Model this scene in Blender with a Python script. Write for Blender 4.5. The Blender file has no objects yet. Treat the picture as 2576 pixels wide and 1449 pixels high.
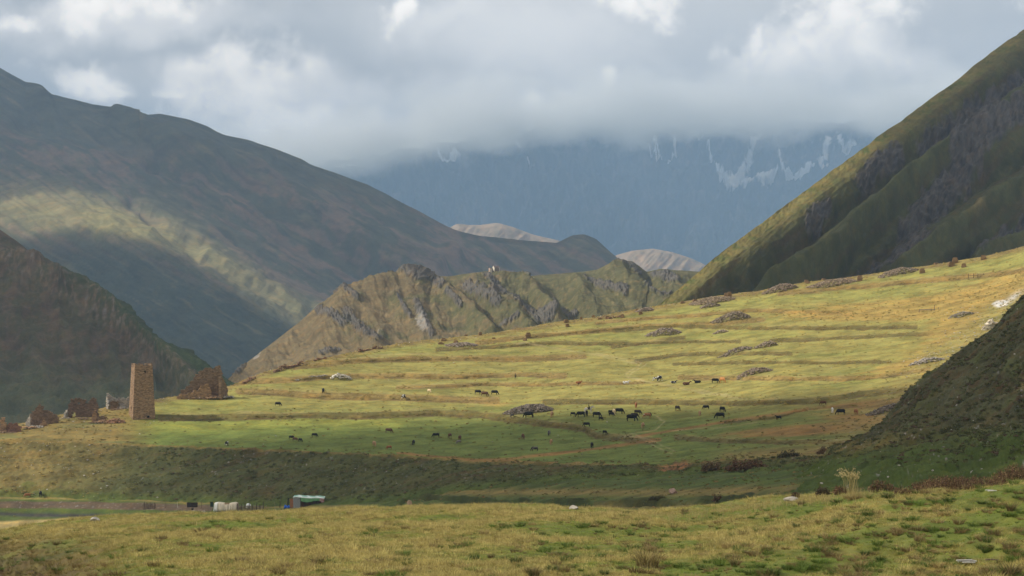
import bpy, math, random, bmesh
import numpy as np
from mathutils import Vector, Matrix

SC = bpy.context.scene
COL = SC.collection
F = 4807.0                       # focal length in picture units (picture is 2576 wide)
CX, CY = 1288.0, 724.5

# ------------------------------------------------------------------ camera, world, sun, exposure
cam_d = bpy.data.cameras.new("camera")
cam_d.sensor_width = 36.0
cam_d.lens = 36.0 * F / 2576.0
cam_d.clip_start = 0.5
cam_d.clip_end = 40000.0
cam = bpy.data.objects.new("camera", cam_d)
cam.rotation_euler = (math.radians(90), 0, 0)
COL.objects.link(cam)
SC.camera = cam

SUN_EL, SUN_AZ_OFF = math.radians(38), math.radians(-4)
SUNV = Vector((-math.cos(SUN_EL) * math.cos(SUN_AZ_OFF), math.cos(SUN_EL) * math.sin(SUN_AZ_OFF), math.sin(SUN_EL)))
sd = bpy.data.lights.new("sun", 'SUN')
sd.energy = 5.0
sd.angle = math.radians(0.53)
sd.color = (1.0, 0.93, 0.80)
sun = bpy.data.objects.new("sun", sd)
sun.rotation_euler = SUNV.to_track_quat('Z', 'Y').to_euler()
sun.location = (0, 0, 800)
COL.objects.link(sun)

SC.view_settings.view_transform = 'Standard'
SC.view_settings.look = 'None'
SC.view_settings.exposure = -0.22
SC.view_settings.gamma = 1.0
SC.view_settings.use_curve_mapping = False
SC.render.engine = 'CYCLES'
cy = SC.cycles
cy.use_denoising = True
try:
    cy.denoiser = 'OPENIMAGEDENOISE'
except Exception:
    pass
cy.max_bounces = 6
cy.diffuse_bounces = 2
cy.glossy_bounces = 1
cy.transmission_bounces = 2
cy.volume_bounces = 4
cy.transparent_max_bounces = 24
cy.caustics_reflective = False
cy.caustics_refractive = False


class NT:
    """small helper to write node trees"""
    def __init__(self, tree):
        self.t = tree
    def n(self, kind, **kw):
        nd = self.t.nodes.new(kind)
        for k, v in kw.items():
            setattr(nd, k, v)
        return nd
    def link(self, a, b):
        self.t.links.new(a, b)
    def put(self, sock, v):
        if v is None:
            return
        if hasattr(v, 'is_linked') or isinstance(v, bpy.types.NodeSocket):
            self.link(v, sock)
        else:
            sock.default_value = v
    def math(self, op, a, b=None, c=None, clamp=False):
        nd = self.n('ShaderNodeMath', operation=op, use_clamp=clamp)
        self.put(nd.inputs[0], a); self.put(nd.inputs[1], b)
        if c is not None: self.put(nd.inputs[2], c)
        return nd.outputs[0]
    def vmath(self, op, a, b=None, c=None):
        nd = self.n('ShaderNodeVectorMath', operation=op)
        self.put(nd.inputs[0], a); self.put(nd.inputs[1], b)
        if c is not None: self.put(nd.inputs[2], c)
        return nd.outputs['Value'] if op in ('LENGTH', 'DOT_PRODUCT', 'DISTANCE') else nd.outputs['Vector']
    def noise(self, vec, scale, detail=4, rough=0.55, dist=0.0):
        nd = self.n('ShaderNodeTexNoise')
        if vec is not None: self.link(vec, nd.inputs['Vector'])
        nd.inputs['Scale'].default_value = scale
        nd.inputs['Detail'].default_value = detail
        nd.inputs['Roughness'].default_value = rough
        nd.inputs['Distortion'].default_value = dist
        return nd.outputs['Fac']
    def ramp(self, fac, a, b, lo=0.0, hi=1.0, kind='SMOOTHSTEP'):
        nd = self.n('ShaderNodeMapRange', interpolation_type=kind)
        self.put(nd.inputs['Value'], fac)
        nd.inputs['From Min'].default_value = a; nd.inputs['From Max'].default_value = b
        nd.inputs['To Min'].default_value = lo; nd.inputs['To Max'].default_value = hi
        return nd.outputs['Result']
    def mix(self, fac, a, b, blend='MIX'):
        nd = self.n('ShaderNodeMix', data_type='RGBA', blend_type=blend)
        self.put(nd.inputs['Factor'], fac)
        for s, v in ((nd.inputs[6], a), (nd.inputs[7], b)):
            if isinstance(v, tuple): v = tuple(v) + (1.0,) if len(v) == 3 else v
            self.put(s, v)
        return nd.outputs[2]


def make_world():
    w = bpy.data.worlds.new("World")
    SC.world = w
    w.use_nodes = True
    w.node_tree.nodes.clear()
    T = NT(w.node_tree)
    out = T.n('ShaderNodeOutputWorld')
    sky = T.n('ShaderNodeTexSky', sky_type='NISHITA')
    sky.sun_disc = False
    sky.sun_elevation = SUN_EL
    sky.sun_rotation = math.atan2(SUNV.x, SUNV.y)
    sky.altitude = 2000
    sky.air_density = 1.0; sky.dust_density = 1.0
    bg_sky = T.n('ShaderNodeBackground'); T.link(sky.outputs[0], bg_sky.inputs[0]); bg_sky.inputs[1].default_value = 0.06
    tc = T.n('ShaderNodeTexCoord')
    sep = T.n('ShaderNodeSeparateXYZ'); T.link(tc.outputs['Generated'], sep.inputs[0])
    az = T.math('ARCTAN2', sep.outputs[0], sep.outputs[1])
    el = T.math('ARCSINE', sep.outputs[2])
    # heavenly coordinates in units of the picture: azimuth and elevation, 1 unit = 1/4807 rad
    cmb = T.n('ShaderNodeCombineXYZ'); T.link(az, cmb.inputs[0]); T.link(el, cmb.inputs[1])
    V = T.vmath('SCALE', cmb.outputs[0]); V.node.inputs['Scale'].default_value = F
    d3 = tc.outputs['Generated']
    def warp(scale, amt):
        nd = T.n('ShaderNodeTexNoise'); T.link(d3, nd.inputs['Vector']); nd.inputs['Scale'].default_value = scale; nd.inputs['Detail'].default_value = 5
        w_ = T.vmath('SUBTRACT', nd.outputs['Color'], (0.5, 0.5, 0.5)); s_ = T.vmath('SCALE', w_); s_.node.inputs['Scale'].default_value = amt
        return s_
    V = T.vmath('ADD', T.vmath('ADD', V, warp(14, 330)), warp(45, 130))
    n_fine = T.noise(d3, 40, 8, 0.62, 0.2)
    n_mid = T.noise(d3, 9, 5, 0.55, 0.2)
    n_big = T.noise(T.vmath('MULTIPLY', d3, (1, 1, 2.6)), 4.2, 4, 0.5, 0.3)
    # soft grey deck
    deck = T.math('ADD', T.math('MULTIPLY', n_big, 0.75), T.math('MULTIPLY', n_mid, 0.35))
    def blobs(lst, warp=0.0):
        acc = None
        for (cx, cy_, rx, ry) in lst:
            ctr = ((cx - CX), (CY - cy_), 0)
            v = T.vmath('SUBTRACT', V, ctr)
            v = T.vmath('MULTIPLY', v, (1.0 / rx, 1.0 / ry, 0.0))
            l = T.math('SUBTRACT', 1.0, T.vmath('LENGTH', v))
            if acc is None: acc = l
            else: acc = T.math('SMOOTH_MAX', acc, l, 0.12)
        return acc
    soft = blobs([(330, 60, 330, 75), (850, 230, 520, 90), (1150, 300, 500, 130), (1330, 120, 330, 170), (2050, 200, 420, 60), (100, 90, 200, 80), (1150, 60, 240, 80)])
    soft = T.math('ADD', soft, T.math('MULTIPLY', T.math('SUBTRACT', n_mid, 0.5), 1.6))
    softm = T.ramp(soft, -0.25, 0.9)
    base = T.mix(T.ramp(deck, 0.38, 0.72), (0.62, 0.585, 0.54), (0.98, 0.91, 0.82))
    base = T.mix(softm, base, (1.32, 1.21, 1.08))
    cum = blobs([(620, 265, 215, 125), (690, 330, 250, 120), (850, 370, 260, 95), (1080, 375, 240, 75), (470, 272, 80, 32), (640, 200, 60, 50), (690, 200, 42, 45),
                 (200, 235, 110, 62), (270, 270, 70, 40), (1960, 145, 165, 75), (2090, 95, 150, 105), (1838, 130, 34, 62), (1005, 32, 52, 34), (1620, 44, 66, 50),
                 (1660, 5, 80, 50), (2560, 25, 80, 60), (1530, 262, 36, 28), (1370, 280, 60, 40), (330, 30, 130, 45), (110, 80, 90, 35)])
    cumn = T.math('ADD', cum, T.math('MULTIPLY', T.math('SUBTRACT', n_fine, 0.5), 2.2))
    cmask = T.ramp(cumn, -0.32, 0.85)
    shade = T.ramp(T.noise(d3, 40, 5, 0.6), 0.3, 0.7)
    ccol = T.mix(shade, (1.62, 1.46, 1.27), (2.05, 1.84, 1.58))
    base = T.mix(T.math('MULTIPLY', cmask, 0.95), base, ccol)
    # towards the far range the deck sinks into blue-grey shafts of rain
    bg_cl = T.n('ShaderNodeBackground'); T.link(base, bg_cl.inputs[0]); bg_cl.inputs[1].default_value = 1.0
    cover = T.ramp(deck, 0.30, 0.42, 0.72, 1.0)
    mx = T.n('ShaderNodeMixShader'); T.link(cover, mx.inputs[0]); T.link(bg_sky.outputs[0], mx.inputs[1]); T.link(bg_cl.outputs[0], mx.inputs[2])
    T.link(mx.outputs[0], out.inputs[0])
    w.cycles.sampling_method = 'MANUAL'
    w.cycles.sample_map_resolution = 512
make_world()

# ------------------------------------------------------------------ numbers: noise, curves
_rng = np.random.RandomState(7)
_perm = _rng.permutation(256)
_perm = np.concatenate([_perm, _perm, _perm])
_ang = _rng.rand(256) * 2 * np.pi
_gx, _gy = np.cos(_ang), np.sin(_ang)

def perlin(x, y, seed=0):
    x = np.asarray(x, float) + seed * 17.37; y = np.asarray(y, float) + seed * 5.91
    xi = np.floor(x).astype(int); yi = np.floor(y).astype(int)
    xf = x - xi; yf = y - yi
    xi &= 255; yi &= 255
    u = xf * xf * xf * (xf * (xf * 6 - 15) + 10); v = yf * yf * yf * (yf * (yf * 6 - 15) + 10)
    def g(ix, iy, dx, dy):
        h = _perm[_perm[ix & 255] + (iy & 255)]
        return _gx[h] * dx + _gy[h] * dy
    a = g(xi, yi, xf, yf); b = g(xi + 1, yi, xf - 1, yf)
    c = g(xi, yi + 1, xf, yf - 1); d = g(xi + 1, yi + 1, xf - 1, yf - 1)
    return 1.5 * ((a + (b - a) * u) + ((c + (d - c) * u) - (a + (b - a) * u)) * v)

def fbm(x, y, oct=5, seed=0, gain=0.5, lac=2.03):
    s = 0; a = 1.0; f = 1.0; t = 0
    for i in range(oct):
        s = s + a * perlin(x * f, y * f, seed + i * 3.1); t += a; a *= gain; f *= lac
    return s / t

def ridged(x, y, oct=5, seed=0, gain=0.5, lac=2.1):
    s = 0; a = 1.0; f = 1.0; t = 0
    for i in range(oct):
        n = 1 - np.abs(perlin(x * f, y * f, seed + i * 2.7)) * 2.0
        s = s + a * n; t += a; a *= gain; f *= lac
    return s / t

def sstep(a, b, x):
    t = np.clip((x - a) / (b - a), 0, 1)
    return t * t * (3 - 2 * t)

def curve(pts, px):
    """pts: (x, v...) -> columns of interpolated values at px"""
    p = np.array(sorted(pts), float)
    return [np.interp(px, p[:, 0], p[:, k]) for k in range(1, p.shape[1])]

def smooth1(a, k):
    if k < 2: return a
    ker = np.hanning(k + 2); ker /= ker.sum()
    pad = len(ker) // 2
    return np.convolve(np.pad(a, pad, mode='edge'), ker, mode='same')[pad:-pad]

def W(px, y, d):
    return Vector(((px - CX) * d / F, d, (CY - y) * d / F))

def pdist(PX, PY, pts, ky=1.0):
    """distance in picture units from each point to a polyline (ky stretches y)"""
    best = np.full(PX.shape, 1e9)
    P = [(a, b * ky) for a, b in pts]
    Y = PY * ky
    for (x0, y0), (x1, y1) in zip(P[:-1], P[1:]):
        dx, dy = x1 - x0, y1 - y0
        L = dx * dx + dy * dy + 1e-9
        t = np.clip(((PX - x0) * dx + (Y - y0) * dy) / L, 0, 1)
        d = np.hypot(PX - (x0 + t * dx), Y - (y0 + t * dy))
        best = np.minimum(best, d)
    return best

def band(PX, PY, pts, w, ky=1.0):
    return np.exp(-(pdist(PX, PY, pts, ky) / w) ** 2)

def blob(PX, PY, cx, cy_, rx, ry, ang=0):
    c, s = math.cos(math.radians(ang)), math.sin(math.radians(ang))
    dx, dy = PX - cx, PY - cy_
    a = (dx * c + dy * s) / rx; b = (-dx * s + dy * c) / ry
    return np.exp(-(a * a + b * b))

def lerp_col(c0, c1, m):
    m = np.clip(m, 0, 1)[..., None]
    return c0 * (1 - m) + np.asarray(c1, float) * m


# ------------------------------------------------------------------ tags and mesh helpers
def tag(o, label=None, cat=None, group=None, kind=None):
    if label: o['label'] = label
    if cat: o['category'] = cat
    if group: o['group'] = group
    if kind: o['kind'] = kind
    return o

def link(o, parent=None):
    COL.objects.link(o)
    if parent is not None: o.parent = parent
    return o

def empty(name, loc=(0, 0, 0), rz=0.0, **kw):
    o = bpy.data.objects.new(name, None)
    o.location = loc; o.rotation_euler = (0, 0, rz)
    o.empty_display_size = 0.5
    link(o); tag(o, **kw)
    return o

def mesh_np(name, verts, faces, smooth=False):
    """verts (n,3), faces (m,k) all of one size"""
    me = bpy.data.meshes.new(name)
    verts = np.ascontiguousarray(verts, dtype=np.float32); faces = np.ascontiguousarray(faces, dtype=np.int32)
    k = faces.shape[1]
    me.vertices.add(len(verts)); me.vertices.foreach_set('co', verts.ravel())
    me.loops.add(faces.size); me.loops.foreach_set('vertex_index', faces.ravel())
    me.polygons.add(len(faces)); me.polygons.foreach_set('loop_start', np.arange(0, faces.size, k, dtype=np.int32))
    me.polygons.foreach_set('use_smooth', np.full(len(faces), smooth, dtype=bool))
    me.update(calc_edges=True)
    return me

def color_attr(me, cols, name='cover'):
    a = me.color_attributes.new(name, 'FLOAT_COLOR', 'POINT')
    c = np.ones((len(me.vertices), 4), np.float32); c[:, :3] = cols.reshape(-1, 3)
    a.data.foreach_set('color', c.ravel())

def grid_faces(R, C):
    i = np.arange(R - 1)[:, None] * C + np.arange(C - 1)[None, :]
    i = i.ravel()
    return np.stack([i, i + 1, i + C + 1, i + C], 1)


class Sheet:
    """terrain sheet: rows run away from the camera, columns across"""
    def __init__(self, name, px, Y, D, mat, smooth=True):
        self.name, self.mat, self.smooth = name, mat, smooth
        self.PX = np.broadcast_to(px[None, :], Y.shape).copy()
        self.PY, self.D = Y, D
        self.X = (self.PX - CX) * D / F
        self.Yw = D.copy()
        self.Z = (CY - Y) * D / F
    def normals(self):
        P = np.stack([self.X, self.Yw, self.Z], -1)
        du = np.gradient(P, axis=1); dv = np.gradient(P, axis=0)
        n = np.cross(du, dv)
        n /= np.linalg.norm(n, axis=-1, keepdims=True) + 1e-9
        n[n[..., 2] < 0] *= -1
        return n
    def push(self, h):
        n = self.normals()
        self.X += n[..., 0] * h; self.Yw += n[..., 1] * h; self.Z += n[..., 2] * h
    def image(self):
        return CX + self.X / self.Yw * F, CY - self.Z / self.Yw * F
    def build(self, cols, kind='structure'):
        R, C = self.X.shape
        V = np.stack([self.X, self.Yw, self.Z], -1).reshape(-1, 3)
        me = mesh_np(self.name, V, grid_faces(R, C), self.smooth)
        color_attr(me, cols)
        me.materials.append(self.mat)
        o = bpy.data.objects.new(self.name, me)
        o['kind'] = kind
        link(o)
        self.obj = o
        return o
    def at(self, px, y, r0=0, r1=None):
        """world point of the sheet seen at picture position (px, y), searched in rows r0..r1"""
        ix, iy = self._img
        c = int(np.clip(np.searchsorted(self.PX[0], px), 1, self.PX.shape[1] - 1))
        f = (px - self.PX[0, c - 1]) / (self.PX[0, c] - self.PX[0, c - 1])
        f = min(max(f, 0), 1)
        sl = slice(r0, r1)
        yy = iy[sl, c - 1] * (1 - f) + iy[sl, c] * f
        P = [a[sl, c - 1] * (1 - f) + a[sl, c] * f for a in (self.X, self.Yw, self.Z)]
        s = (yy[:-1] >= y) & (yy[1:] < y)
        k = np.nonzero(s)[0]
        if len(k) == 0:
            k = int(np.argmin(np.abs(yy))) if False else int(np.argmin(np.abs(yy - y)))
            return Vector((P[0][k], P[1][k], P[2][k]))
        k = k[0]
        t = (yy[k] - y) / (yy[k] - yy[k + 1] + 1e-9)
        return Vector([float(a[k] * (1 - t) + a[k + 1] * t) for a in P])
    def freeze(self):
        self._img = self.image()


def loft(name, px, curves, segs, mat, smooth=True, soft=0):
    """curves: list of (pts, mode) with pts rows (x, y, d); segs: rows per segment; z and d interpolated linearly"""
    Zs, Ds = [], []
    for pts in curves:
        y, d = curve(pts, px) if not isinstance(pts, tuple) else pts
        Zs.append((CY - y) * d / F); Ds.append(d)
    rz, rd = [], []
    for k, n in enumerate(segs):
        t = np.linspace(0, 1, n, endpoint=False)[:, None]
        rz.append(Zs[k][None] * (1 - t) + Zs[k + 1][None] * t)
        rd.append(Ds[k][None] * (1 - t) + Ds[k + 1][None] * t)
    rz.append(Zs[-1][None]); rd.append(Ds[-1][None])
    Z = np.concatenate(rz); D = np.concatenate(rd)
    if soft:
        ker = np.hanning(2 * soft + 3)[1:-1]; ker /= ker.sum()
        n_top = sum(segs[:-2]) - soft * 0
        w = np.clip((n_top - np.arange(len(Z))) / (soft * 1.5), 0, 1)[:, None]
        Zp = np.pad(Z, ((soft, soft), (0, 0)), mode='edge')
        Zs_ = sum(k * Zp[i:i + len(Z)] for i, k in enumerate(ker))
        Z = Z * (1 - w) + Zs_ * w
    Y = CY - Z * F / D
    return Sheet(name, px, Y, D, mat, smooth)


# ------------------------------------------------------------------ materials
def new_mat(name):
    m = bpy.data.materials.new(name); m.use_nodes = True
    m.node_tree.nodes.clear()
    return m, NT(m.node_tree)

def terrain_mat(name, scale=1.0, var=0.35, bump=0.6, rough=0.95, bdist=0.25, speck=None, hue=(0.5, 0.42, 0.2), fine=1.0, streak=None):
    """colour from the land-cover attribute, broken up by noise at several sizes in metres, with relief"""
    m, T = new_mat(name)
    out = T.n('ShaderNodeOutputMaterial'); b = T.n('ShaderNodeBsdfPrincipled')
    b.inputs['Roughness'].default_value = rough
    b.inputs['Specular IOR Level'].default_value = 0.12
    tc = T.n('ShaderNodeTexCoord'); P = tc.outputs['Object']
    at = T.n('ShaderNodeAttribute', attribute_name='cover')
    n1 = T.noise(P, 1.1 / scale, 8, 0.72, 0.0)
    n2 = T.noise(P, 0.14 / scale, 6, 0.65, 0.1)
    n3 = T.noise(P, 4.0 / scale * fine, 4, 0.7)
    f = T.math('MULTIPLY_ADD', T.math('SUBTRACT', n1, 0.5), var * 2.2, 1.0)
    f = T.math('MULTIPLY_ADD', T.math('SUBTRACT', n3, 0.5), var * 1.6, f)
    f2 = T.ramp(n2, 0.3, 0.7, 1 - var * 0.7, 1 + var * 0.7)
    f = T.math('MULTIPLY', f, f2)
    c = T.mix(1.0, at.outputs['Color'], f, 'MULTIPLY')
    hs = T.ramp(T.noise(P, 0.35 / scale, 5, 0.65), 0.42, 0.72)
    c2 = T.mix(1.0, c, (1 + hue[0] * 0.5, 1 + hue[1] * 0.15, 1 - hue[2] * 0.6), 'MULTIPLY')
    c = T.mix(hs, c, c2)
    if speck:
        sc_, thr, col = speck
        vo = T.n('ShaderNodeTexVoronoi'); T.link(P, vo.inputs['Vector']); vo.inputs['Scale'].default_value = sc_
        sm = T.ramp(vo.outputs['Distance'], thr, thr * 0.6)
        sm = T.math('MULTIPLY', sm, T.ramp(T.noise(P, sc_ * 0.13, 3), 0.5, 0.62))
        c = T.mix(sm, c, col)
    T.link(c, b.inputs['Base Color'])
    hgt = T.math('ADD', T.math('MULTIPLY', n1, 1.0), T.math('MULTIPLY', n3, 0.45))
    bp = T.n('ShaderNodeBump'); bp.inputs['Strength'].default_value = bump; bp.inputs['Distance'].default_value = bdist * scale
    T.link(hgt, bp.inputs['Height']); T.link(bp.outputs[0], b.inputs['Normal'])
    T.link(b.outputs[0], out.inputs[0])
    return m
# ================================================================== THE LAND
GREEN = np.array((0.105, 0.150, 0.034)); FIELD = np.array((0.28, 0.255, 0.078)); GOLD = np.array((0.34, 0.25, 0.088))
STRAW = np.array((0.42, 0.33, 0.14)); BROWN = np.array((0.19, 0.125, 0.065)); DARKG = np.array((0.085, 0.10, 0.038))
SOIL = np.array((0.125, 0.092, 0.062)); ROCK = np.array((0.24, 0.225, 0.21)); HEATH = np.array((0.085, 0.085, 0.045))

M_meadow = terrain_mat('meadow_turf', scale=1.0, var=0.42, bump=0.8, bdist=0.22)
M_near = terrain_mat('near_turf', scale=0.25, var=0.30, bump=0.7, bdist=0.3)

CREST = [(-900, 1400, 80), (-300, 1372, 84), (0, 1346, 86), (70, 1333, 88), (130, 1323, 90), (200, 1316, 92), (300, 1313, 93), (400, 1307, 93), (560, 1298, 94), (700, 1294, 95), (800, 1289, 95), (900, 1285, 95),
         (1000, 1280, 95), (1150, 1278, 94), (1300, 1279, 92), (1450, 1283, 90), (1600, 1289, 88), (1700, 1291, 86), (1800, 1281, 84), (1900, 1271, 82), (2000, 1258, 80), (2100, 1246, 78), (2200, 1237, 76),
         (2300, 1231, 74), (2400, 1227, 72), (2500, 1217, 70), (2576, 1208, 69), (2900, 1183, 68), (3500, 1123, 66)]
K6 = [(-900, 1345, 465), (0, 1352, 460), (250, 1335, 458), (500, 1312, 452), (800, 1292, 430), (1000, 1286, 400), (1300, 1290, 340), (1600, 1300, 290), (1800, 1297, 250), (2100, 1268, 200), (2300, 1250, 175),
      (2576, 1236, 150), (3500, 1215, 130)]
K7 = [(-900, 1240, 495), (0, 1248, 490), (250, 1256, 488), (400, 1262, 484), (560, 1268, 468), (720, 1271, 450), (850, 1270, 438), (950, 1263, 428), (1050, 1250, 418), (1150, 1238, 405), (1350, 1217, 388), (1500, 1204, 378), (1640, 1197, 370),
      (1800, 1190, 355), (2000, 1180, 325), (2200, 1170, 290), (2400, 1165, 255), (2576, 1160, 235), (3500, 1140, 220)]
K8 = [(-900, 1092, 520), (0, 1106, 520), (200, 1111, 518), (350, 1116, 515), (480, 1121, 510), (700, 1131, 492), (850, 1137, 477), (1000, 1145, 462), (1100, 1152, 450), (1200, 1159, 438), (1400, 1166, 415), (1640, 1167, 398),
      (1760, 1161, 388), (1900, 1153, 377), (2200, 1140, 345), (2576, 1124, 305), (3500, 1090, 290)]
K9 = [(-900, 1110, 532), (0, 1072, 545), (55, 1064, 547), (100, 1056, 549), (150, 1044, 552), (245, 1028, 558), (300, 1016, 563), (400, 1003, 574), (450, 995, 582), (560, 975, 600), (600, 962, 610), (640, 944, 620), (700, 926, 632), (780, 906, 645), (850, 894, 660), (940, 874, 680), (1040, 858, 700), (1120, 851, 708),
      (1200, 842, 715), (1280, 830, 722), (1350, 818, 730), (1430, 806, 738), (1500, 797, 745), (1590, 780, 751), (1650, 769, 755), (1720, 758, 758), (1800, 745, 760), (1900, 733, 760), (2000, 713, 760), (2100, 702, 758), (2200, 688, 755),
      (2300, 672, 750), (2400, 657, 745), (2500, 640, 739), (2576, 620, 735), (2800, 570, 725), (3500, 430, 700)]
RISERS = [([(405, 1052), (560, 1050), (750, 1046), (900, 1048), (1000, 1043), (1100, 1040), (1200, 1043), (1290, 1056), (1345, 1062), (1470, 1080), (1500, 1096), (1640, 1112)], 9, 0),
          ([(600, 985), (700, 989), (800, 996), (980, 1000), (1100, 1004), (1250, 1007)], 9, 1),
          ([(560, 962), (700, 958), (880, 945), (1000, 946), (1150, 948), (1290, 943), (1420, 946)], 7, 1),
          ([(740, 925), (900, 907), (1100, 902), (1300, 904), (1470, 897)], 7, 1),
          ([(1100, 880), (1400, 863), (1600, 866), (1720, 850)], 5, 0),
          ([(1200, 862), (1377, 842), (1440, 838), (1600, 822), (1800, 815), (1920, 804)], 6, 1),
          ([(1960, 738), (2064, 729), (2200, 718), (2305, 708), (2505, 690), (2620, 676)], 7, 1),
          ([(1500, 814), (1540, 808), (1650, 800), (1824, 788), (1884, 781), (2145, 790)], 5, 1),
          ([(1543, 832), (1700, 821), (1900, 825), (2100, 826), (2305, 823)], 5, 0),
          ([(1540, 874), (1620, 863), (1700, 860), (1860, 859)], 4, 0),
          ([(1940, 858), (2150, 849), (2345, 839)], 5, 0),
          ([(1600, 908), (1715, 892), (1850, 889), (1990, 890)], 5, 0),
          ([(1695, 916), (1900, 911), (2100, 913), (2240, 910)], 4, 0),
          ([(1711, 950), (1900, 952), (2100, 953), (2225, 948), (2335, 928)], 6, 1),
          ([(1000, 975), (1150, 971), (1210, 967), (1400, 967), (1620, 963)], 5, 1),
          ([(1370, 1011), (1600, 1011), (1850, 1015), (2050, 1008), (2180, 990), (2316, 978)], 7, 0),
          ([(1700, 1100), (1811, 1109), (2000, 1113), (2197, 1112)], 6, 0),
          ([(1811, 1064), (1960, 1047), (2031, 1029), (2150, 1020)], 4, 0)]

def build_ground():
    px = np.concatenate([np.linspace(-900, -30, 60, endpoint=False), np.linspace(-30, 2620, 1000), np.linspace(2640, 3500, 60)])
    def K(p, jit=0, seed=0, k=9):
        y, d = curve(p, px)
        y = smooth1(y, 25) + jit * fbm(px / 110, px * 0, 2, seed)
        return y, smooth1(d, 121)
    cr = K(CREST, 2.5, 3); k6 = K(K6); k7 = K(K7, 5, 5); k8 = K(K8, 3, 8); k9 = K(K9, 1.5, 11)
    z_of = lambda c: (CY - c[0]) * c[1] / F
    y_of = lambda z, d: CY - z * F / d
    c = lambda v: np.full(px.shape, float(v))
    k0 = (y_of(c(-2.0), c(4)), c(4)); k1 = (y_of(c(-4.6), c(22)), c(22)); 
    b_l = sstep(450, -100, px)
    k2 = (c(1475) + 6 * b_l, c(44))
    k4 = (y_of(z_of(cr) - 5, cr[1] + 22), cr[1] + 22)
    d5 = cr[1] + 0.6 * (k6[1] - cr[1])
    k5 = (y_of(z_of(k6) - 1.5, d5), d5)
    k10 = (y_of(z_of(k9) - 14, k9[1] + 45), k9[1] + 45)
    k11 = (y_of(c(-150), k9[1] + 230), k9[1] + 230)
    k12 = (y_of(c(-420), c(21000)), c(21000))
    segs = [6, 20, 130, 8, 12, 40, 70, 1, 3, 4, 6]
    curves = [k0, k1, k2, cr, k4, k5, k6, k7, k8]
    # rows up to the edge of the fields
    Zs, Ds = [], []
    def seg(a, b, n, ez=None):
        t = np.linspace(0, 1, n, endpoint=False)[:, None]
        te = t if ez is None else ez(t)
        Ds.append(a[1][None] * (1 - t) + b[1][None] * t)
        Zs.append(z_of(a)[None] * (1 - te) + z_of(b)[None] * te)
    rows = {}
    def mark(n): rows[n] = sum(len(z) for z in Zs)
    seg(k0, k1, 6); seg(k1, k2, 20); mark('near'); seg(k2, cr, 150); mark('crest'); seg(cr, k4, 12, lambda t: t ** 1.6); seg(k4, k5, 8); seg(k5, k6, 10)
    mark('floor'); seg(k6, k7, 50); mark('bank'); seg(k7, k8, 90, lambda t: t + 0.035 * np.sin(2 * np.pi * t)); mark('field')
    n = 330
    s = np.linspace(0, 1, n)[:, None]
    Yt = k8[0][None] * (1 - s) + k9[0][None] * s
    PXt = np.broadcast_to(px[None], Yt.shape)
    wgt = np.ones_like(Yt)
    for pts, hw, g in RISERS:
        x0, x1 = pts[0][0], pts[-1][0]
        yl = smooth1(np.interp(px, [p[0] for p in pts], [p[1] for p in pts]), 15)[None] + 2.0 * fbm(PXt / 45, PXt * 0 + hw * 3.3, 3, 2)
        L_ = min(190.0, 0.42 * (x1 - x0)); e = sstep(x0 - 20, x0 + L_, PXt) * (1 - sstep(x1 - L_, x1 + 20, PXt))
        wgt *= 1 - 0.91 * e * np.exp(-((Yt - yl) / (hw * 0.75)) ** 2)
    cs = np.cumsum(wgt, 0); cs = (cs - cs[:1]) / (cs[-1:] - cs[:1])
    Dt = k8[1][None] * (1 - cs) + k9[1][None] * cs
    Zt = (CY - Yt) * Dt / F
    Zs.append(Zt[:-1]); Ds.append(Dt[:-1]); mark('ridge')
    seg(k9, k10, 12, lambda t: t ** 1.5); seg(k10, k11, 6); seg(k11, k12, 10)
    Zs.append(z_of(k12)[None]); Ds.append(k12[1][None])
    Z = np.concatenate(Zs); D = np.concatenate(Ds)
    S = Sheet('ground', px, CY - Z * F / D, D, M_meadow)
    S.rows = rows
    PX, PY, X, Y = S.PX, S.PY, S.X.copy(), S.Yw.copy()
    R = np.arange(Z.shape[0])[:, None]
    near = ((R < rows['crest'] + 10) & (R >= 0)) * 1.0
    fl = ((R >= rows['floor']) & (R < rows['bank'])) * 1.0; bk = ((R >= rows['bank']) & (R < rows['field'])) * 1.0; fd = ((R >= rows['field']) & (R < rows['ridge'] + 6)) * 1.0
    allm = fl + bk + fd
    # ---- relief
    n_hum = fbm(X / 2.6, Y / 3.6, 4, 1) * 0.26 + fbm(X / 14, Y / 14, 3, 4) * 0.4 + fbm(X / 0.9, Y / 1.1, 3, 9) * 0.10
    rr = sstep(1500, 2600, PX)
    h = near * n_hum * (0.7 + 0.8 * rr)
    lb = near * sstep(420, 60, PX + (PY - 1340) * 0.4) * sstep(1330, 1400, PY)         # crumbling slope bottom left
    h += lb * (fbm(X / 2.0, Y / 2.0, 5, 31, 0.6) * 0.9 - 0.8)
    h += bk * (fbm(X / 9, Y / 3.5, 5, 21, 0.6) * 1.1 + fbm(X / 1.6, Y / 1.2, 3, 23) * 0.35)
    h += fl * fbm(X / 9, Y / 9, 4, 25) * 0.5
    grassy = fbm(X / 22, Y / 8, 5, 27, 0.55)
    h += fd * (grassy * 0.5 + fbm(X / 3.0, Y / 2.0, 3, 28) * 0.12)
    # cut bank in the middle distance (dark sunken lip) and the eroded scar
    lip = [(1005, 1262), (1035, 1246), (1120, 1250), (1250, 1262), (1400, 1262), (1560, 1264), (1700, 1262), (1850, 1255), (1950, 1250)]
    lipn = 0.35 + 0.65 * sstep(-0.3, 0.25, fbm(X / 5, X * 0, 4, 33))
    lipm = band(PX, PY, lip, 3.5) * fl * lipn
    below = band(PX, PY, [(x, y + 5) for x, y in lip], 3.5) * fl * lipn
    h += lipm * 0.7 - below * 1.1
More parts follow.
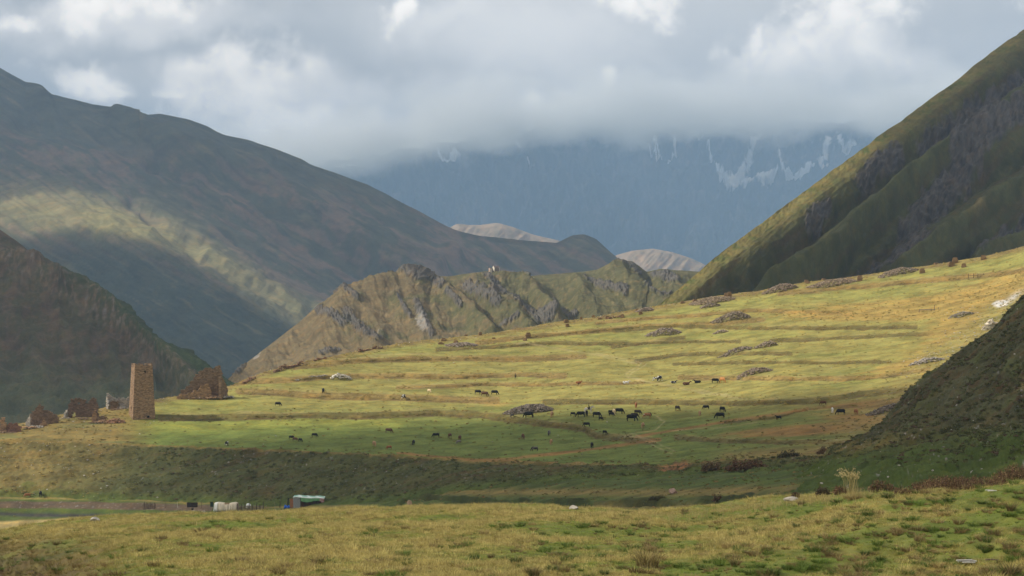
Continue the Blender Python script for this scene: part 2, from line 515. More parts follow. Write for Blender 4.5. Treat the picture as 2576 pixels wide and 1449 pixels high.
    scar = blob(PX, PY, 1700, 1168, 55, 15, -14)
    h += -allm * scar * (1.0 + 1.6 * fbm(X / 2.2, Y / 2.2, 4, 41))
    S.Z += h
    # ---- land cover
    C = np.zeros(Z.shape + (3,)); C[:] = FIELD
    big = fbm(X / 60, Y / 26, 4, 51); med = fbm(X / 16, Y / 6, 5, 52, 0.6); sml = fbm(X / 3, Y / 1.5, 3, 53)
    C = lerp_col(C, GREEN * 1.15, fd * sstep(0.0, 0.6, big + 0.2 * med) * 0.45)
    C = lerp_col(C, GREEN * 1.1, fd * sstep(1000, 1085, PY) * 0.85)  # greener turf, also painted darker where the cloud shade lies
    up_green = band(PX, PY, [(2000, 725), (2200, 703), (2350, 683), (2576, 655)], 15) + band(PX, PY, [(1700, 785), (1850, 765), (2000, 748), (2300, 735)], 12) \
        + band(PX, PY, [(900, 905), (1050, 872), (1300, 862), (1500, 835)], 13) + band(PX, PY, [(600, 985), (740, 935)], 13) + band(PX, PY, [(430, 1020), (640, 1015)], 12) + band(PX, PY, [(1500, 845), (1900, 840), (2000, 845)], 8)
    C = lerp_col(C, np.array((0.25, 0.26, 0.07)), fd * up_green * (0.55 + 0.3 * med))
    C = lerp_col(C, np.array((0.25, 0.26, 0.055)), fd * band(PX, PY, [(300, 1070), (500, 1075), (700, 1062), (1000, 1060)], 14) * 0.7)
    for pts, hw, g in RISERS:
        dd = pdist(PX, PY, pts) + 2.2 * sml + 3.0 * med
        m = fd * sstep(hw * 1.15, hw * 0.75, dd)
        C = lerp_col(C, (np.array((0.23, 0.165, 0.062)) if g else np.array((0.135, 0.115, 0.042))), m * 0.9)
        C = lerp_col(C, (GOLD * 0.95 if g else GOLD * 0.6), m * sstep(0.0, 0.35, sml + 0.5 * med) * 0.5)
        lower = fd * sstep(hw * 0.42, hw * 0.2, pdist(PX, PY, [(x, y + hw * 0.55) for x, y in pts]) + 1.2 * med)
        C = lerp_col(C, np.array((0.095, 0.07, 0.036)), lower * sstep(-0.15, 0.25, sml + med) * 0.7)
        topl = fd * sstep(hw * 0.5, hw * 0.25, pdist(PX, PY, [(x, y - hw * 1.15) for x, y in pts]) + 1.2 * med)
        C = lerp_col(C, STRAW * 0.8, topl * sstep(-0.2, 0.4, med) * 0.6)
    gold = blob(PX, PY, 2330, 762, 330, 22, -4) + blob(PX, PY, 2520, 715, 130, 30, -12) + blob(PX, PY, 2200, 795, 220, 16) + blob(PX, PY, 2390, 830, 110, 40, -30) + blob(PX, PY, 2250, 925, 110, 16, -12) + blob(PX, PY, 1250, 1016, 50, 8)
    C = lerp_col(C, np.array((0.36, 0.245, 0.075)), fd * sstep(0.3, 1.0, gold + med * 0.8) * 0.75)
    rust = blob(PX, PY, 2020, 1083, 230, 17, -3) + blob(PX, PY, 2200, 1050, 140, 14) + band(PX, PY, [(1180, 1158), (1300, 1152), (1450, 1135), (1660, 1107)], 5) + band(PX, PY, [(1600, 1100), (1760, 1072), (1850, 1056), (2030, 1030)], 4) \
        + blob(PX, PY, 2200, 1015, 150, 14, -5) + band(PX, PY, [(1000, 1140), (1200, 1158), (1400, 1166)], 4)
    C = lerp_col(C, np.array((0.27, 0.155, 0.055)), (fd + bk) * sstep(0.25, 0.9, rust + med * 0.4) * 0.9)
    # tracks
    for pts, w_ in (([(1330, 865), (1450, 885), (1500, 892), (1570, 908), (1612, 915), (1600, 925), (1575, 940), (1580, 950), (1640, 962), (1750, 985), (1860, 1003)], 1.6),
                    ([(1500, 888), (1600, 908), (1625, 917), (1590, 938), (1580, 948)], 1.3), ([(1600, 955), (1700, 970), (1880, 1004)], 1.2),
                    ([(1560, 1103), (1590, 1092), (1650, 1082), (1672, 1060), (1650, 1048)], 1.4), ([(1580, 1098), (1610, 1102), (1640, 1120), (1690, 1142)], 1.4), ([(1600, 1096), (1640, 1110), (1700, 1136)], 1.2),
                    ([(850, 905), (950, 893), (1080, 890)], 1.0), ([(1320, 850), (1325, 862), (1300, 866)], 1.2), ([(1905, 1060), (1850, 1070), (1690, 1085)], 1.3)):
        C = lerp_col(C, np.array((0.46, 0.38, 0.20)), fd * band(PX, PY, pts, w_ + 0.4) * (0.36 + 0.5 * med))
    # right bank with gravel and rock above the spur
    grav = sstep(-60, 40, (PX - 2230) * 0.62 + (PY - 960) * 0.78 - 40) * fd
    C = lerp_col(C, GOLD * 0.85, grav * 0.6)
    C = lerp_col(C, DARKG * 2.0, grav * sstep(0.0, 0.5, med + 0.3 * big) * 0.8)
    C = lerp_col(C, ROCK * 1.2, grav * sstep(0.25, 0.5, sml) * 0.6)
    C = lerp_col(C, np.array((0.58, 0.57, 0.54)), fd * sstep(0.55, 0.75, blob(PX, PY, 2516, 763, 30, 13, -8) + 0.2 * sml))
    C = lerp_col(C, np.array((0.45, 0.45, 0.44)), fd * blob(PX, PY, 2548, 748, 26, 7, -35) * 0.8)
    # ridge margin with rubble and dry weeds, ruin mound on the left
    rim = sstep(16, 3, PY - np.interp(PX, [p[0] for p in K9], [p[1] for p in K9])) * fd
    C = lerp_col(C, GOLD * 0.7, rim * 0.7); C = lerp_col(C, BROWN, rim * sstep(-0.05, 0.3, sml + med) * 0.8)
    mound = fd * (1 - sstep(280, 420, PX)) * sstep(-60, 10, -(PY - (1098 - (PX - 80) * 0.06)) + 26)
    C = lerp_col(C, GOLD * 0.62 + BROWN * 0.1, mound * 0.85); C = lerp_col(C, DARKG * 1.5, mound * sstep(0.05, 0.4, med) * 0.6)
    # embankment: gold on the left, heathy dark green to the right
    C = np.where(bk[..., None] > 0, lerp_col(C * 0 + (DARKG * 0.8 + BROWN * 0.08), BROWN * 0.6, sstep(0.0, 0.5, med + big * 0.5) * 0.55), C)
    leftm = bk * sstep(420, 60, PX - (PY - 1110) * -0.9 - 60)
    C = lerp_col(C, GOLD * 0.75, leftm * (0.5 + 0.5 * med)); C = lerp_col(C, GREEN * 1.0, leftm * sstep(0.05, 0.35, med) * sstep(1180, 1230, PY) * 0.8)
    C = lerp_col(C, ROCK * 1.25, bk * sstep(0.42, 0.6, fbm(X / 1.0, Y / 1.0, 2, 61)) * 0.9 * sstep(-0.1, 0.3, fbm(X / 20, Y / 10, 3, 62)))
    C = lerp_col(C, GOLD * 0.8, bk * sstep(8, 2, PY - np.interp(PX, [p[0] for p in K8], [p[1] for p in K8])) * 0.6)
    base_g = bk * sstep(30, 4, np.interp(PX, [p[0] for p in K7], [p[1] for p in K7]) - PY)
    C = lerp_col(C, GREEN * 0.8, base_g * 0.7)
    # valley floor
    C = np.where(fl[..., None] > 0, lerp_col(C * 0 + GREEN * 0.75, DARKG * 1.1, sstep(-0.1, 0.5, med)), C)
    C = lerp_col(C, GOLD, fl * (band(PX, PY, [(0, 1252), (300, 1256), (560, 1268)], 3.5) + band(PX, PY, [(640, 1277), (740, 1276), (900, 1272)], 3)) * 0.6)
    plough = fl * sstep(0.35, 0.6, band(PX, PY, [(-900, 1268), (200, 1271), (430, 1276), (530, 1279)], 10) * sstep(620, 480, PX))
    C = lerp_col(C, SOIL * 0.95, plough); C = lerp_col(C, ROCK * 1.5, plough * sstep(0.3, 0.5, fbm(X / 0.8, Y / 1.6, 2, 66)) * 0.4)
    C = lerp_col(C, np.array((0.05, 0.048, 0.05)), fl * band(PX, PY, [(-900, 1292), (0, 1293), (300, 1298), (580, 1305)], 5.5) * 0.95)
    C = lerp_col(C, STRAW * 0.9, fl * sstep(0.3, 0.8, band(PX, PY, [(-900, 1322), (0, 1322), (110, 1315), (260, 1308)], 12) * sstep(330, 200, PX)) * 0.95)
    gl = fl * sstep(940, 1050, PX) * sstep(2200, 2000, PX)
    C = lerp_col(C, GOLD * 0.75, gl * (band(PX, PY, [(940, 1265), (1020, 1238), (1200, 1238), (1400, 1238), (1700, 1240), (1900, 1235)], 10) + band(PX, PY, [(1500, 1272), (1800, 1272)], 8)) * (0.75 + 0.4 * med))
    C = lerp_col(C, DARKG * 0.5, gl * np.clip(lipm + below * 0.8, 0, 1) * 0.75)  # dark green lip, with shade painted on the face below it
    dryw = allm * (blob(PX, PY, 1980, 1140, 330, 16, -3) + blob(PX, PY, 2140, 1225, 330, 9, -2)) * sstep(1750, 1850, PX)
    C = lerp_col(C, GOLD * 0.7, dryw * (0.7 + 0.6 * med)); C = lerp_col(C, BROWN * 0.9, dryw * sstep(0.0, 0.3, sml) * 0.6)
    scm = allm * scar
    C = lerp_col(C, np.array((0.30, 0.16, 0.07)), sstep(0.4, 0.8, scm + 0.25 * sml)); C = lerp_col(C, np.array((0.10, 0.07, 0.045)), scm * sstep(0.0, 0.3, -sml + med * 0.4))
    # near meadow
    dry = fbm(X / 7, Y / 7, 4, 71) + 0.5 * fbm(X / 1.4, Y / 1.4, 3, 72)
    lft = sstep(1900, 1300, PX)
    g2 = np.array((0.115, 0.145, 0.032)); s2 = np.array((0.20, 0.17, 0.058))
    Cn = lerp_col(C * 0 + g2, s2, sstep(-0.35, 0.45, dry + 0.25 * lft))
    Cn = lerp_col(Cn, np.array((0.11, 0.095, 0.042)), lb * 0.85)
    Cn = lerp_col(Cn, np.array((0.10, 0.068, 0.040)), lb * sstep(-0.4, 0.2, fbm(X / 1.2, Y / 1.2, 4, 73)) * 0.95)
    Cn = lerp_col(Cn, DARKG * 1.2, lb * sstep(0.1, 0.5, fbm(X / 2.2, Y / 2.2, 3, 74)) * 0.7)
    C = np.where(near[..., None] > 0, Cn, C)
    C = np.where((R > rows['ridge'] + 6)[..., None], C * 0 + DARKG * 1.3, C)
    S.freeze()
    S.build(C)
    # second material (finer grain) on the near meadow
    S.obj.data.materials.append(M_near)
    nf = (rows['crest'] + 20) * (len(px) - 1)
    mi = np.zeros(len(S.obj.data.polygons), np.int32); mi[:nf] = 1
    S.obj.data.polygons.foreach_set('material_index', mi)
    S.dry = dry
    return S
G = build_ground()
def on_field(px, y):  return G.at(px, y, G.rows['field'] - 2, G.rows['ridge'] + 2)
def on_floor(px, y):  return G.at(px, y, G.rows['floor'], G.rows['field'] + 2)
def on_near(px, y):   return G.at(px, y, G.rows['near'] - 8, G.rows['crest'] + 2)


JIT = {}
def hill(name, px, curves, segs, mat, colfun, relief, smooth=True, jit=2.0, seed=0, soft=0):
    S = loft(name, px, curves, segs, mat, smooth, soft)
    relief(S)
    amp, sd_ = JIT['v']; sky_row = sum(segs[:-2]) if len(segs) > 2 else sum(segs[:-1])
    r = np.arange(S.Z.shape[0])[:, None]
    w = np.clip(1 - (sky_row - r) / 7.0, 0, 1)
    S.Z -= w * amp * fbm(S.PX / 55.0, S.PX * 0 + r / 9.0, 5, sd_, 0.6) * S.D / F
    C = colfun(S)
    S.freeze()
    S.build(C)
    return S

def back(pts, dd, dz):
    """a curve behind a skyline, dd metres further and dz metres lower"""
    out = []
    for x, y, d in pts:
        z = (CY - y) * d / F - dz
        out.append((x, CY - z * F / (d + dd), d + dd))
    return out

def dense(pts, amp, seed, step=6, k=3):
    """resample a skyline and roughen it"""
    xs = np.arange(pts[0][0], pts[-1][0] + 1, step)
    y, d = curve(pts, xs)
    y = smooth1(y, k); d = smooth1(d, 15)
    JIT['v'] = (amp, seed)
    return [(a, b, c) for a, b, c in zip(xs, y, d)]

# ---- dark spur on the right, nearer than the fields
def build_spur():
    sky = dense([(1850, 1300, 318), (2050, 1165, 325), (2120, 1118, 330), (2180, 1085, 333), (2230, 1050, 336), (2300, 982, 338), (2360, 930, 338), (2430, 872, 336), (2500, 812, 334), (2576, 742, 332), (2800, 560, 325), (3300, 240, 310), (3600, 120, 300)], 7, 81)
    base = [(1850, 1330, 200), (2100, 1290, 195), (2300, 1255, 180), (2576, 1236, 160), (3600, 1180, 140)]
    mid = [(1850, 1312, 260), (2050, 1205, 270), (2230, 1135, 275), (2400, 1100, 270), (2576, 1060, 262), (3000, 960, 240), (3600, 850, 220)]
    px = np.concatenate([np.linspace(1850, 2620, 420), np.linspace(2630, 3600, 50)])
    def rel(S):
        X, Y = S.X.copy(), S.Yw.copy()
        fade = np.ones(S.X.shape); fade[-12:] = 0.5
        S.push((fbm(X / 14, Y / 10, 5, 82, 0.55) * 2.4 + fbm(X / 2.6, Y / 2.2, 4, 83, 0.6) * 0.7 + fbm(X / 0.9, Y / 0.9, 2, 85) * 0.16) * fade)
    def col(S):
        X, Y, PX, PY = S.X, S.Yw, S.PX, S.PY
        med = fbm(X / 9, Y / 5, 5, 84, 0.6); s_ = fbm(X / 1.8, Y / 1.5, 3, 86)
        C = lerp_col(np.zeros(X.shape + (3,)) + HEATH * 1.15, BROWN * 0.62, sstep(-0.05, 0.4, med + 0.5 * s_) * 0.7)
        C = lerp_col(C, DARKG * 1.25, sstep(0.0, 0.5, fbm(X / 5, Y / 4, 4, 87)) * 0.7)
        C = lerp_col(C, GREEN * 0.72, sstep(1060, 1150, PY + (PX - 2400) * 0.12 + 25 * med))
        C = lerp_col(C, GOLD * 0.6, blob(PX, PY, 2170, 1128, 120, 15, -10) * (0.6 + med))
        C = lerp_col(C, STRAW, blob(PX, PY, 2590, 960, 45, 15, -38))
        C = lerp_col(C, ROCK * 1.3, sstep(0.42, 0.55, fbm(X / 0.8, Y / 0.8, 2, 88)) * sstep(0.0, 0.3, fbm(X / 12, Y / 12, 3, 89)) * 0.9)
        return C
    m = terrain_mat('heath_slope', scale=0.8, var=0.4, bump=0.9, bdist=0.3)
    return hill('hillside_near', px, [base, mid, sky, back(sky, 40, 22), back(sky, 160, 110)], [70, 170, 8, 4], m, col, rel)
SPUR = build_spur()

# ---- great slope on the right
C_SKY = [(1480, 880, 985), (1560, 838, 985), (1600, 808, 988), (1660, 765, 1000), (1775, 667, 1050), (1830, 622, 1085), (1900, 570, 1120), (1980, 515, 1165), (2050, 460, 1200), (2130, 402, 1245), (2200, 350, 1280), (2270, 300, 1315), (2340, 246, 1350), (2400, 205, 1375),
         (2450, 165, 1400), (2520, 112, 1430), (2576, 72, 1450), (2800, -80, 1540), (3400, -420, 1800)]
def build_right_hill():
    sky = dense(C_SKY, 6.5, 91, 3, 2)
    base = [(1480, 920, 960), (1560, 880, 962), (1660, 850, 965), (1800, 800, 975), (2000, 760, 1010), (2200, 735, 1060), (2400, 705, 1100), (2576, 675, 1130), (3400, 540, 1300)]
    px = np.concatenate([np.linspace(1480, 2620, 560), np.linspace(2630, 3400, 60)])
    groove = [([(2750, 60), (2576, 170), (2300, 372), (2120, 520), (1960, 640), (1830, 735), (1720, 800)], 26, -15),
              ([(2800, 150), (2576, 262), (2400, 372), (2250, 490), (2080, 640), (1930, 745)], 20, 13),
              ([(2800, 270), (2576, 375), (2420, 470), (2290, 560), (2180, 655), (2080, 720)], 28, -15),
              ([(2800, 370), (2576, 470), (2440, 560), (2330, 640), (2250, 700)], 18, 12),
              ([(2800, 450), (2620, 530), (2500, 600), (2400, 660)], 16, -9), ([(2800, 520), (2650, 570), (2540, 620), (2450, 665)], 16, 8),
              ([(2330, 470), (2200, 590), (2100, 690)], 12, -5)]
    rocky = [([(2590, 165), (2430, 265), (2330, 345)], 24), ([(2260, 375), (2210, 405), (2170, 440)], 22), ([(2080, 515), (2040, 550)], 20), ([(2576, 290), (2480, 345), (2420, 390)], 24), ([(2440, 400), (2380, 470), (2300, 540)], 34), ([(2320, 600), (2240, 640), (2150, 690)], 34),
             ([(2500, 330), (2400, 390)], 22), ([(2576, 560), (2450, 640)], 20)]
    def rock(PX, PY, X, Y):
        m = sum(band(PX, PY, p, w) for p, w in rocky)
        return sstep(0.35, 0.75, m + 0.75 * fbm(PX / 28, PY / 28, 4, 93, 0.6))
    def rel(S):
        X, Y, PX, PY = S.X.copy(), S.Yw.copy(), S.PX, S.PY
        R = np.arange(X.shape[0])[:, None] / X.shape[0]
        dsky = PY - np.interp(PX, [p[0] for p in C_SKY], [p[1] for p in C_SKY])
        f = sstep(0, 50, dsky)
        h = 0
        wx = PX + 14 * fbm(PX / 70, PY / 70, 3, 92); wy = PY + 14 * fbm(PX / 70, PY / 70, 3, 97)
        for p, w, a in groove: h = h + a * band(wx, wy, p, w)
        q = (PX * 0.80 - PY * 0.60); p_ = (PX * 0.60 + PY * 0.80)
        h = h + 2.2 * ridged(p_ / 60, q / 300, 3, 94) + 0.9 * ridged(p_ / 17, q / 110, 4, 905)
        rk = rock(PX, PY, X, Y)
        h = h + rk * (ridged(p_ / 22, q / 40, 5, 95, 0.6) * 5 - 1) + fbm(PX / 22, PY / 22, 4, 96) * 0.9 + fbm(PX / 6, PY / 6, 3, 98) * 0.18
        S.push(h * f + (1 - f) * 1.0 * fbm(PX / 9, PY / 9, 3, 99) * sstep(0, 6, dsky))
    def col(S):
        X, Y, PX, PY = S.X, S.Yw, S.PX, S.PY
        q = (PX * 0.80 - PY * 0.60); p_ = (PX * 0.60 + PY * 0.80)
        st = fbm(p_ / 18, q / 130, 5, 101, 0.6); s_ = fbm(PX / 8, PY / 8, 4, 102)
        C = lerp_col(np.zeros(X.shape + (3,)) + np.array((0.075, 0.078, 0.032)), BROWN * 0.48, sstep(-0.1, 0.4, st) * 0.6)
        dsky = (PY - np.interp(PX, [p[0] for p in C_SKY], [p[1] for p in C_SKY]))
        lit = sstep(80, 5, dsky + 30 * st)  # sunlit strip painted lighter, cloud-shaded rest of the slope painted darker
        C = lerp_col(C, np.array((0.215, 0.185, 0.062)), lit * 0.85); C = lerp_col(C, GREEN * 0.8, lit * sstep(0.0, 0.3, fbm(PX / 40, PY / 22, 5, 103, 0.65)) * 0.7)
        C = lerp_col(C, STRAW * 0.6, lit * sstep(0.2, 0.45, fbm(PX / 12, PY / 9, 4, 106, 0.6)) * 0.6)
        for p, w, a in groove:
            if a > 0: C = lerp_col(C, np.array((0.085, 0.09, 0.036)), band(PX, PY, p, w * 1.4) * 0.8)
        rk = rock(PX, PY, X, Y)
        C = lerp_col(C, np.array((0.07, 0.064, 0.062)) * (1 + 1.1 * np.clip(ridged(p_ / 9, q / 22, 3, 104), 0, 1)[..., None]), rk * 0.9)
        C = lerp_col(C, STRAW * 0.7, blob(PX, PY, 1963, 700, 26, 5, -38)*0.8 + blob(PX, PY, 2445, 560, 28, 10, -35) * 0.5)
        return C
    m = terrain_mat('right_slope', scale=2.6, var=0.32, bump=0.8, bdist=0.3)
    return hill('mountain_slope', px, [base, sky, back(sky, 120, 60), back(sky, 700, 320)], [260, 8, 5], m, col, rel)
RH = build_right_hill()

# ---- rocky hill in the middle
F_SKY = [(440, 1070, 1180), (500, 1010, 1200), (570, 955, 1235), (620, 912, 1270), (660, 880, 1300), (700, 850, 1330), (760, 803, 1370), (800, 765, 1390), (850, 737, 1420), (900, 711, 1445), (930, 700, 1460), (960, 688, 1475), (1000, 683, 1490), (1030, 674, 1500), (1050, 680, 1510), (1080, 695, 1525), (1130, 695, 1550),
         (1180, 687, 1575), (1225, 682, 1595), (1262, 681, 1610), (1290, 686, 1625), (1305, 690, 1630), (1318, 691, 1636), (1330, 694, 1640), (1400, 689, 1670), (1440, 686, 1690), (1500, 678, 1715), (1530, 663, 1730), (1560, 655, 1742), (1590, 657, 1755), (1608, 670, 1762), (1625, 684, 1770), (1660, 676, 1785),
         (1700, 680, 1800), (1750, 683, 1820), (1900, 700, 1880)]
def build_mid_hill():
    sky = dense(F_SKY, 1.6, 111, 3, 2)
    base = [(440, 1080, 1130), (570, 1030, 1130), (700, 990, 1120), (900, 940, 1110), (1100, 900, 1110), (1300, 875, 1120), (1500, 850, 1150), (1700, 815, 1200), (1900, 790, 1250)]
    px = np.linspace(440, 1900, 900)
    ribs = [([(1045, 678), (1085, 715), (1150, 760), (1200, 800), (1240, 850)], 16, 15), ([(1030, 676), (960, 715), (880, 770), (830, 840)], 22, 12), ([(1250, 682), (1300, 700), (1345, 740), (1400, 800)], 15, 16),
            ([(900, 711), (850, 770), (880, 830), (940, 880)], 20, 8), ([(1560, 656), (1550, 690), (1600, 740), (1680, 770)], 18, 14), ([(1180, 690), (1220, 740), (1290, 780), (1330, 830)], 12, 9),
            ([(1660, 678), (1690, 705), (1720, 750)], 14, 10), ([(1440, 687), (1470, 720), (1460, 760), (1500, 800)], 16, 9),
            ([(1120, 700), (1180, 750), (1260, 830)], 13, -12), ([(1360, 700), (1400, 740), (1440, 800)], 18, -14), ([(980, 780), (1020, 840), (1050, 870)], 18, -9), ([(780, 790), (760, 850), (700, 920)], 22, -7), ([(1625, 690), (1640, 730), (1680, 760)], 10, -10)]
    rocky = [([(1010, 690), (1070, 712), (1105, 735)], 14), ([(860, 745), (900, 770)], 12), ([(945, 700), (985, 695)], 8), ([(790, 770), (825, 805), (860, 830)], 14), ([(880, 810), (930, 850), (955, 870)], 17), ([(1040, 770), (1070, 820), (1085, 850)], 12), ([(1000, 750), (1030, 800)], 8),
             ([(1170, 720), (1210, 745), (1250, 770)], 16), ([(1220, 700), (1260, 740)], 16), ([(1290, 760), (1340, 790), (1380, 810)], 16), ([(1290, 690), (1325, 712)], 9), ([(1535, 665), (1590, 665), (1605, 690)], 12), ([(1480, 710), (1530, 730), (1570, 745)], 16), ([(1400, 765), (1445, 785)], 14),
             ([(1640, 690), (1700, 720)], 12), ([(1620, 740), (1680, 760)], 18), ([(1120, 755), (1160, 790)], 9), ([(1350, 815), (1400, 800)], 10), ([(1240, 820), (1300, 812)], 9), ([(810, 900), (850, 880)], 8), ([(620, 920), (600, 950)], 8)]
    def rock(PX, PY):
        m = sum(band(PX, PY, p, w) for p, w in rocky) + 0.42 * (blob(PX, PY, 1578, 668, 34, 16) + blob(PX, PY, 1690, 708, 30, 20) + blob(PX, PY, 1052, 700, 30, 16))
        return sstep(0.62, 0.86, m + 0.7 * fbm(PX / 15, PY / 13, 5, 113, 0.65))
    def rel(S):
        X, Y, PX, PY = S.X.copy(), S.Yw.copy(), S.PX, S.PY
        dsky = PY - np.interp(PX, [p[0] for p in F_SKY], [p[1] for p in F_SKY])
        f = sstep(0, 22, dsky)
        wx = PX + 10 * fbm(PX / 45, PY / 45, 4, 114); wy = PY + 10 * fbm(PX / 45, PY / 45, 4, 115)
        h = 0
        for p, w, a in ribs: h = h + a * 0.42 * band(wx, wy, p, w * 1.3)
        p_ = PX * 0.85 - PY * 0.53; q = PX * 0.53 + PY * 0.85
        h = h + ridged(p_ / 85, q / 120, 4, 116, 0.4) * 4
        rk = rock(PX, PY)
        h = h + rk * (ridged(PX / 13 + fbm(PX / 20, PY / 20, 3, 7), PY / 22, 5, 117, 0.6) * 2.0 + 0.6) + fbm(PX / 26, PY / 22, 4, 118) * 1.5 + fbm(PX / 7, PY / 6, 3, 119) * 0.3 + rk * ridged(PX / 6.5 + PY / 30, PY / 12, 3, 120) * 0.8
        S.push(h * f)
    def col(S):
        PX, PY = S.PX, S.PY
        a = fbm(PX / 60, PY / 30, 5, 121, 0.6); b = fbm(PX / 14, PY / 9, 4, 122, 0.6)
        C = lerp_col(np.zeros(PX.shape + (3,)) + np.array((0.165, 0.128, 0.068)), np.array((0.105, 0.102, 0.046)), sstep(-0.15, 0.35, a + 0.0012 * (PX - 1050)))
        C = lerp_col(C, np.array((0.26, 0.20, 0.10)), sstep(0.0, 0.5, b) * 0.5)
        C = lerp_col(C, np.array((0.10, 0.10, 0.05)), sstep(0.1, 0.5, fbm(PX / 8, PY / 6, 4, 123)) * 0.5)
        rk = rock(PX, PY)
        lf = 1 + 0.8 * np.clip(ridged(PX / 5, PY / 14, 3, 124), -0.2, 1)[..., None]
        C = lerp_col(C, np.array((0.085, 0.079, 0.072)) * lf, rk * 0.9)
        C = lerp_col(C, np.array((0.34, 0.33, 0.32)), sstep(0.45, 0.8, blob(PX, PY, 1060, 822, 14, 34, -28) + blob(PX, PY, 960, 850, 20, 12) * 0.6 + blob(PX, PY, 640, 905, 30, 7, -45) + 0.4 * b) * 0.6)
        return C
    m = terrain_mat('rocky_slope', scale=3.0, var=0.32, bump=0.9, bdist=0.35)
    return hill('rocky_hill', px, [base, sky, back(sky, 80, 25), back(sky, 400, 180)], [330, 8, 5], m, col, rel)
MH = build_mid_hill()

# ---- dark slope on the left
E_SKY = [(-900, 60, 1900), (-400, 330, 1700), (0, 577, 1500), (50, 613, 1480), (100, 652, 1455), (150, 686, 1430), (200, 712, 1400), (240, 744, 1380), (290, 782, 1350), (350, 826, 1310), (400, 855, 1280), (440, 870, 1255), (480, 890, 1225), (520, 915, 1200), (570, 952, 1170), (640, 1012, 1130)]
def build_left_hill():
    sky = dense(E_SKY, 2.0, 131, 4, 3)
    base = [(-900, 1170, 1100), (0, 1140, 1100), (400, 1090, 1080), (640, 1050, 1060)]
    px = np.concatenate([np.linspace(-900, -20, 50, endpoint=False), np.linspace(-20, 640, 360)])
    def rel(S):
        X, Y, PX, PY = S.X.copy(), S.Yw.copy(), S.PX, S.PY
        dsky = PY - np.interp(PX, [p[0] for p in E_SKY], [p[1] for p in E_SKY])
        f = sstep(0, 30, dsky)
        q = (PX * 0.85 - PY * 0.5)
        h = ridged((PX * 0.8 - PY * 0.3) / 110, (PX * 0.4 + PY) / 190, 5, 132) * 9 + fbm(X / 20, Y / 20, 4, 133) * 2.5
        h = h + 12 * band(PX, PY, [(-50, 640), (180, 740), (330, 850), (450, 950), (520, 1020)], 26)
        trees = sstep(45, 8, dsky) * sstep(0, 3, dsky) * sstep(80, 180, PX)
        S.push(h * f + trees * np.abs(fbm(PX / 4, PY / 4, 3, 134)) * 2.5)
    def col(S):
        PX, PY = S.PX, S.PY
        dsky = PY - np.interp(PX, [p[0] for p in E_SKY], [p[1] for p in E_SKY])
        a = fbm(PX / 50, PY / 50, 5, 135, 0.6); b = fbm(PX / 10, PY / 12, 4, 136, 0.6)
        C = lerp_col(np.zeros(PX.shape + (3,)) + np.array((0.085, 0.08, 0.045)), np.array((0.12, 0.09, 0.06)), sstep(-0.2, 0.3, a))
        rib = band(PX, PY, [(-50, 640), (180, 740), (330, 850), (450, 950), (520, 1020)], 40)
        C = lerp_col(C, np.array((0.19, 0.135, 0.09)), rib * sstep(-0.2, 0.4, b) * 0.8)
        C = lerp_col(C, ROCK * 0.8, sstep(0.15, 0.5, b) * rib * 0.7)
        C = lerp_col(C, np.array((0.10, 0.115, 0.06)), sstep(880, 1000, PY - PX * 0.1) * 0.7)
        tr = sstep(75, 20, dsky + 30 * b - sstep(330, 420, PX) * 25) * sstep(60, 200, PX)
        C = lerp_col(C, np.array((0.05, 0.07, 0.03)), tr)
        return C
    m = terrain_mat('left_slope', scale=3.0, var=0.35, bump=0.8, bdist=0.35)
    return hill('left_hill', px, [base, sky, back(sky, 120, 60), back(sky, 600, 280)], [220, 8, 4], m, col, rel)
LH = build_left_hill()

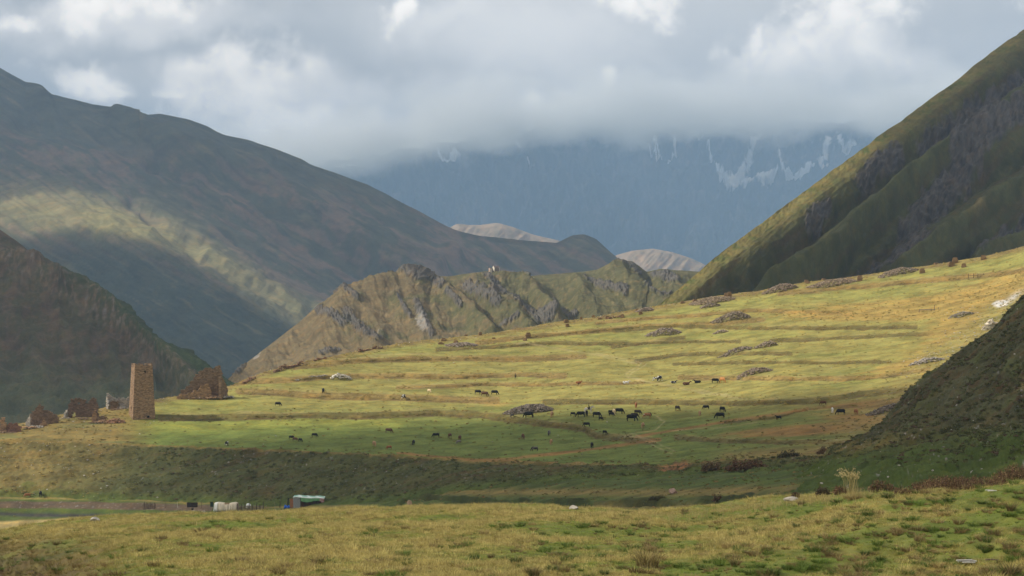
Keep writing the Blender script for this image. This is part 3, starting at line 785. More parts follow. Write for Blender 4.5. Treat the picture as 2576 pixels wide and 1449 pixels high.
# ---- big mountain on the left, far
D_SKY = [(-900, -260, 5600), (-300, 30, 5180), (0, 170, 4971), (65, 207, 4941), (90, 209, 4928), (105, 214, 4921), (130, 237, 4915), (170, 246, 4900), (230, 262, 4872), (290, 270, 4844), (350, 291, 4829), (400, 286, 4816), (470, 299, 4788), (520, 317, 4773), (560, 338, 4760), (620, 351, 4760), (700, 377, 4747), (760, 401, 4732),
         (780, 413, 4732), (850, 438, 4717), (920, 462, 4717), (1000, 503, 4704), (1060, 535, 4704), (1120, 567, 4691), (1150, 580, 4691), (1200, 592, 4676), (1300, 603, 4661), (1400, 611, 4648), (1440, 592, 4648), (1470, 589, 4635), (1500, 601, 4635), (1540, 638, 4620), (1580, 668, 4620), (1650, 705, 4605), (1750, 740, 4592), (1950, 800, 4549)]
def build_left_mountain():
    sky = dense(D_SKY, 2.0, 141, 4, 3)
    brk = [(-900, 640, 3709), (-300, 610, 3640), (0, 588, 3584), (183, 560, 3528), (280, 572, 3472), (355, 590, 3429), (422, 622, 3388), (500, 672, 3332), (583, 728, 3276), (667, 788, 3220), (780, 850, 3164), (950, 860, 3192), (1300, 880, 3291), (1950, 930, 3500)]
    up = [(-900, 430, 4340), (0, 455, 4228), (183, 440, 4187), (355, 470, 4144), (500, 530, 4101), (667, 620, 4060), (800, 700, 3989), (950, 740, 3989), (1300, 790, 3989), (1950, 860, 4060)]
    base = [(-900, 1080, 3220), (0, 1060, 3149), (400, 1050, 3052), (780, 1000, 3011), (1300, 960, 3080), (1950, 960, 3291)]
    px = np.concatenate([np.linspace(-900, -20, 60, endpoint=False), np.linspace(-20, 1950, 780)])
    feats = [([(300, 300), (450, 380), (620, 440), (760, 530), (900, 610), (1090, 690)], 26, 34), ([(640, 360), (800, 450), (960, 540), (1150, 650)], 20, 20), ([(500, 470), (650, 540), (800, 610), (960, 680), (1100, 740)], 22, 26),
             ([(380, 420), (560, 490), (700, 560), (850, 640), (990, 720)], 16, -26), ([(330, 500), (370, 540), (440, 600), (600, 690), (770, 780)], 18, -16), ([(700, 400), (900, 510), (1100, 620)], 18, -18), ([(100, 380), (300, 420), (480, 470)], 24, 16), ([(95, 212), (110, 260), (150, 330)], 14, 14),
             ([(520, 640), (640, 705), (760, 775)], 12, 20), ([(60, 300), (230, 350), (380, 420)], 20, -18), ([(1440, 592), (1480, 640), (1560, 700)], 22, 12)]
    def rel(S):
        PX, PY = S.PX, S.PY
        dsky = PY - np.interp(PX, [p[0] for p in D_SKY], [p[1] for p in D_SKY])
        f = sstep(0, 35, dsky)
        wx = PX + 16 * fbm(PX / 110, PY / 110, 3, 142); wy = PY + 16 * fbm(PX / 110, PY / 110, 3, 143)
        h = 0
        for p, w, a in feats: h = h + a * 1.15 * band(wx, wy, p, w * 1.2)
        q = PX * 0.86 + PY * 0.5; p_ = -PX * 0.5 + PY * 0.86
        h = h + 1.25 * (ridged(p_ / 75 + fbm(q / 120, p_ / 60, 3, 9) * 0.5, q / 330, 4, 144, 0.42) * 6 + fbm(PX / 60, PY / 40, 4, 145) * 5)
        S.push(h * f)
    def col(S):
        PX, PY = S.PX, S.PY
        q = PX * 0.86 + PY * 0.5; p_ = -PX * 0.5 + PY * 0.86
        st = fbm(p_ / 26, q / 170, 5, 146, 0.6); b = fbm(PX / 30, PY / 22, 5, 147, 0.6)
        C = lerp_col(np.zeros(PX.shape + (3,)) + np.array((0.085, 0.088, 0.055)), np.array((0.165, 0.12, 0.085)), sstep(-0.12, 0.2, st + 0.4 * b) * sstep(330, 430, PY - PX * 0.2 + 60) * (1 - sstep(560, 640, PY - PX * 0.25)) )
        C = lerp_col(C, np.array((0.27, 0.24, 0.10)), blob(PX, PY, 120, 530, 300, 60, 8) * 0.8 + band(PX, PY, [(250, 560), (430, 590), (560, 665), (700, 755), (790, 800)], 34) * 0.8)  # sunlit shoulder and spur streak painted in a lighter colour
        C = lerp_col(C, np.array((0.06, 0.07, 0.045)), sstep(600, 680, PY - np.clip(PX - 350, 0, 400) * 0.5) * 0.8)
        C = lerp_col(C, C * 0.55, sstep(0.05, 0.4, fbm(p_ / 9, q / 80, 4, 148)) * 0.6)  # dark gully lines painted in where relief shade is weak
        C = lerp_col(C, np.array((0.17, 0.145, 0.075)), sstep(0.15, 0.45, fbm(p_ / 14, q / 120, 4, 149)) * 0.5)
        return C
    m = terrain_mat('far_slope', scale=9.0, var=0.28, bump=0.8, bdist=0.5)
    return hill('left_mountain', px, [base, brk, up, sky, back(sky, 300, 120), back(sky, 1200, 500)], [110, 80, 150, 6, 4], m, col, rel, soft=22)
LM = build_left_mountain()

def tan_hill(name, sky, seed):
    sky = dense(sky, 1.0, seed, 4, 3)
    base = [(x, 790, d - 330) for x, y, d in sky]
    px = np.linspace(sky[0][0], sky[-1][0], 160)
    def rel(S):
        PX, PY = S.PX, S.PY
        dsky = PY - np.interp(PX, [p[0] for p in sky], [p[1] for p in sky])
        S.push((ridged(PX / 50 + PY / 60, PY / 120, 4, seed + 1) * 14 + fbm(PX / 12, PY / 12, 3, seed + 2) * 2) * sstep(0, 15, dsky))
    def col(S):
        b = fbm(S.PX / 20, S.PY / 14, 4, seed + 3)
        return lerp_col(np.zeros(S.PX.shape + (3,)) + np.array((0.36, 0.27, 0.18)), np.array((0.24, 0.19, 0.12)), sstep(-0.2, 0.5, b))
    m = terrain_mat(name + '_turf', scale=9.0, var=0.15, bump=0.5, bdist=0.5)
    return hill('tan_hill', px, [base, sky, back(sky, 200, 90), back(sky, 700, 250)], [70, 5, 3], m, col, rel)
tan_hill('tan_a', [(1060, 640, 7612), (1120, 578, 7612), (1150, 563, 7612), (1180, 566, 7612), (1210, 566, 7612), (1250, 560, 7612), (1290, 571, 7612), (1340, 590, 7612), (1410, 606, 7612), (1480, 650, 7612)], 151)
tan_hill('tan_b', [(1480, 700, 7431), (1550, 642, 7431), (1590, 631, 7431), (1640, 625, 7431), (1690, 634, 7431), (1740, 650, 7431), (1775, 667, 7431), (1850, 710, 7431)], 156)

# ---- the snow-dusted wall at the head of the valley
def build_wall():
    top = dense([(300, 450, 14000), (560, 445, 14000), (700, 430, 13950), (800, 415, 13900), (900, 404, 13900), (1000, 388, 13900), (1080, 372, 13900), (1180, 350, 13900), (1300, 330, 13900), (1500, 325, 13900), (1700, 322, 13900), (1900, 316, 13900), (2100, 314, 13900), (2300, 300, 13900), (2600, 270, 13900), (3400, 250, 13900)], 22, 161, 6, 3)
    base = [(300, 800, 12403), (1288, 800, 12276), (3400, 800, 12403)]
    px = np.linspace(300, 3400, 900)
    def gl(PX, PY): return ridged(PX / 95 + PY / 260 + fbm(PX / 90, PY / 90, 4, 160) * 0.9, PY / 170 - PX / 600, 6, 162, 0.55)
    def rel(S):
        PX, PY = S.PX, S.PY
        ft = 0.12 + 0.88 * sstep(0, 110, PY - np.interp(PX[0], [p[0] for p in top], [p[1] for p in top])[None])
        S.push(ft * (gl(PX, PY) * 300 + ridged(PX / 34 + PY / 70 + fbm(PX / 40, PY / 40, 3, 169), PY / 60, 3, 168) * 40 + fbm(PX / 45, PY / 40, 4, 163, 0.5) * 60))
    def col(S):
        PX, PY = S.PX, S.PY
        g = gl(PX, PY); fn = fbm(PX / 9, PY / 12, 5, 164, 0.65)
        C = lerp_col(np.zeros(PX.shape + (3,)) + np.array((0.05, 0.055, 0.05)), np.array((0.15, 0.135, 0.12)), sstep(-0.2, 0.5, 0.5 * fn + 0.9 * fbm(PX / 55 + PY / 120, PY / 60, 5, 171, 0.6)))
        sn = 0
        for p, w in (([(1785, 470), (1810, 488), (1845, 492), (1870, 470), (1890, 430), (1905, 390), (1912, 360)], 9), ([(1845, 492), (1900, 496), (1960, 488), (2010, 480), (2060, 462), (2110, 440)], 10), ([(1965, 490), (1962, 455), (1958, 430)], 6),
                     ([(2030, 478), (2060, 440), (2075, 400), (2080, 360)], 9), ([(2060, 460), (2100, 430), (2130, 425)], 7), ([(1745, 380), (1770, 420), (1795, 470)], 3.5), ([(1060, 425), (1110, 432), (1165, 436), (1150, 425)], 8), ([(850, 425), (930, 432), (1000, 425)], 6),
                     ([(1210, 395), (1222, 430), (1240, 440)], 3), ([(1290, 400), (1310, 430)], 2.5), ([(1640, 400), (1660, 430), (1630, 440)], 4), ([(1690, 380), (1700, 420), (1680, 445)], 4), ([(2110, 360), (2120, 400), (2150, 420)], 7), ([(1330, 470), (1340, 490)], 2.5)):
            sn = sn + band(PX, PY, p, w)
        C = lerp_col(C, np.array((0.75, 0.78, 0.80)), sstep(0.30, 0.60, sn * 0.95 + fn * 0.9 + 0.25 * fbm(PX / 5, PY / 14, 4, 167, 0.7) - 0.1) * 0.85)
        hi = 0.6 * sstep(450, 330, PY + 30 * fbm(PX / 60, PY * 0, 3, 165) + sstep(1300, 1000, PX) * -20 + sstep(1800, 2000, PX) * -20)
        C = lerp_col(C, np.array((0.75, 0.78, 0.80)), hi * sstep(0.18, 0.42, fbm(PX / 9 + PY / 24, PY / 9, 5, 166, 0.7)) * 0.75)
        return C
    m = terrain_mat('far_wall_rock', scale=60.0, var=0.12, bump=0.3, bdist=0.5)
    return hill('far_mountain', px, [base, top, back(top, 300, 100)], [200, 4], m, col, rel)
WL = build_wall()
# ================================================================== AIR AND CLOUDS
def vol_mat(name, color, density, aniso=0.0):
    m, T = new_mat(name)
    out = T.n('ShaderNodeOutputMaterial'); v = T.n('ShaderNodeVolumePrincipled')
    v.inputs['Color'].default_value = color + (1,)
    v.inputs['Density'].default_value = density
    v.inputs['Anisotropy'].default_value = aniso
    T.link(v.outputs[0], out.inputs['Volume'])
    return m

HAZE_TOP = 1720.0
def build_haze():
    x0, x1, y0, y1, z0, z1 = -7600.0, 7600.0, -1500.0, 21500.0, -425.0, HAZE_TOP
    V = [(x, y, z) for z in (z0, z1) for y in (y0, y1) for x in (x0, x1)]
    Fc = [(0, 2, 3, 1), (4, 5, 7, 6), (0, 1, 5, 4), (2, 6, 7, 3), (0, 4, 6, 2), (1, 3, 7, 5)]
    me = bpy.data.meshes.new('haze'); me.from_pydata(V, [], Fc); me.update()
    me.materials.append(vol_mat('haze_air', HAZE_COL, HAZE_DENS, HAZE_ANI))
    o = bpy.data.objects.new('haze', me); o['kind'] = 'stuff'; link(o)
HAZE_COL, HAZE_DENS, HAZE_ANI = (0.43, 0.66, 0.99), 0.000072, 0.0
build_haze()

M_cloud = vol_mat('cloud_vapour', (0.97, 0.97, 0.98), 0.06, 0.25)
def pip(X, Y, poly):
    ins = np.zeros(X.shape, bool); d = np.full(X.shape, 1e9)
    n = len(poly)
    for i in range(n):
        x0, y0 = poly[i]; x1, y1 = poly[(i + 1) % n]
        c = ((y0 > Y) != (y1 > Y)) & (X < (x1 - x0) * (Y - y0) / (y1 - y0 + 1e-12) + x0)
        ins ^= c
        dx, dy = x1 - x0, y1 - y0
        t = np.clip(((X - x0) * dx + (Y - y0) * dy) / (dx * dx + dy * dy + 1e-9), 0, 1)
        d = np.minimum(d, np.hypot(X - (x0 + t * dx), Y - (y0 + t * dy)))
    return np.where(ins, d, -d)

M_thin = vol_mat('thin_cloud_vapour', (0.97, 0.97, 0.98), 0.017, 0.25)
M_half = vol_mat('loose_cloud_vapour', (0.97, 0.97, 0.98), 0.045, 0.25)
def cloud_over(points, h, edge, thick, rough, seed, step=None, mat=None):
    """a bank of cloud at height h, drifting where it keeps the sun from the ground at 'points'"""
    poly = []
    for P in points:
        s = (h - P.z) / SUNV.z
        poly.append((P.x + SUNV.x * s, P.y + SUNV.y * s))
    xs = [p[0] for p in poly]; ys = [p[1] for p in poly]
    step = step or edge / 4
    gx = np.arange(min(xs) - edge, max(xs) + edge, step); gy = np.arange(min(ys) - edge, max(ys) + edge, step)
    X, Y = np.meshgrid(gx, gy)
    sd_ = pip(X, Y, poly) + rough * fbm(X / (rough * 4), Y / (rough * 4), 4, seed)
    H = np.where(sd_ > 0, thick * np.clip(sd_ / edge, 0, 1) ** 1.3, 0)
    top = H * (1 + 0.25 * fbm(X / (edge * 1.5), Y / (edge * 1.5), 4, seed + 1)); bot = H * 0.35
    R, C = X.shape
    up = np.stack([X, Y, h + top], -1).reshape(-1, 3); dn = np.stack([X, Y, h - bot], -1).reshape(-1, 3)
    Hf = H.ravel(); idx_up = np.arange(R * C); idx_dn = np.where(Hf > 0, np.arange(R * C) + R * C, np.arange(R * C))
    f = grid_faces(R, C)
    keep = (Hf[f] > 0).any(1)
    f = f[keep]
    fa = np.concatenate([idx_up[f], idx_dn[f][:, ::-1]])
    V = np.concatenate([up, dn])
    used = np.unique(fa); mp = np.full(len(V), -1); mp[used] = np.arange(len(used))
    me = mesh_np('cloud', V[used], mp[fa], True)
    me.materials.append(mat or M_cloud)
    o = bpy.data.objects.new('cloud', me); link(o); o['kind'] = 'structure'
    return o
HC = HAZE_TOP + 60
# cloud whose shadow lies over the near fields, the bank, the valley floor and the spur
pf, pl, ps = on_field, on_floor, lambda x, y: SPUR.at(x, y)
cloud_over([pl(300, 1262), on_field(330, 1112), on_field(600, 1098), on_field(900, 1078), on_field(1200, 1052), on_field(1380, 1040), on_field(1560, 1024), on_field(1850, 1014), on_field(2050, 1002), on_field(2250, 985),
            W(2330, 950, 400), W(2480, 850, 420), W(2700, 700, 420), W(3200, 500, 420), W(3300, 1100, 150), W(2800, 1215, 118), W(2400, 1245, 122), W(2000, 1280, 160), W(1600, 1300, 210), W(1200, 1300, 290), W(700, 1296, 400)],
           HC, 40, 60, 14, 201)
# over the great right slope
r_ = RH.at
cloud_over([r_(1700, 790), r_(1820, 735), r_(1960, 632), r_(2080, 530), r_(2170, 440), r_(2260, 330) + Vector((0, 60, 0)), r_(2500, 130) + Vector((0, 260, 0)), W(3000, -100, 2000), W(3200, 500, 1500), W(2700, 640, 1060), W(2300, 730, 960), W(1900, 790, 930)],
           HC + 20, 45, 70, 12, 211, mat=M_half)
# over the left slope
cloud_over([W(-900, 1170, 1000), W(640, 1100, 1000), W(660, 1010, 1150), W(500, 890, 1280), W(200, 690, 1480), W(0, 550, 1600), W(-900, 0, 2000)], HC + 150, 60, 60, 20, 221, mat=M_half)
# over the far mountain, leaving the lit shoulder free
l_ = LM.at
cloud_over([W(-900, 1060, 3080), W(0, 1060, 3052), W(800, 1000, 2940), l_(760, 850), l_(667, 800), l_(583, 742), l_(500, 686), l_(422, 636), l_(355, 602), l_(280, 584), l_(183, 572), l_(80, 590), l_(-20, 620), W(-900, 700, 3500)], HC + 100, 45, 60, 14, 231)
cloud_over([l_(-20, 520), l_(60, 500), l_(200, 480), l_(330, 520), l_(440, 560), l_(540, 632), l_(640, 690), l_(760, 760), l_(830, 800), W(1000, 830, 3220), W(1950, 900, 3500), W(1950, 700, 5040), W(1300, 560, 5460), W(800, 380, 5460), W(300, 230, 5460), W(-200, 60, 5740), W(-1000, -200, 6020), W(-1000, 520, 3920)], HC + 140, 130, 75, 40, 241, mat=M_thin)
# over the wall at the head of the valley
cloud_over([W(300, 780, 12300), W(1100, 770, 12200), W(1900, 770, 12200), W(3400, 770, 12300), W(3400, 150, 15500), W(300, 150, 15500)], 3400, 400, 200, 90, 251, mat=vol_mat('high_cloud_vapour', (0.97, 0.97, 0.98), 0.009, 0.25))

# cloud bank resting on the far wall: one slab of vapour, thick in its middle, torn at its edges
def cloud_bank():
    m, T = new_mat('bank_vapour')
    out = T.n('ShaderNodeOutputMaterial'); v = T.n('ShaderNodeVolumePrincipled')
    v.inputs['Color'].default_value = (0.985, 0.985, 0.985, 1); v.inputs['Anisotropy'].default_value = 0.0
    tc = T.n('ShaderNodeTexCoord'); P = tc.outputs['Object']
    sp = T.n('ShaderNodeSeparateXYZ'); T.link(P, sp.inputs[0])
    n1 = T.noise(T.vmath('MULTIPLY', P, (1, 1, 1.3)), 1 / 420.0, 6, 0.62, 0.3)
    zb = T.math('ADD', T.ramp(sp.outputs[0], -1500, 100, 585, 850, 'LINEAR'), T.ramp(sp.outputs[0], 100, 3200, 0, 85, 'LINEAR'))
    h = T.math('DIVIDE', T.math('SUBTRACT', sp.outputs[2], zb), 150.0)
    lower = T.ramp(T.math('ADD', h, T.math('MULTIPLY', T.math('SUBTRACT', n1, 0.5), 3.4)), 0.0, 1.3)
    zt = T.ramp(sp.outputs[0], -1500, 200, 960, 1330, 'LINEAR')
    h2 = T.math('DIVIDE', T.math('SUBTRACT', zt, sp.outputs[2]), 260.0)
    upper = T.ramp(T.math('ADD', h2, T.math('MULTIPLY', T.math('SUBTRACT', n1, 0.5), 3.8)), 0.0, 1.3)
    ex = T.math('MULTIPLY', T.ramp(sp.outputs[0], -2350, -1650), T.ramp(sp.outputs[1], 11050, 11250))
    ex = T.math('MULTIPLY', ex, T.ramp(sp.outputs[1], 12000, 11800))
    d = T.math('MULTIPLY', T.math('MULTIPLY', lower, upper), ex)
    T.link(T.math('MULTIPLY', d, 0.0075), v.inputs['Density'])
    T.link(v.outputs[0], out.inputs['Volume'])
    x0, x1, y0, y1, z0, z1 = -2450.0, 4500.0, 11000.0, 12050.0, 520.0, 1500.0
    V = [(x, y, z) for z in (z0, z1) for y in (y0, y1) for x in (x0, x1)]
    me = bpy.data.meshes.new('cloud_bank'); me.from_pydata(V, [], [(0, 2, 3, 1), (4, 5, 7, 6), (0, 1, 5, 4), (2, 6, 7, 3), (0, 4, 6, 2), (1, 3, 7, 5)]); me.update()
    me.materials.append(m)
    o = bpy.data.objects.new('cloud_bank', me); link(o); o['kind'] = 'structure'
    SC.cycles.volume_step_rate = 1.0; SC.cycles.volume_max_steps = 64
cloud_bank()
# ================================================================== MATERIALS FOR THINGS
def simple_mat(name, col, var=0.25, scale=3.0, rough=0.9, bump=0.3, bdist=0.02, attr=None, spec=0.2, translucent=0.0, objvar=0.0):
    m, T = new_mat(name)
    out = T.n('ShaderNodeOutputMaterial'); b = T.n('ShaderNodeBsdfPrincipled')
    b.inputs['Roughness'].default_value = rough; b.inputs['Specular IOR Level'].default_value = spec
    tc = T.n('ShaderNodeTexCoord'); P = tc.outputs['Object']
    n1 = T.noise(P, scale, 5, 0.65)
    f = T.ramp(n1, 0.25, 0.75, 1 - var, 1 + var, 'LINEAR')
    if attr:
        at = T.n('ShaderNodeAttribute', attribute_name=attr[0], attribute_type=attr[1])
        c = T.mix(1.0, at.outputs['Color'], f, 'MULTIPLY')
    else:
        c = T.mix(1.0, col + (1,), f, 'MULTIPLY')
    if objvar:
        oi = T.n('ShaderNodeObjectInfo')
        c = T.mix(1.0, c, T.ramp(oi.outputs['Random'], 0, 1, 1 - objvar, 1 + objvar, 'LINEAR'), 'MULTIPLY')
    T.link(c, b.inputs['Base Color'])
    if bump:
        bp = T.n('ShaderNodeBump'); bp.inputs['Strength'].default_value = bump; bp.inputs['Distance'].default_value = bdist
        T.link(T.noise(P, scale * 3, 4, 0.7), bp.inputs['Height']); T.link(bp.outputs[0], b.inputs['Normal'])
    if translucent:
        tr = T.n('ShaderNodeBsdfTranslucent'); T.link(c, tr.inputs[0])
        mx = T.n('ShaderNodeMixShader'); mx.inputs[0].default_value = translucent
        T.link(b.outputs[0], mx.inputs[1]); T.link(tr.outputs[0], mx.inputs[2]); T.link(mx.outputs[0], out.inputs[0])
    else:
        T.link(b.outputs[0], out.inputs[0])
    return m

M_stone = simple_mat('wall_stone', (0.3, 0.2, 0.12), 0.3, 4.0, attr=('cover', 'GEOMETRY'), bump=0.4, bdist=0.03)
M_blade = simple_mat('grass_blade', (1, 1, 1), 0.12, 6.0, attr=('tint', 'INSTANCER'), bump=0, translucent=0.3, rough=0.7)
M_blade_g = simple_mat('tussock_blade', (1, 1, 1), 0.15, 6.0, attr=('cover', 'GEOMETRY'), bump=0, translucent=0.28, rough=0.7, objvar=0.25)
M_rock = simple_mat('boulder', (0.36, 0.33, 0.29), 0.3, 5.0, bump=0.5, bdist=0.04)
M_rock_w = simple_mat('pale_boulder', (0.40, 0.37, 0.32), 0.25, 5.0, bump=0.4, bdist=0.03)
M_hay = simple_mat('hay', (0.22, 0.14, 0.068), 0.4, 7.0, bump=0.7, bdist=0.06)
M_dark = simple_mat('dark_void', (0.02, 0.017, 0.014), 0.1, bump=0)
M_wood = simple_mat('grey_wood', (0.17, 0.13, 0.095), 0.35, 6.0, bump=0.4)
M_wood_d = simple_mat('dark_wood', (0.055, 0.042, 0.032), 0.35, 6.0, bump=0.4)
M_bleach = simple_mat('bleached_wood', (0.62, 0.60, 0.57), 0.2, 9.0, bump=0.4)

# ================================================================== GEOMETRY HELPERS
class Bag:
    """collects boxes, rods and loose faces with a colour per vertex; builds one mesh"""
    def __init__(self): self.v = []; self.f = []; self.c = []
    def quadbox(self, corners, col):
        n = len(self.v); self.v += [tuple(c) for c in corners]; self.c += [col] * 8
        self.f += [(n, n + 3, n + 2, n + 1), (n + 4, n + 5, n + 6, n + 7), (n, n + 1, n + 5, n + 4), (n + 1, n + 2, n + 6, n + 5), (n + 2, n + 3, n + 7, n + 6), (n + 3, n, n + 4, n + 7)]
    def box(self, c, h, rz=0.0, col=(0.3, 0.3, 0.3), rnd=None, jit=0.0, tilt=(0, 0)):
        M = Matrix.Rotation(rz, 3, 'Z') @ Matrix.Rotation(tilt[0], 3, 'X') @ Matrix.Rotation(tilt[1], 3, 'Y')
        cs = []
        for sz in (-1, 1):
            for sx, sy in ((-1, -1), (1, -1), (1, 1), (-1, 1)):
                p = Vector((sx * h[0], sy * h[1], sz * h[2]))
                if rnd: p = Vector([a * (1 + rnd.uniform(-jit, jit)) for a in p])
                cs.append(Vector(c) + M @ p)
        self.quadbox(cs, col)
    def rod(self, a, b, r0, r1, n=5, col=(0.3, 0.3, 0.3)):
        a, b = Vector(a), Vector(b); d = (b - a)
        if d.length < 1e-6: return
        q = d.to_track_quat('Z', 'Y').to_matrix()
        k = len(self.v)
        for P, r in ((a, r0), (b, r1)):
            for i in range(n):
                t = 2 * math.pi * i / n
                self.v.append(tuple(P + q @ Vector((math.cos(t) * r, math.sin(t) * r, 0)))); self.c.append(col)
        for i in range(n):
            j = (i + 1) % n
            self.f.append((k + i, k + j, k + n + j, k + n + i))
        self.f.append(tuple(range(k + n - 1, k - 1, -1))); self.f.append(tuple(range(k + n, k + 2 * n)))
    def face(self, pts, col):
        k = len(self.v); self.v += [tuple(p) for p in pts]; self.c += [col] * len(pts); self.f.append(tuple(range(k, k + len(pts))))
    def build(self, name, mat, parent=None, smooth=False, kind=None, loc=None):
        me = bpy.data.meshes.new(name); me.from_pydata(self.v, [], self.f); me.update()
        color_attr(me, np.array(self.c, np.float32) if self.c else np.zeros((0, 3)))
        if smooth:
            me.polygons.foreach_set('use_smooth', np.ones(len(me.polygons), bool))
        me.materials.append(mat)
        o = bpy.data.objects.new(name, me); link(o, parent)
        if kind: o['kind'] = kind
        if loc is not None: o.location = loc
        return o

def stone_col(r, base=(0.30, 0.20, 0.125), spread=0.3):
    k = 1 + r.uniform(-spread, spread); t = r.uniform(-0.06, 0.06)
    return (base[0] * k * (1 + t), base[1] * k, base[2] * k * (1 - t * 1.5))

def rock_mesh(name, seed, sub=2, sq=(1, 1, 0.7), rough=0.35):
    r = random.Random(seed)
    bm = bmesh.new(); bmesh.ops.create_icosphere(bm, subdivisions=sub, radius=1.0)
    planes = [(Vector((r.gauss(0, 1), r.gauss(0, 1), r.gauss(0, 1))).normalized(), r.uniform(0.55, 0.85)) for _ in range(9)]
    for v in bm.verts:
        for n, d in planes:
            e = v.co.dot(n) - d
            if e > 0: v.co -= n * e
        v.co *= 1 + r.uniform(-rough, rough) * 0.15
        v.co = Vector((v.co.x * sq[0], v.co.y * sq[1], v.co.z * sq[2]))
    me = bpy.data.meshes.new(name); bm.to_mesh(me); bm.free()
    return me

def skin_mesh(name, verts, edges, sub=1, mirror_names=None):
    bm = bmesh.new(); lay = bm.verts.layers.skin.verify(); vs = []
    for i, (co, r) in enumerate(verts):
        v = bm.verts.new(co); s = v[lay]
        s.radius = (r, r) if not isinstance(r, tuple) else r
        s.use_root = (i == 0)
        vs.append(v)
    for a, b in edges: bm.edges.new((vs[a], vs[b]))
    me = bpy.data.meshes.new(name + '_skeleton'); bm.to_mesh(me); bm.free()
    o = bpy.data.objects.new(name + '_tmp', me); COL.objects.link(o)
    sk = o.modifiers.new('s', 'SKIN'); sk.branch_smoothing = 0.6
    if sub:
        ss = o.modifiers.new('u', 'SUBSURF'); ss.levels = sub; ss.render_levels = sub
    dg = bpy.context.evaluated_depsgraph_get(); dg.update()
    out = bpy.data.meshes.new_from_object(o.evaluated_get(dg)); out.name = name
    bpy.data.objects.remove(o); bpy.data.meshes.remove(me)
    out.polygons.foreach_set('use_smooth', np.ones(len(out.polygons), bool))
    return out

def scatter(name, P, scale, rz, pick, tint, protos, tilt=None):
    """thousands of small plants or stones that nobody could count: one object, geometry-node instances on its points"""
    P = np.asarray(P, np.float32)
    me = bpy.data.meshes.new(name); me.vertices.add(len(P)); me.vertices.foreach_set('co', P.ravel())
    for nm, arr in (('sc', scale), ('rz', rz)):
        a = me.attributes.new(nm, 'FLOAT', 'POINT'); a.data.foreach_set('value', np.asarray(arr, np.float32))
    a = me.attributes.new('pick', 'INT', 'POINT'); a.data.foreach_set('value', np.asarray(pick, np.int32))
    c = np.ones((len(P), 4), np.float32); c[:, :3] = tint
    a = me.attributes.new('tint', 'FLOAT_COLOR', 'POINT'); a.data.foreach_set('color', c.ravel())
    col = bpy.data.collections.new(name + '_kinds')
    for m_ in protos:
        col.objects.link(bpy.data.objects.new(m_.name, m_))
    ng = bpy.data.node_groups.new(name, 'GeometryNodeTree')
    ng.interface.new_socket('Geometry', in_out='INPUT', socket_type='NodeSocketGeometry')
    ng.interface.new_socket('Geometry', in_out='OUTPUT', socket_type='NodeSocketGeometry')
    N = ng.nodes; L = ng.links
    gi = N.new('NodeGroupInput'); go = N.new('NodeGroupOutput')
    ip = N.new('GeometryNodeInstanceOnPoints'); ci = N.new('GeometryNodeCollectionInfo')
    ci.inputs['Collection'].default_value = col; ci.inputs['Separate Children'].default_value = True; ci.inputs['Reset Children'].default_value = True
    def attr(nm, t):
        a_ = N.new('GeometryNodeInputNamedAttribute'); a_.data_type = t; a_.inputs['Name'].default_value = nm
        return [s_ for s_ in a_.outputs if s_.enabled and s_.name == 'Attribute'][0]
    L.new(gi.outputs[0], ip.inputs['Points']); L.new(ci.outputs[0], ip.inputs['Instance'])
    ip.inputs['Pick Instance'].default_value = True
    L.new(attr('pick', 'INT'), ip.inputs['Instance Index']); L.new(attr('sc', 'FLOAT'), ip.inputs['Scale'])
    cx = N.new('ShaderNodeCombineXYZ'); L.new(attr('rz', 'FLOAT'), cx.inputs[2]); L.new(cx.outputs[0], ip.inputs['Rotation'])
    L.new(ip.outputs[0], go.inputs[0])
    o = bpy.data.objects.new(name, me); link(o); o['kind'] = 'stuff'
    md = o.modifiers.new('scatter', 'NODES'); md.node_group = ng
    return o

def tuft_mesh(name, n, h, spread, w, seed, mat, lean=0.5, cols=None, segs=2):
    """a tuft of bent tapering blades"""
    r = random.Random(seed); V = []; Fs = []; C = []
    for i in range(n):
        a = r.uniform(0, 2 * math.pi); rad = spread * math.sqrt(r.random())
        x, y = math.cos(a) * rad, math.sin(a) * rad
        ln = lean * (0.3 + r.random()) ; da = a + r.uniform(-0.9, 0.9)
        hh = h * r.uniform(0.55, 1.1); ww = w * r.uniform(0.7, 1.3)
        fa = r.uniform(0, math.pi); fx, fy = math.cos(fa) * ww / 2, math.sin(fa) * ww / 2
        k = len(V); col = r.choice(cols) if cols else (1, 1, 1)
        for s in range(segs + 1):
            t = s / segs; zx = x + math.cos(da) * ln * hh * t * t; zy = y + math.sin(da) * ln * hh * t * t; zz = hh * t * (1 - 0.25 * ln * t)
            q = (1 - t * 0.85)
            if s < segs: V += [(zx - fx * q, zy - fy * q, zz), (zx + fx * q, zy + fy * q, zz)]; C += [col, col]
            else: V.append((zx, zy, zz)); C.append(col)
        for s in range(segs - 1): Fs.append((k + 2 * s, k + 2 * s + 1, k + 2 * s + 3, k + 2 * s + 2))
        Fs.append((k + 2 * segs - 2, k + 2 * segs - 1, k + 2 * segs))
    me = bpy.data.meshes.new(name); me.from_pydata(V, [], Fs); me.update()
    color_attr(me, np.array(C, np.float32)); me.materials.append(mat)
    return me

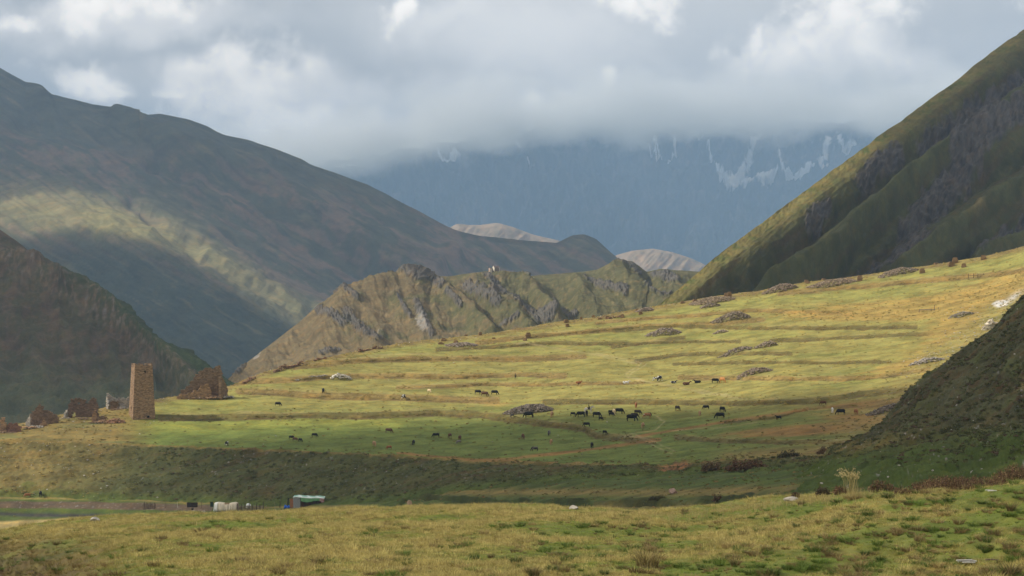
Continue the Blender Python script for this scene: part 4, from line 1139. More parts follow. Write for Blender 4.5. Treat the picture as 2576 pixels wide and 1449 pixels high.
# ================================================================== GRASS, HEATH AND LOOSE STONES
def near_grass():
    rs = np.random.RandomState(3)
    r0, r1 = G.rows['near'] - 3, G.rows['crest'] + 4
    X, Y, Z = G.X[r0:r1], G.Yw[r0:r1], G.Z[r0:r1]
    PX = G.PX[r0:r1]
    keepc = np.nonzero((PX[0] > -160) & (PX[0] < 2740))[0]
    c0, c1 = keepc[0], keepc[-1]
    X, Y, Z, PX = X[:, c0:c1], Y[:, c0:c1], Z[:, c0:c1], PX[:, c0:c1]
    dry = G.dry[r0:r1, c0:c1]
    area = np.abs(np.gradient(X, axis=1) * np.gradient(Y, axis=0))
    dens = 46.0 * area * (0.7 + 0.6 * rs.rand(*area.shape))
    nn = rs.poisson(dens)
    ii, jj = np.nonzero(nn)
    cnt = nn[ii, jj]; ii = np.repeat(ii, cnt); jj = np.repeat(jj, cnt)
    u = rs.rand(len(ii)); v = rs.rand(len(ii))
    i2 = np.minimum(ii + 1, X.shape[0] - 1); j2 = np.minimum(jj + 1, X.shape[1] - 1)
    def bil(A): return (A[ii, jj] * (1 - u) + A[i2, jj] * u) * (1 - v) + (A[ii, j2] * (1 - u) + A[i2, j2] * u) * v
    P = np.stack([bil(X), bil(Y), bil(Z) - 0.01], 1)
    d = bil(dry); px = PX[ii, jj]
    lft = sstep(1900, 1300, px)
    fine = rs.rand(len(d)) * 0.7 - 0.35
    t = sstep(-0.2, 0.3, d + 0.18 * lft + fine * 0.7 - 0.03)[:, None]
    green = np.array((0.21, 0.275, 0.042)) * (0.6 + 0.85 * rs.rand(len(d), 1)); straw = np.array((0.48, 0.395, 0.145)) * (0.5 + 0.9 * rs.rand(len(d), 1))
    tint = green * (1 - t) + straw * t
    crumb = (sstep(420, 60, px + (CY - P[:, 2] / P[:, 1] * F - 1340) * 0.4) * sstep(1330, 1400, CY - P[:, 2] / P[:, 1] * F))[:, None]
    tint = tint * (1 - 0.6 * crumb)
    cr_ = crumb[:, 0] > 0.35
    sc = (0.5 + 0.6 * rs.rand(len(d))) * (0.65 + 0.75 * np.clip(t[:, 0], 0, 1)) * (1 + 0.5 * (rs.rand(len(d)) > 0.97)) * np.where(cr_ & (rs.rand(len(d)) < 0.55), 0.05, 1.0)
    pick = np.where(rs.rand(len(d)) < t[:, 0] * 0.6, 2 + rs.randint(0, 2, len(d)), rs.randint(0, 2, len(d)))
    protos = [tuft_mesh('grass_a', 24, 0.075, 0.13, 0.015, 1, M_blade, 1.0), tuft_mesh('grass_b', 26, 0.055, 0.15, 0.015, 2, M_blade, 1.3),
              tuft_mesh('grass_c', 16, 0.125, 0.10, 0.012, 3, M_blade, 0.8), tuft_mesh('grass_d', 12, 0.17, 0.07, 0.010, 4, M_blade, 0.6)]
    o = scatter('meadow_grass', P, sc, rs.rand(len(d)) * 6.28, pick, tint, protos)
    # taller dry stems along the crest, denser to the right
    n = 1500
    px = np.concatenate([rs.uniform(1500, 2200, n // 2), rs.uniform(200, 2620, n // 2)])
    cr_y = np.interp(px, [p[0] for p in CREST], [p[1] for p in CREST])
    P2 = np.array([tuple(G.at(a, b + abs(g), G.rows['near'], G.rows['crest'] + 4)) for a, b, g in zip(px, cr_y + 3, rs.normal(0, 9, n))])
    tint = np.array((0.48, 0.38, 0.17)) * (0.6 + 0.6 * rs.rand(n, 1))
    scatter('dry_stems', P2, 0.35 + 0.9 * rs.rand(n) ** 2, rs.rand(n) * 6.28, rs.randint(0, 2, n), tint,
            [tuft_mesh('stem_a', 7, 0.30, 0.12, 0.010, 7, M_blade, 0.5), tuft_mesh('stem_b', 5, 0.38, 0.10, 0.010, 8, M_blade, 0.6)])
    # coarser darker tufts among the turf
    n = 4600
    px = rs.uniform(-100, 2700, n); yy = rs.uniform(1215, 1475, n)
    k_ = (yy > np.interp(px, [p[0] for p in CREST], [p[1] for p in CREST]) + 4) & (rs.rand(n) < 0.45 + 0.55 * sstep(900, 1900, px)) & (fbm(px / 90, yy / 30, 4, 77) > -0.08)
    px, yy = px[k_], yy[k_]; n = len(px)
    P3 = np.array([tuple(on_near(a, b)) for a, b in zip(px, yy)])
    t = (rs.rand(n, 1) < 0.45)
    tint = np.where(t, np.array((0.28, 0.21, 0.09)), np.array((0.12, 0.175, 0.035))) * (0.6 + 0.7 * rs.rand(n, 1))
    scatter('coarse_grass', P3, 0.35 + 0.85 * rs.rand(n) ** 2.2, rs.rand(n) * 6.28, rs.randint(0, 2, n), tint,
            [tuft_mesh('coarse_a', 90, 0.20, 0.17, 0.016, 17, M_blade, 1.5), tuft_mesh('coarse_b', 80, 0.24, 0.13, 0.016, 18, M_blade, 1.3)])
near_grass()

def clump_mesh(name, seed, mat, flat=0.55):
    """a low rounded clump of heath or rough grass: a tight bunch of leaf-sized faces"""
    r = random.Random(seed); V = []; Fs = []; C = []
    for i in range(34):
        th = r.uniform(0, 2 * math.pi); ph = math.acos(r.uniform(0.0, 1.0)); rad = r.uniform(0.55, 1.0)
        c = Vector((math.cos(th) * math.sin(ph) * rad, math.sin(th) * math.sin(ph) * rad, math.cos(ph) * rad * flat))
        n_ = Vector((c.x, c.y, c.z * 1.5 + 0.3)).normalized(); n_ = (n_ + Vector((r.gauss(0, .4), r.gauss(0, .4), r.gauss(0, .4)))).normalized()
        t = n_.orthogonal().normalized(); b = n_.cross(t); s = r.uniform(0.16, 0.30); k = len(V)
        V += [tuple(c + t * s), tuple(c + b * s * 0.8), tuple(c - t * s), tuple(c - b * s * 0.8)]; Fs.append((k, k + 1, k + 2, k + 3))
        C += [(1, 1, 1)] * 4
    me = bpy.data.meshes.new(name); me.from_pydata(V, [], Fs); me.update(); color_attr(me, np.array(C)); me.materials.append(mat)
    return me

def sample_sheet(S, r0, r1, dens_fun, rs, x0=-60, x1=2640):
    X, Y, Z, PX = S.X[r0:r1], S.Yw[r0:r1], S.Z[r0:r1], S.PX[r0:r1]
    k = np.nonzero((PX[0] > x0) & (PX[0] < x1))[0]
    sl = slice(k[0], k[-1])
    X, Y, Z, PX = X[:, sl], Y[:, sl], Z[:, sl], PX[:, sl]
    ax = np.stack([np.gradient(a, axis=1) for a in (X, Y, Z)], -1); ay = np.stack([np.gradient(a, axis=0) for a in (X, Y, Z)], -1)
    area = np.linalg.norm(np.cross(ax, ay), axis=-1)
    iy = CY - Z / Y * F
    nn = rs.poisson(np.clip(area * dens_fun(PX, iy, X, Y), 0, 30))
    ii, jj = np.nonzero(nn); cnt = nn[ii, jj]; ii = np.repeat(ii, cnt); jj = np.repeat(jj, cnt)
    u = rs.rand(len(ii)); v = rs.rand(len(ii)); i2 = np.minimum(ii + 1, X.shape[0] - 1); j2 = np.minimum(jj + 1, X.shape[1] - 1)
    def bil(A): return (A[ii, jj] * (1 - u) + A[i2, jj] * u) * (1 - v) + (A[ii, j2] * (1 - u) + A[i2, j2] * u) * v
    return np.stack([bil(X), bil(Y), bil(Z)], 1), PX[ii, jj], iy[ii, jj]

def rough_cover():
    rs = np.random.RandomState(11)
    protos = [clump_mesh('clump_%s' % c, i, M_blade) for i, c in enumerate(('a', 'b', 'c'))]
    # heath clumps on the embankment
    P, px, iy = sample_sheet(G, G.rows['bank'] + 4, G.rows['field'] - 2, lambda a, b, x, y: 0.9 * sstep(-0.3, 0.3, fbm(x / 7, y / 3, 4, 301)) * (0.35 + 0.65 * sstep(120, 480, a)), rs)
    lf = sstep(420, 80, px)[:, None]
    tint = (np.array((0.14, 0.15, 0.055)) * (1 - lf) + np.array((0.42, 0.32, 0.11)) * lf) * (0.6 + 0.8 * rs.rand(len(P), 1))
    tint[rs.rand(len(P)) < 0.12] = (0.18, 0.12, 0.065)
    scatter('embankment_heath', P, 0.25 + 0.45 * rs.rand(len(P)) ** 2, rs.rand(len(P)) * 6.28, rs.randint(0, 3, len(P)), tint, protos)
    # heath on the spur
    P, px, iy = sample_sheet(SPUR, 0, SPUR.X.shape[0] - 8, lambda a, b, x, y: 2.0 * sstep(-0.35, 0.35, fbm(x / 6, y / 4, 4, 303)) * sstep(1200, 1080, b), rs, 1900)
    tint = np.array((0.13, 0.14, 0.055)) * (0.65 + 0.6 * rs.rand(len(P), 1)); tint[rs.rand(len(P)) < 0.2] = (0.14, 0.095, 0.06)
    scatter('hillside_heath', P, 0.2 + 0.4 * rs.rand(len(P)) ** 2, rs.rand(len(P)) * 6.28, rs.randint(0, 3, len(P)), tint, protos)
    # rough grass on the terrace banks and the ridge
    def dens(a, b, x, y):
        m = 0
        for pts, hw, g in RISERS: m = m + band(a, b, pts, hw * 1.0)
        rim = sstep(20, 4, b - np.interp(a, [p[0] for p in K9], [p[1] for p in K9]))
        gr = sstep(-60, 40, (a - 2230) * 0.62 + (b - 960) * 0.78 - 40)
        gold = blob(a, b, 2330, 762, 330, 22, -4) + blob(a, b, 2520, 715, 130, 30, -12) + blob(a, b, 2200, 795, 220, 16)
        md = (1 - sstep(280, 420, a)) * sstep(1100, 1085, b)
        edge = sstep(12, 2, np.interp(a, [p[0] for p in K8], [p[1] for p in K8]) - b)
        return (0.55 * np.clip(m, 0, 1) + 0.5 * rim + 0.35 * gr + 0.3 * np.clip(gold, 0, 1) + 0.35 * md + 0.3 * edge) * sstep(-0.35, 0.3, fbm(x / 6, y / 4, 3, 305)) + 0.03
    P, px, iy = sample_sheet(G, G.rows['field'], G.rows['ridge'] + 4, dens, rs)
    t = rs.rand(len(P), 1); k = sstep(1010, 1060, iy)[:, None]
    tint = (np.array((0.55, 0.40, 0.14)) * t + np.array((0.34, 0.31, 0.10)) * (1 - t)) * (0.7 + 0.5 * rs.rand(len(P), 1)) * (1 - 0.45 * k)  # tint darkened over the cloud-shaded lower terraces
    scatter('terrace_rough_grass', P, 0.2 + 0.38 * rs.rand(len(P)) ** 2, rs.rand(len(P)) * 6.28, rs.randint(0, 3, len(P)), tint, protos)
    # valley floor
    P, px, iy = sample_sheet(G, G.rows['floor'], G.rows['bank'] + 4, lambda a, b, x, y: 0.35 * sstep(880, 1000, a) * sstep(-0.2, 0.3, fbm(x / 6, y / 4, 4, 307)) + 0.01, rs)
    t = rs.rand(len(P), 1)
    tint = (np.array((0.34, 0.23, 0.09)) * t + np.array((0.15, 0.18, 0.055)) * (1 - t)) * (0.7 + 0.5 * rs.rand(len(P), 1))
    scatter('valley_rough_grass', P, 0.15 + 0.3 * rs.rand(len(P)) ** 2, rs.rand(len(P)) * 6.28, rs.randint(0, 3, len(P)), tint, protos)
    # loose stones
    Mst = simple_mat('loose_stone', (1, 1, 1), 0.25, 3.0, attr=('tint', 'INSTANCER'), bump=0.3)
    st = []
    for i in range(4):
        me = rock_mesh('stone_%s' % 'abcd'[i], 50 + i, 1); me.materials.append(Mst); st.append(me)
    Ps = []
    P, px, iy = sample_sheet(G, G.rows['bank'] + 3, G.rows['field'], lambda a, b, x, y: 0.05 * sstep(0.05, 0.3, fbm(x / 14, y / 7, 3, 311)) + 0.012 * (1 + 4 * (a < 300)), rs); Ps.append(P)
    P, px, iy = sample_sheet(SPUR, 0, SPUR.X.shape[0] - 8, lambda a, b, x, y: 0.09 * sstep(0.1, 0.35, fbm(x / 10, y / 8, 3, 312)) + 0.008, rs, 1900); Ps.append(P)
    P, px, iy = sample_sheet(G, G.rows['field'], G.rows['ridge'] + 3, lambda a, b, x, y: 0.10 * sstep(14, 3, b - np.interp(a, [p[0] for p in K9], [p[1] for p in K9])) + 0.22 * (1 - sstep(300, 470, a)) * sstep(1098, 1080, b) * sstep(-0.1, 0.2, fbm(x / 5, y / 4, 3, 313)) + 0.25 * (blob(a, b, 2330, 902, 60, 14, -8) + blob(a, b, 2485, 810, 40, 18, -40) + blob(a, b, 2420, 785, 40, 10, -15) + blob(a, b, 2400, 860, 120, 25, -35)) + 0.0012, rs); Ps.append(P)
    P = np.concatenate(Ps)
    scatter('loose_stones', P, 0.10 + 0.28 * rs.rand(len(P)) ** 3, rs.rand(len(P)) * 6.28, rs.randint(0, 4, len(P)), np.array((0.44, 0.40, 0.34)) * (0.45 + 0.9 * rs.rand(len(P), 1)), st)
rough_cover()
# ================================================================== STONE BUILDINGS
def mpp(P): return P.y / F          # metres per picture unit at a point

def frame_at(P, ang):
    """local axes for a wall: u along it, v across (away from the camera), at angle ang degrees"""
    a = math.radians(ang)
    return Vector((math.cos(a), math.sin(a), 0)), Vector((-math.sin(a), math.cos(a), 0))

def wall_mesh(length, prof, thick, seed, course=0.24, slen=0.55, base=(0.30, 0.20, 0.125), holes=(), sink=0.6, spread=0.3):
    """dry-stone wall along +x from 0 to length; prof = [(x, h)] ragged top; one block right through per stone"""
    r = random.Random(seed); b = Bag()
    xs = [p[0] for p in prof]; hs = [p[1] for p in prof]
    z = -sink
    k = 0
    zmax = max(hs)
    while z < zmax:
        ch = course * r.uniform(0.8, 1.25)
        x = -r.uniform(0, slen * 0.5)
        while x < length:
            w = slen * r.uniform(0.55, 1.5)
            xc = x + w / 2
            top = float(np.interp(xc, xs, hs)) + r.uniform(-0.2, 0.2) + 0.45 * float(fbm(xc * 0.9 + seed, 0.3, 3, 1))
            ok = z + ch * 0.5 < top and xc > 0 and xc < length
            for (h0, h1, z0, z1, arch) in holes:
                if h0 < xc < h1 and z0 < z + ch / 2 < z1:
                    if not arch or (z + ch / 2) < z1 - (z1 - z0) * 0.45 * (2 * (xc - (h0 + h1) / 2) / (h1 - h0)) ** 2: ok = False
            if ok:
                jt = r.uniform(-0.045, 0.045)
                b.box((xc, jt, z + ch / 2), (w / 2 * 1.015, thick / 2 * r.uniform(0.9, 1.08), ch / 2 * 1.02), r.uniform(-0.04, 0.04), stone_col(r, base, spread), r, 0.05, (r.uniform(-.03, .03), r.uniform(-.03, .03)))
            x += w
        z += ch
    return b

def rubble(b, r, cx, cy_, rx, ry, n, size, base, zf=None, hmax=0.5):
    """heap of loose stones added to a bag, in local metres"""
    for i in range(n):
        a = r.uniform(0, 6.283); q = math.sqrt(r.random())
        x, y = cx + math.cos(a) * q * rx, cy_ + math.sin(a) * q * ry
        s = size * r.uniform(0.5, 1.5)
        z = (1 - q * q) * hmax * r.uniform(0.6, 1.0) + (zf(x, y) if zf else 0)
        b.box((x, y, z), (s, s * r.uniform(0.5, 0.9), s * r.uniform(0.25, 0.6)), r.uniform(0, 3.14), stone_col(r, base, 0.35), r, 0.25, (r.uniform(-.5, .5), r.uniform(-.5, .5)))

def top_profile(x0, pts, basey, k):
    """picture outline of a wall top -> metres along and above the base"""
    return [((x - x0) * k, (basey(x) - y) * k) for x, y in pts]

def build_tower():
    P = on_field(344, 1055); k = mpp(P); P.y += 2.5
    wb, wt, H = 6.6, 5.0, 138 * k + 1.0
    t = empty('watchtower', (P.x + 0.8, P.y + 1.0, P.z - 0.9), math.radians(22), label='tall tapering stone watchtower with loopholes, intact among the roofless ruins', cat='tower')
    core = Bag(); hb, ht = wb / 2 - 0.42, wt / 2 - 0.42
    core.quadbox([Vector((sx * hb, sy * hb, -1)) for sx, sy in ((-1, -1), (1, -1), (1, 1), (-1, 1))] + [Vector((sx * ht, sy * ht, H - 0.5)) for sx, sy in ((-1, -1), (1, -1), (1, 1), (-1, 1))], (0.055, 0.04, 0.03))  # core coloured dark so the openings look like shaded recesses
    core.build('inner_core', M_stone, t)
    r = random.Random(77)
    names = {0: 'front_wall', 1: 'right_wall', 2: 'back_wall', 3: 'left_wall'}
    holes = {0: [(0.3, H * 0.865, 0.16, 0.42), (1.1, H * 0.10, 0.14, 0.3)], 3: [(0.1, H * 0.865, 0.17, 0.42), (0.5, H * 0.235, 0.2, 0.6)], 1: [(0, H * 0.86, 0.16, 0.4)], 2: [(0, H * 0.86, 0.16, 0.4)]}
    for side in range(4):
        b = Bag(); z = -1.0; rot = Matrix.Rotation(side * math.pi / 2, 3, 'Z')
        while z < H:
            ch = r.uniform(0.17, 0.30); f = max(0, (z + 1)) / (H + 1); half = (wb / 2) * (1 - f) + (wt / 2) * f
            if z > H - 0.9: drop = (z - (H - 0.9)) / 0.9
            else: drop = 0
            x = -half
            while x < half - 0.02:
                w = min(r.uniform(0.3, 0.85), half - x)
                if half - (x + w) < 0.15: w = half - x
                xc = x + w / 2
                hole = any(abs(xc - hx) < hw + 0.05 and abs(z + ch / 2 - hz) < hh for hx, hz, hw, hh in holes[side])
                if not hole and r.random() > drop * 0.75:
                    pr = r.uniform(-0.035, 0.045)
                    col = stone_col(r, (0.30, 0.198, 0.12), 0.32)
                    c = rot @ Vector((xc, -half + 0.25 - pr, z + ch / 2))
                    b.box(c, (w / 2 * 0.985, 0.25, ch / 2 * 0.96), side * math.pi / 2 + r.uniform(-.012, .012), col, r, 0.02)
                x += w
            z += ch
        b.build(names[side], M_stone, t, kind='stuff')
        for hx, hz, hw, hh in holes[side]:
            lb = Bag(); f = hz / H; half = (wb / 2) * (1 - f) + (wt / 2) * f
            lb.box(rot @ Vector((hx, -half + 0.10, hz + hh + 0.06)), (hw + 0.28, 0.16, 0.09), side * math.pi / 2, (0.34, 0.25, 0.16))
            lb.box(rot @ Vector((hx, -half + 0.44, hz)), (hw + 0.2, 0.03, hh + 0.1), side * math.pi / 2, (0.012, 0.01, 0.008))  # near-black panel stands in for the shade inside the opening
            lb.build('loophole', M_stone, t)
    return t
build_tower()

def ruin(label, x0, y0, ang, walls, seed, name='ruined_house', cat='ruin', dy=0.0, rub=()):
    P = on_field(x0, y0); k = mpp(P)
    t = empty(name, (P.x, P.y + dy, P.z), 0, label=label, cat=cat, group='roofless stone ruins on the mound')
    for i, (u0, v0, ang_, length, prof, th, holes, base) in enumerate(walls):
        b = wall_mesh(length, prof, th, seed + i, base=base, holes=holes, course=0.26)
        w = b.build('wall', M_stone, t, kind='stuff')
        w.location = (u0, v0, 0); w.rotation_euler = (0, 0, math.radians(ang_))
    if rub:
        b = Bag(); r = random.Random(seed + 50)
        for (cx, cy_, rx, ry, n, size, hm, base) in rub: rubble(b, r, cx, cy_, rx, ry, n, size, base, None, hm)
        b.build('fallen_stone', M_stone, t, kind='stuff')
    return t

RB = (0.225, 0.155, 0.10); RO = (0.32, 0.205, 0.12); RG = (0.36, 0.32, 0.27)
def prof_px(x0, y0, k, pts): return [((x - x0) * k, (y0 - y) * k) for x, y in pts]
def ruins():
    k = on_field(450, 1001).y / F
    # big wedge-shaped wall right of the tower
    pr = prof_px(443, 1001, k, [(443, 995), (451, 990), (453, 982), (461, 981), (463, 973), (473, 973), (475, 961), (483, 960), (486, 946), (495, 946), (498, 934), (508, 934), (512, 927), (524, 925), (530, 930), (535, 925), (540, 922), (549, 922), (552, 930), (554, 948), (556, 966)])
    front = prof_px(446, 1001, k, [(446, 997), (456, 991), (458, 995), (472, 988), (480, 990), (490, 979), (497, 982), (506, 968), (513, 972), (520, 962), (526, 976), (532, 990)])
    ruin('large wedge-shaped ruined wall rising to a peak, on the slope right of the watchtower', 443, 1001, 0,
         [(0, 2.6, 9, (556 - 443) * k, pr, 0.9, (), RB), (0.6, -0.9, 14, (532 - 446) * k, [(a, b_ + 0.25 * 0) for a, b_ in front], 0.8, (), RO), ((552 - 443) * k, 1.0, 75, 5.0, [(0, 6.3), (2, 5.6), (3.5, 4.0), (5, 2.0)], 0.8, (), RB)], 400,
         rub=[(10.5, 2.2, 2.8, 2, 90, 0.3, 0.5, RO), (14.5, 3.6, 2.6, 1.4, 90, 0.25, 0.35, RG), (4, -0.3, 4, 0.8, 60, 0.2, 0.25, RB)])
    # ruin with the arched doorway
    k = on_field(165, 1052).y / F
    y0 = 1053
    pr = prof_px(170, y0, k, [(170, 1020), (173, 1009), (180, 1003), (192, 1002.5), (205, 1005), (212, 1008), (214, 1014), (219, 1014.5), (222, 1008), (227, 1003), (232, 1001.5), (237, 1004), (240, 1012), (243, 1027)])
    ar = ((178.5 - 170) * k, (187.5 - 170) * k, 0.2, (y0 - 1034) * k, True)
    hs = (ar, ((182 - 170) * k, (184 - 170) * k, (y0 - 1018.5) * k, (y0 - 1014) * k, False), ((193.5 - 170) * k, (196.5 - 170) * k, (y0 - 1018) * k, (y0 - 1013.5) * k, False), ((217.5 - 170) * k, (219.7 - 170) * k, (y0 - 1037) * k, (y0 - 1030) * k, False))
    ruin('ruined house wall with an arched doorway and two small square windows', 170, y0, 0,
         [(0, 1.5, 3, (243 - 170) * k, pr, 0.8, hs, (0.17, 0.115, 0.08)), (-0.9, 0.6, 60, 1.6, [(0, 2.0), (0.8, 2.4), (1.6, 3.0)], 0.7, (), RG)], 420, rub=[(-0.5, 0.2, 1.6, 0.7, 30, 0.2, 0.2, RG), (6, -1.5, 3.5, 0.8, 50, 0.2, 0.2, RB)])
    # gabled ruin
    y0 = 1074; k = on_field(78, y0).y / F
    pr = prof_px(76, y0, k, [(76, 1040), (82, 1037), (86, 1031), (90, 1027), (94, 1020), (99, 1017), (103, 1019), (107, 1029), (112, 1034), (118, 1037), (126, 1037), (135, 1042), (143, 1049), (146, 1056)])
    ruin('ruined gable wall with a stepped peak, left of the arched doorway ruin', 76, y0, 0,
         [(0, 0.8, 4, (146 - 76) * k, pr, 0.8, (), (0.20, 0.135, 0.09)), (0.1, 0.8, 158, 1.6, [(0, 3.6), (0.8, 2.6), (1.6, 1.0)], 0.7, (), RG), (2.6, -1.6, 8, 2.4, [(0, 0.4), (0.8, 0.9), (1.5, 2.3), (1.9, 2.1), (2.4, 0.4)], 0.6, (), RO)], 440,
         rub=[(2.0, -2.0, 2.6, 1.0, 110, 0.26, 0.5, RG), (0.5, -3.2, 2.5, 0.7, 60, 0.24, 0.35, RO)])
    # far left stump
    y0 = 1088; k = on_field(10, y0).y / F
    ruin('squat ruin with a narrow stone pillar at the far left of the mound', 2, y0, 0,
         [(0, 0, 0, 1.5, [(0, 3.2), (0.4, 4.3), (1.0, 4.2), (1.1, 3.2), (1.5, 2.2)], 0.9, (), RO), (1.4, 0.5, 3, 3.9, [(0, 1.9), (1.2, 2.5), (2.5, 2.6), (3.5, 2.3), (3.9, 1.2)], 0.9, (), (0.24, 0.13, 0.085)), (-5, 0.6, 4, 5, [(0, 1.0), (3, 1.5), (5, 2.2)], 0.8, (), RO)], 460, rub=[(2, -1.2, 3, 0.7, 50, 0.22, 0.2, RB)])
    # grey walls behind the tower
    y0 = 1030; k = on_field(268, y0).y / F
    pr = prof_px(267, y0, k, [(267, 988), (271, 990), (277, 997), (285, 1001), (295, 1003), (310, 1002), (324, 1003)])
    ruin('pale grey ruined walls close behind the left side of the watchtower', 267, y0, 0,
         [(0, 1.4, 2, (324 - 267) * k, pr, 0.8, (), RG), (0.1, 1.2, -50, 1.4, [(0, 4.0), (1.4, 2.4)], 0.7, (), RG), (1.4, -0.2, 4, 2.2, [(0, 2.3), (2.2, 2.4)], 0.6, (), RB)], 480, rub=[(4.3, 0.3, 2.0, 0.9, 110, 0.24, 1.0, RG), (3.8, -1.4, 2, 0.6, 50, 0.2, 0.3, RB)])
    # pillar with tumbled wall left of the tower foot
    y0 = 1063; k = on_field(236, y0).y / F
    ruin('leaning orange stone pillar and tumbled wall at the left foot of the watchtower', 233, y0, 0,
         [(0, 0, 10, 1.0, [(0, 2.6), (0.3, 3.7), (0.7, 3.9), (1.0, 2.9)], 0.8, (), RO), (0.9, 0.5, 8, 3.0, [(0, 1.8), (1, 1.5), (2.4, 1.9), (3, 1.4)], 0.6, (), RB)], 500,
         rub=[(3.4, -0.2, 2.2, 0.8, 110, 0.3, 0.7, RO), (6.6, -0.6, 2.6, 0.9, 120, 0.32, 1.1, (0.30, 0.17, 0.10)), (1.5, -1.2, 2.2, 0.6, 40, 0.2, 0.2, RB)])
    # remains of field walls on the ridge
    for lab, xa, ya, xb, yb, h in (('broken dark stone wall stub on the ridge above the wedge-shaped ruin', 612, 966, 640, 952, 1.2), ('longest crumbling brown wall along the left part of the ridge', 690, 937, 762, 917, 2.0), ('low brown wall remnant on the ridge below the rocky hill', 900, 886, 960, 876, 1.2),
                                   ('short broken wall on the ridge between the other remnants', 790, 908, 818, 903, 0.9), ('low wall of loose stones running left from the pale stone heap', 745, 957, 820, 945, 0.7), ('collapsed wall on the ridge near the lone boulders right of the rocky hill foot', 1525, 803, 1560, 797, 0.9)):
        A = on_field(xa, ya); B = on_field(xb, yb); d = (B - A); L = math.hypot(d.x, d.y); sl = math.degrees(math.atan2(d.y, d.x)); rr = random.Random(xa)
        b = Bag(); n = int(L / 0.32)
        for i in range(n * 3):
            f = rr.random(); env = 0.35 + 0.65 * max(0, math.sin(f * 9 + xa)) ; z = rr.random() * h * env
            q = A.lerp(B, f) - A
            s = rr.uniform(0.18, 0.42)
            b.box((q.x + rr.uniform(-.25, .25), q.y + rr.uniform(-.3, .3), q.z + z), (s, s * .7, s * .4), rr.uniform(0, 3), stone_col(rr, (0.25, 0.15, 0.095) if 'loose' not in lab else RG, 0.35), rr, 0.2, (rr.uniform(-.3, .3), rr.uniform(-.3, .3)))
        t = empty('field_wall', A, 0, label=lab, cat='wall', group='collapsed field walls')
        b.build('tumbled_stone', M_stone, t, kind='stuff')
ruins()

# ---- stone heaps
def stone_heap(label, cx, yb, w, h, peak=0.55, base=(0.20, 0.165, 0.15), green=0.0, seed=0, slab=1.0, tail=0.0):
    P = on_field(cx, yb); k = mpp(P); W2 = w * k / 2; Hh = h * k * 0.72
    r = random.Random(seed + int(cx))
    t = empty('stone_heap', P, 0, label=label, cat='stone heap', group='heaps of cleared stones on the terraces')
    D2 = max(W2 * 0.55, 1.5)
    # ground slope under it
    A = on_field(cx - w * 0.45, yb - 0.0); slope = 0
    gl = lambda x, y: G_local_z(P.x + x, P.y + y, P) 
    def hgt(u, v):
        e = max(0.0, 1 - u * u - v * v)
        c_ = (peak - 0.5) * 2; q_ = (u - c_) / ((1 + c_) if u < c_ else (1 - c_) + 0.15)
        return (e ** 0.5) * math.cos(min(1.0, abs(q_)) * math.pi / 2) ** 0.8 * (0.9 + 0.2 * fbm(u * 3.1 + cx, v * 2.0, 2, 5))
    V = []; n = 26; m = 12
    me_v = []; 
    for j in range(m + 1):
        for i in range(n + 1):
            u = -1 + 2 * i / n; v = -1 + 2 * j / m
            x, y = u * W2, v * D2
            me_v.append((x, y, gl(x, y) + hgt(u, v) * Hh * 0.9 - 0.25 + 0.1 * r.random()))
    fs = grid_faces(m + 1, n + 1)
    me = mesh_np('mound', np.array(me_v), fs, False); color_attr(me, np.tile(np.array(base) * 0.5 + np.array((0.03, 0.03, 0.0)) if not green else np.array((0.21, 0.185, 0.065)), (len(me_v), 1)))
    me.materials.append(M_stone); o = bpy.data.objects.new('mound', me); link(o, t)
    b = Bag(); area = W2 * D2 * 3.14; s0 = 0.30 * slab
    cnt = int(min(1500, area / (s0 * s0) * 0.8 * (1 - green)))
    for i in range(cnt):
        a = r.uniform(0, 6.283); q = math.sqrt(r.random()); u, v = math.cos(a) * q, math.sin(a) * q
        s = s0 * r.uniform(0.45, 1.1)
        x, y = u * W2, v * D2
        b.box((x, y, gl(x, y) + hgt(u, v) * Hh * 0.9 - 0.05 + 0.15 * r.random()), (s, s * r.uniform(.5, .9), s * r.uniform(.25, .5)), r.uniform(0, 3.14), stone_col(r, base, 0.45), r, 0.25, (r.uniform(-.6, .6), r.uniform(-.6, .6)))
    b.build('stone', M_stone, t, kind='stuff')

_kx, _ky, _kz = G.X[G.rows['field']:G.rows['ridge'] + 8, ::4].ravel(), G.Yw[G.rows['field']:G.rows['ridge'] + 8, ::4].ravel(), G.Z[G.rows['field']:G.rows['ridge'] + 8, ::4].ravel()
def G_local_z(x, y, P):
    d = (_kx - x) ** 2 + ((_ky - y)) ** 2
    i = np.argpartition(d, 3)[:4]; w = 1 / (d[i] + 0.3)
    return float((w * _kz[i]).sum() / w.sum()) - P.z

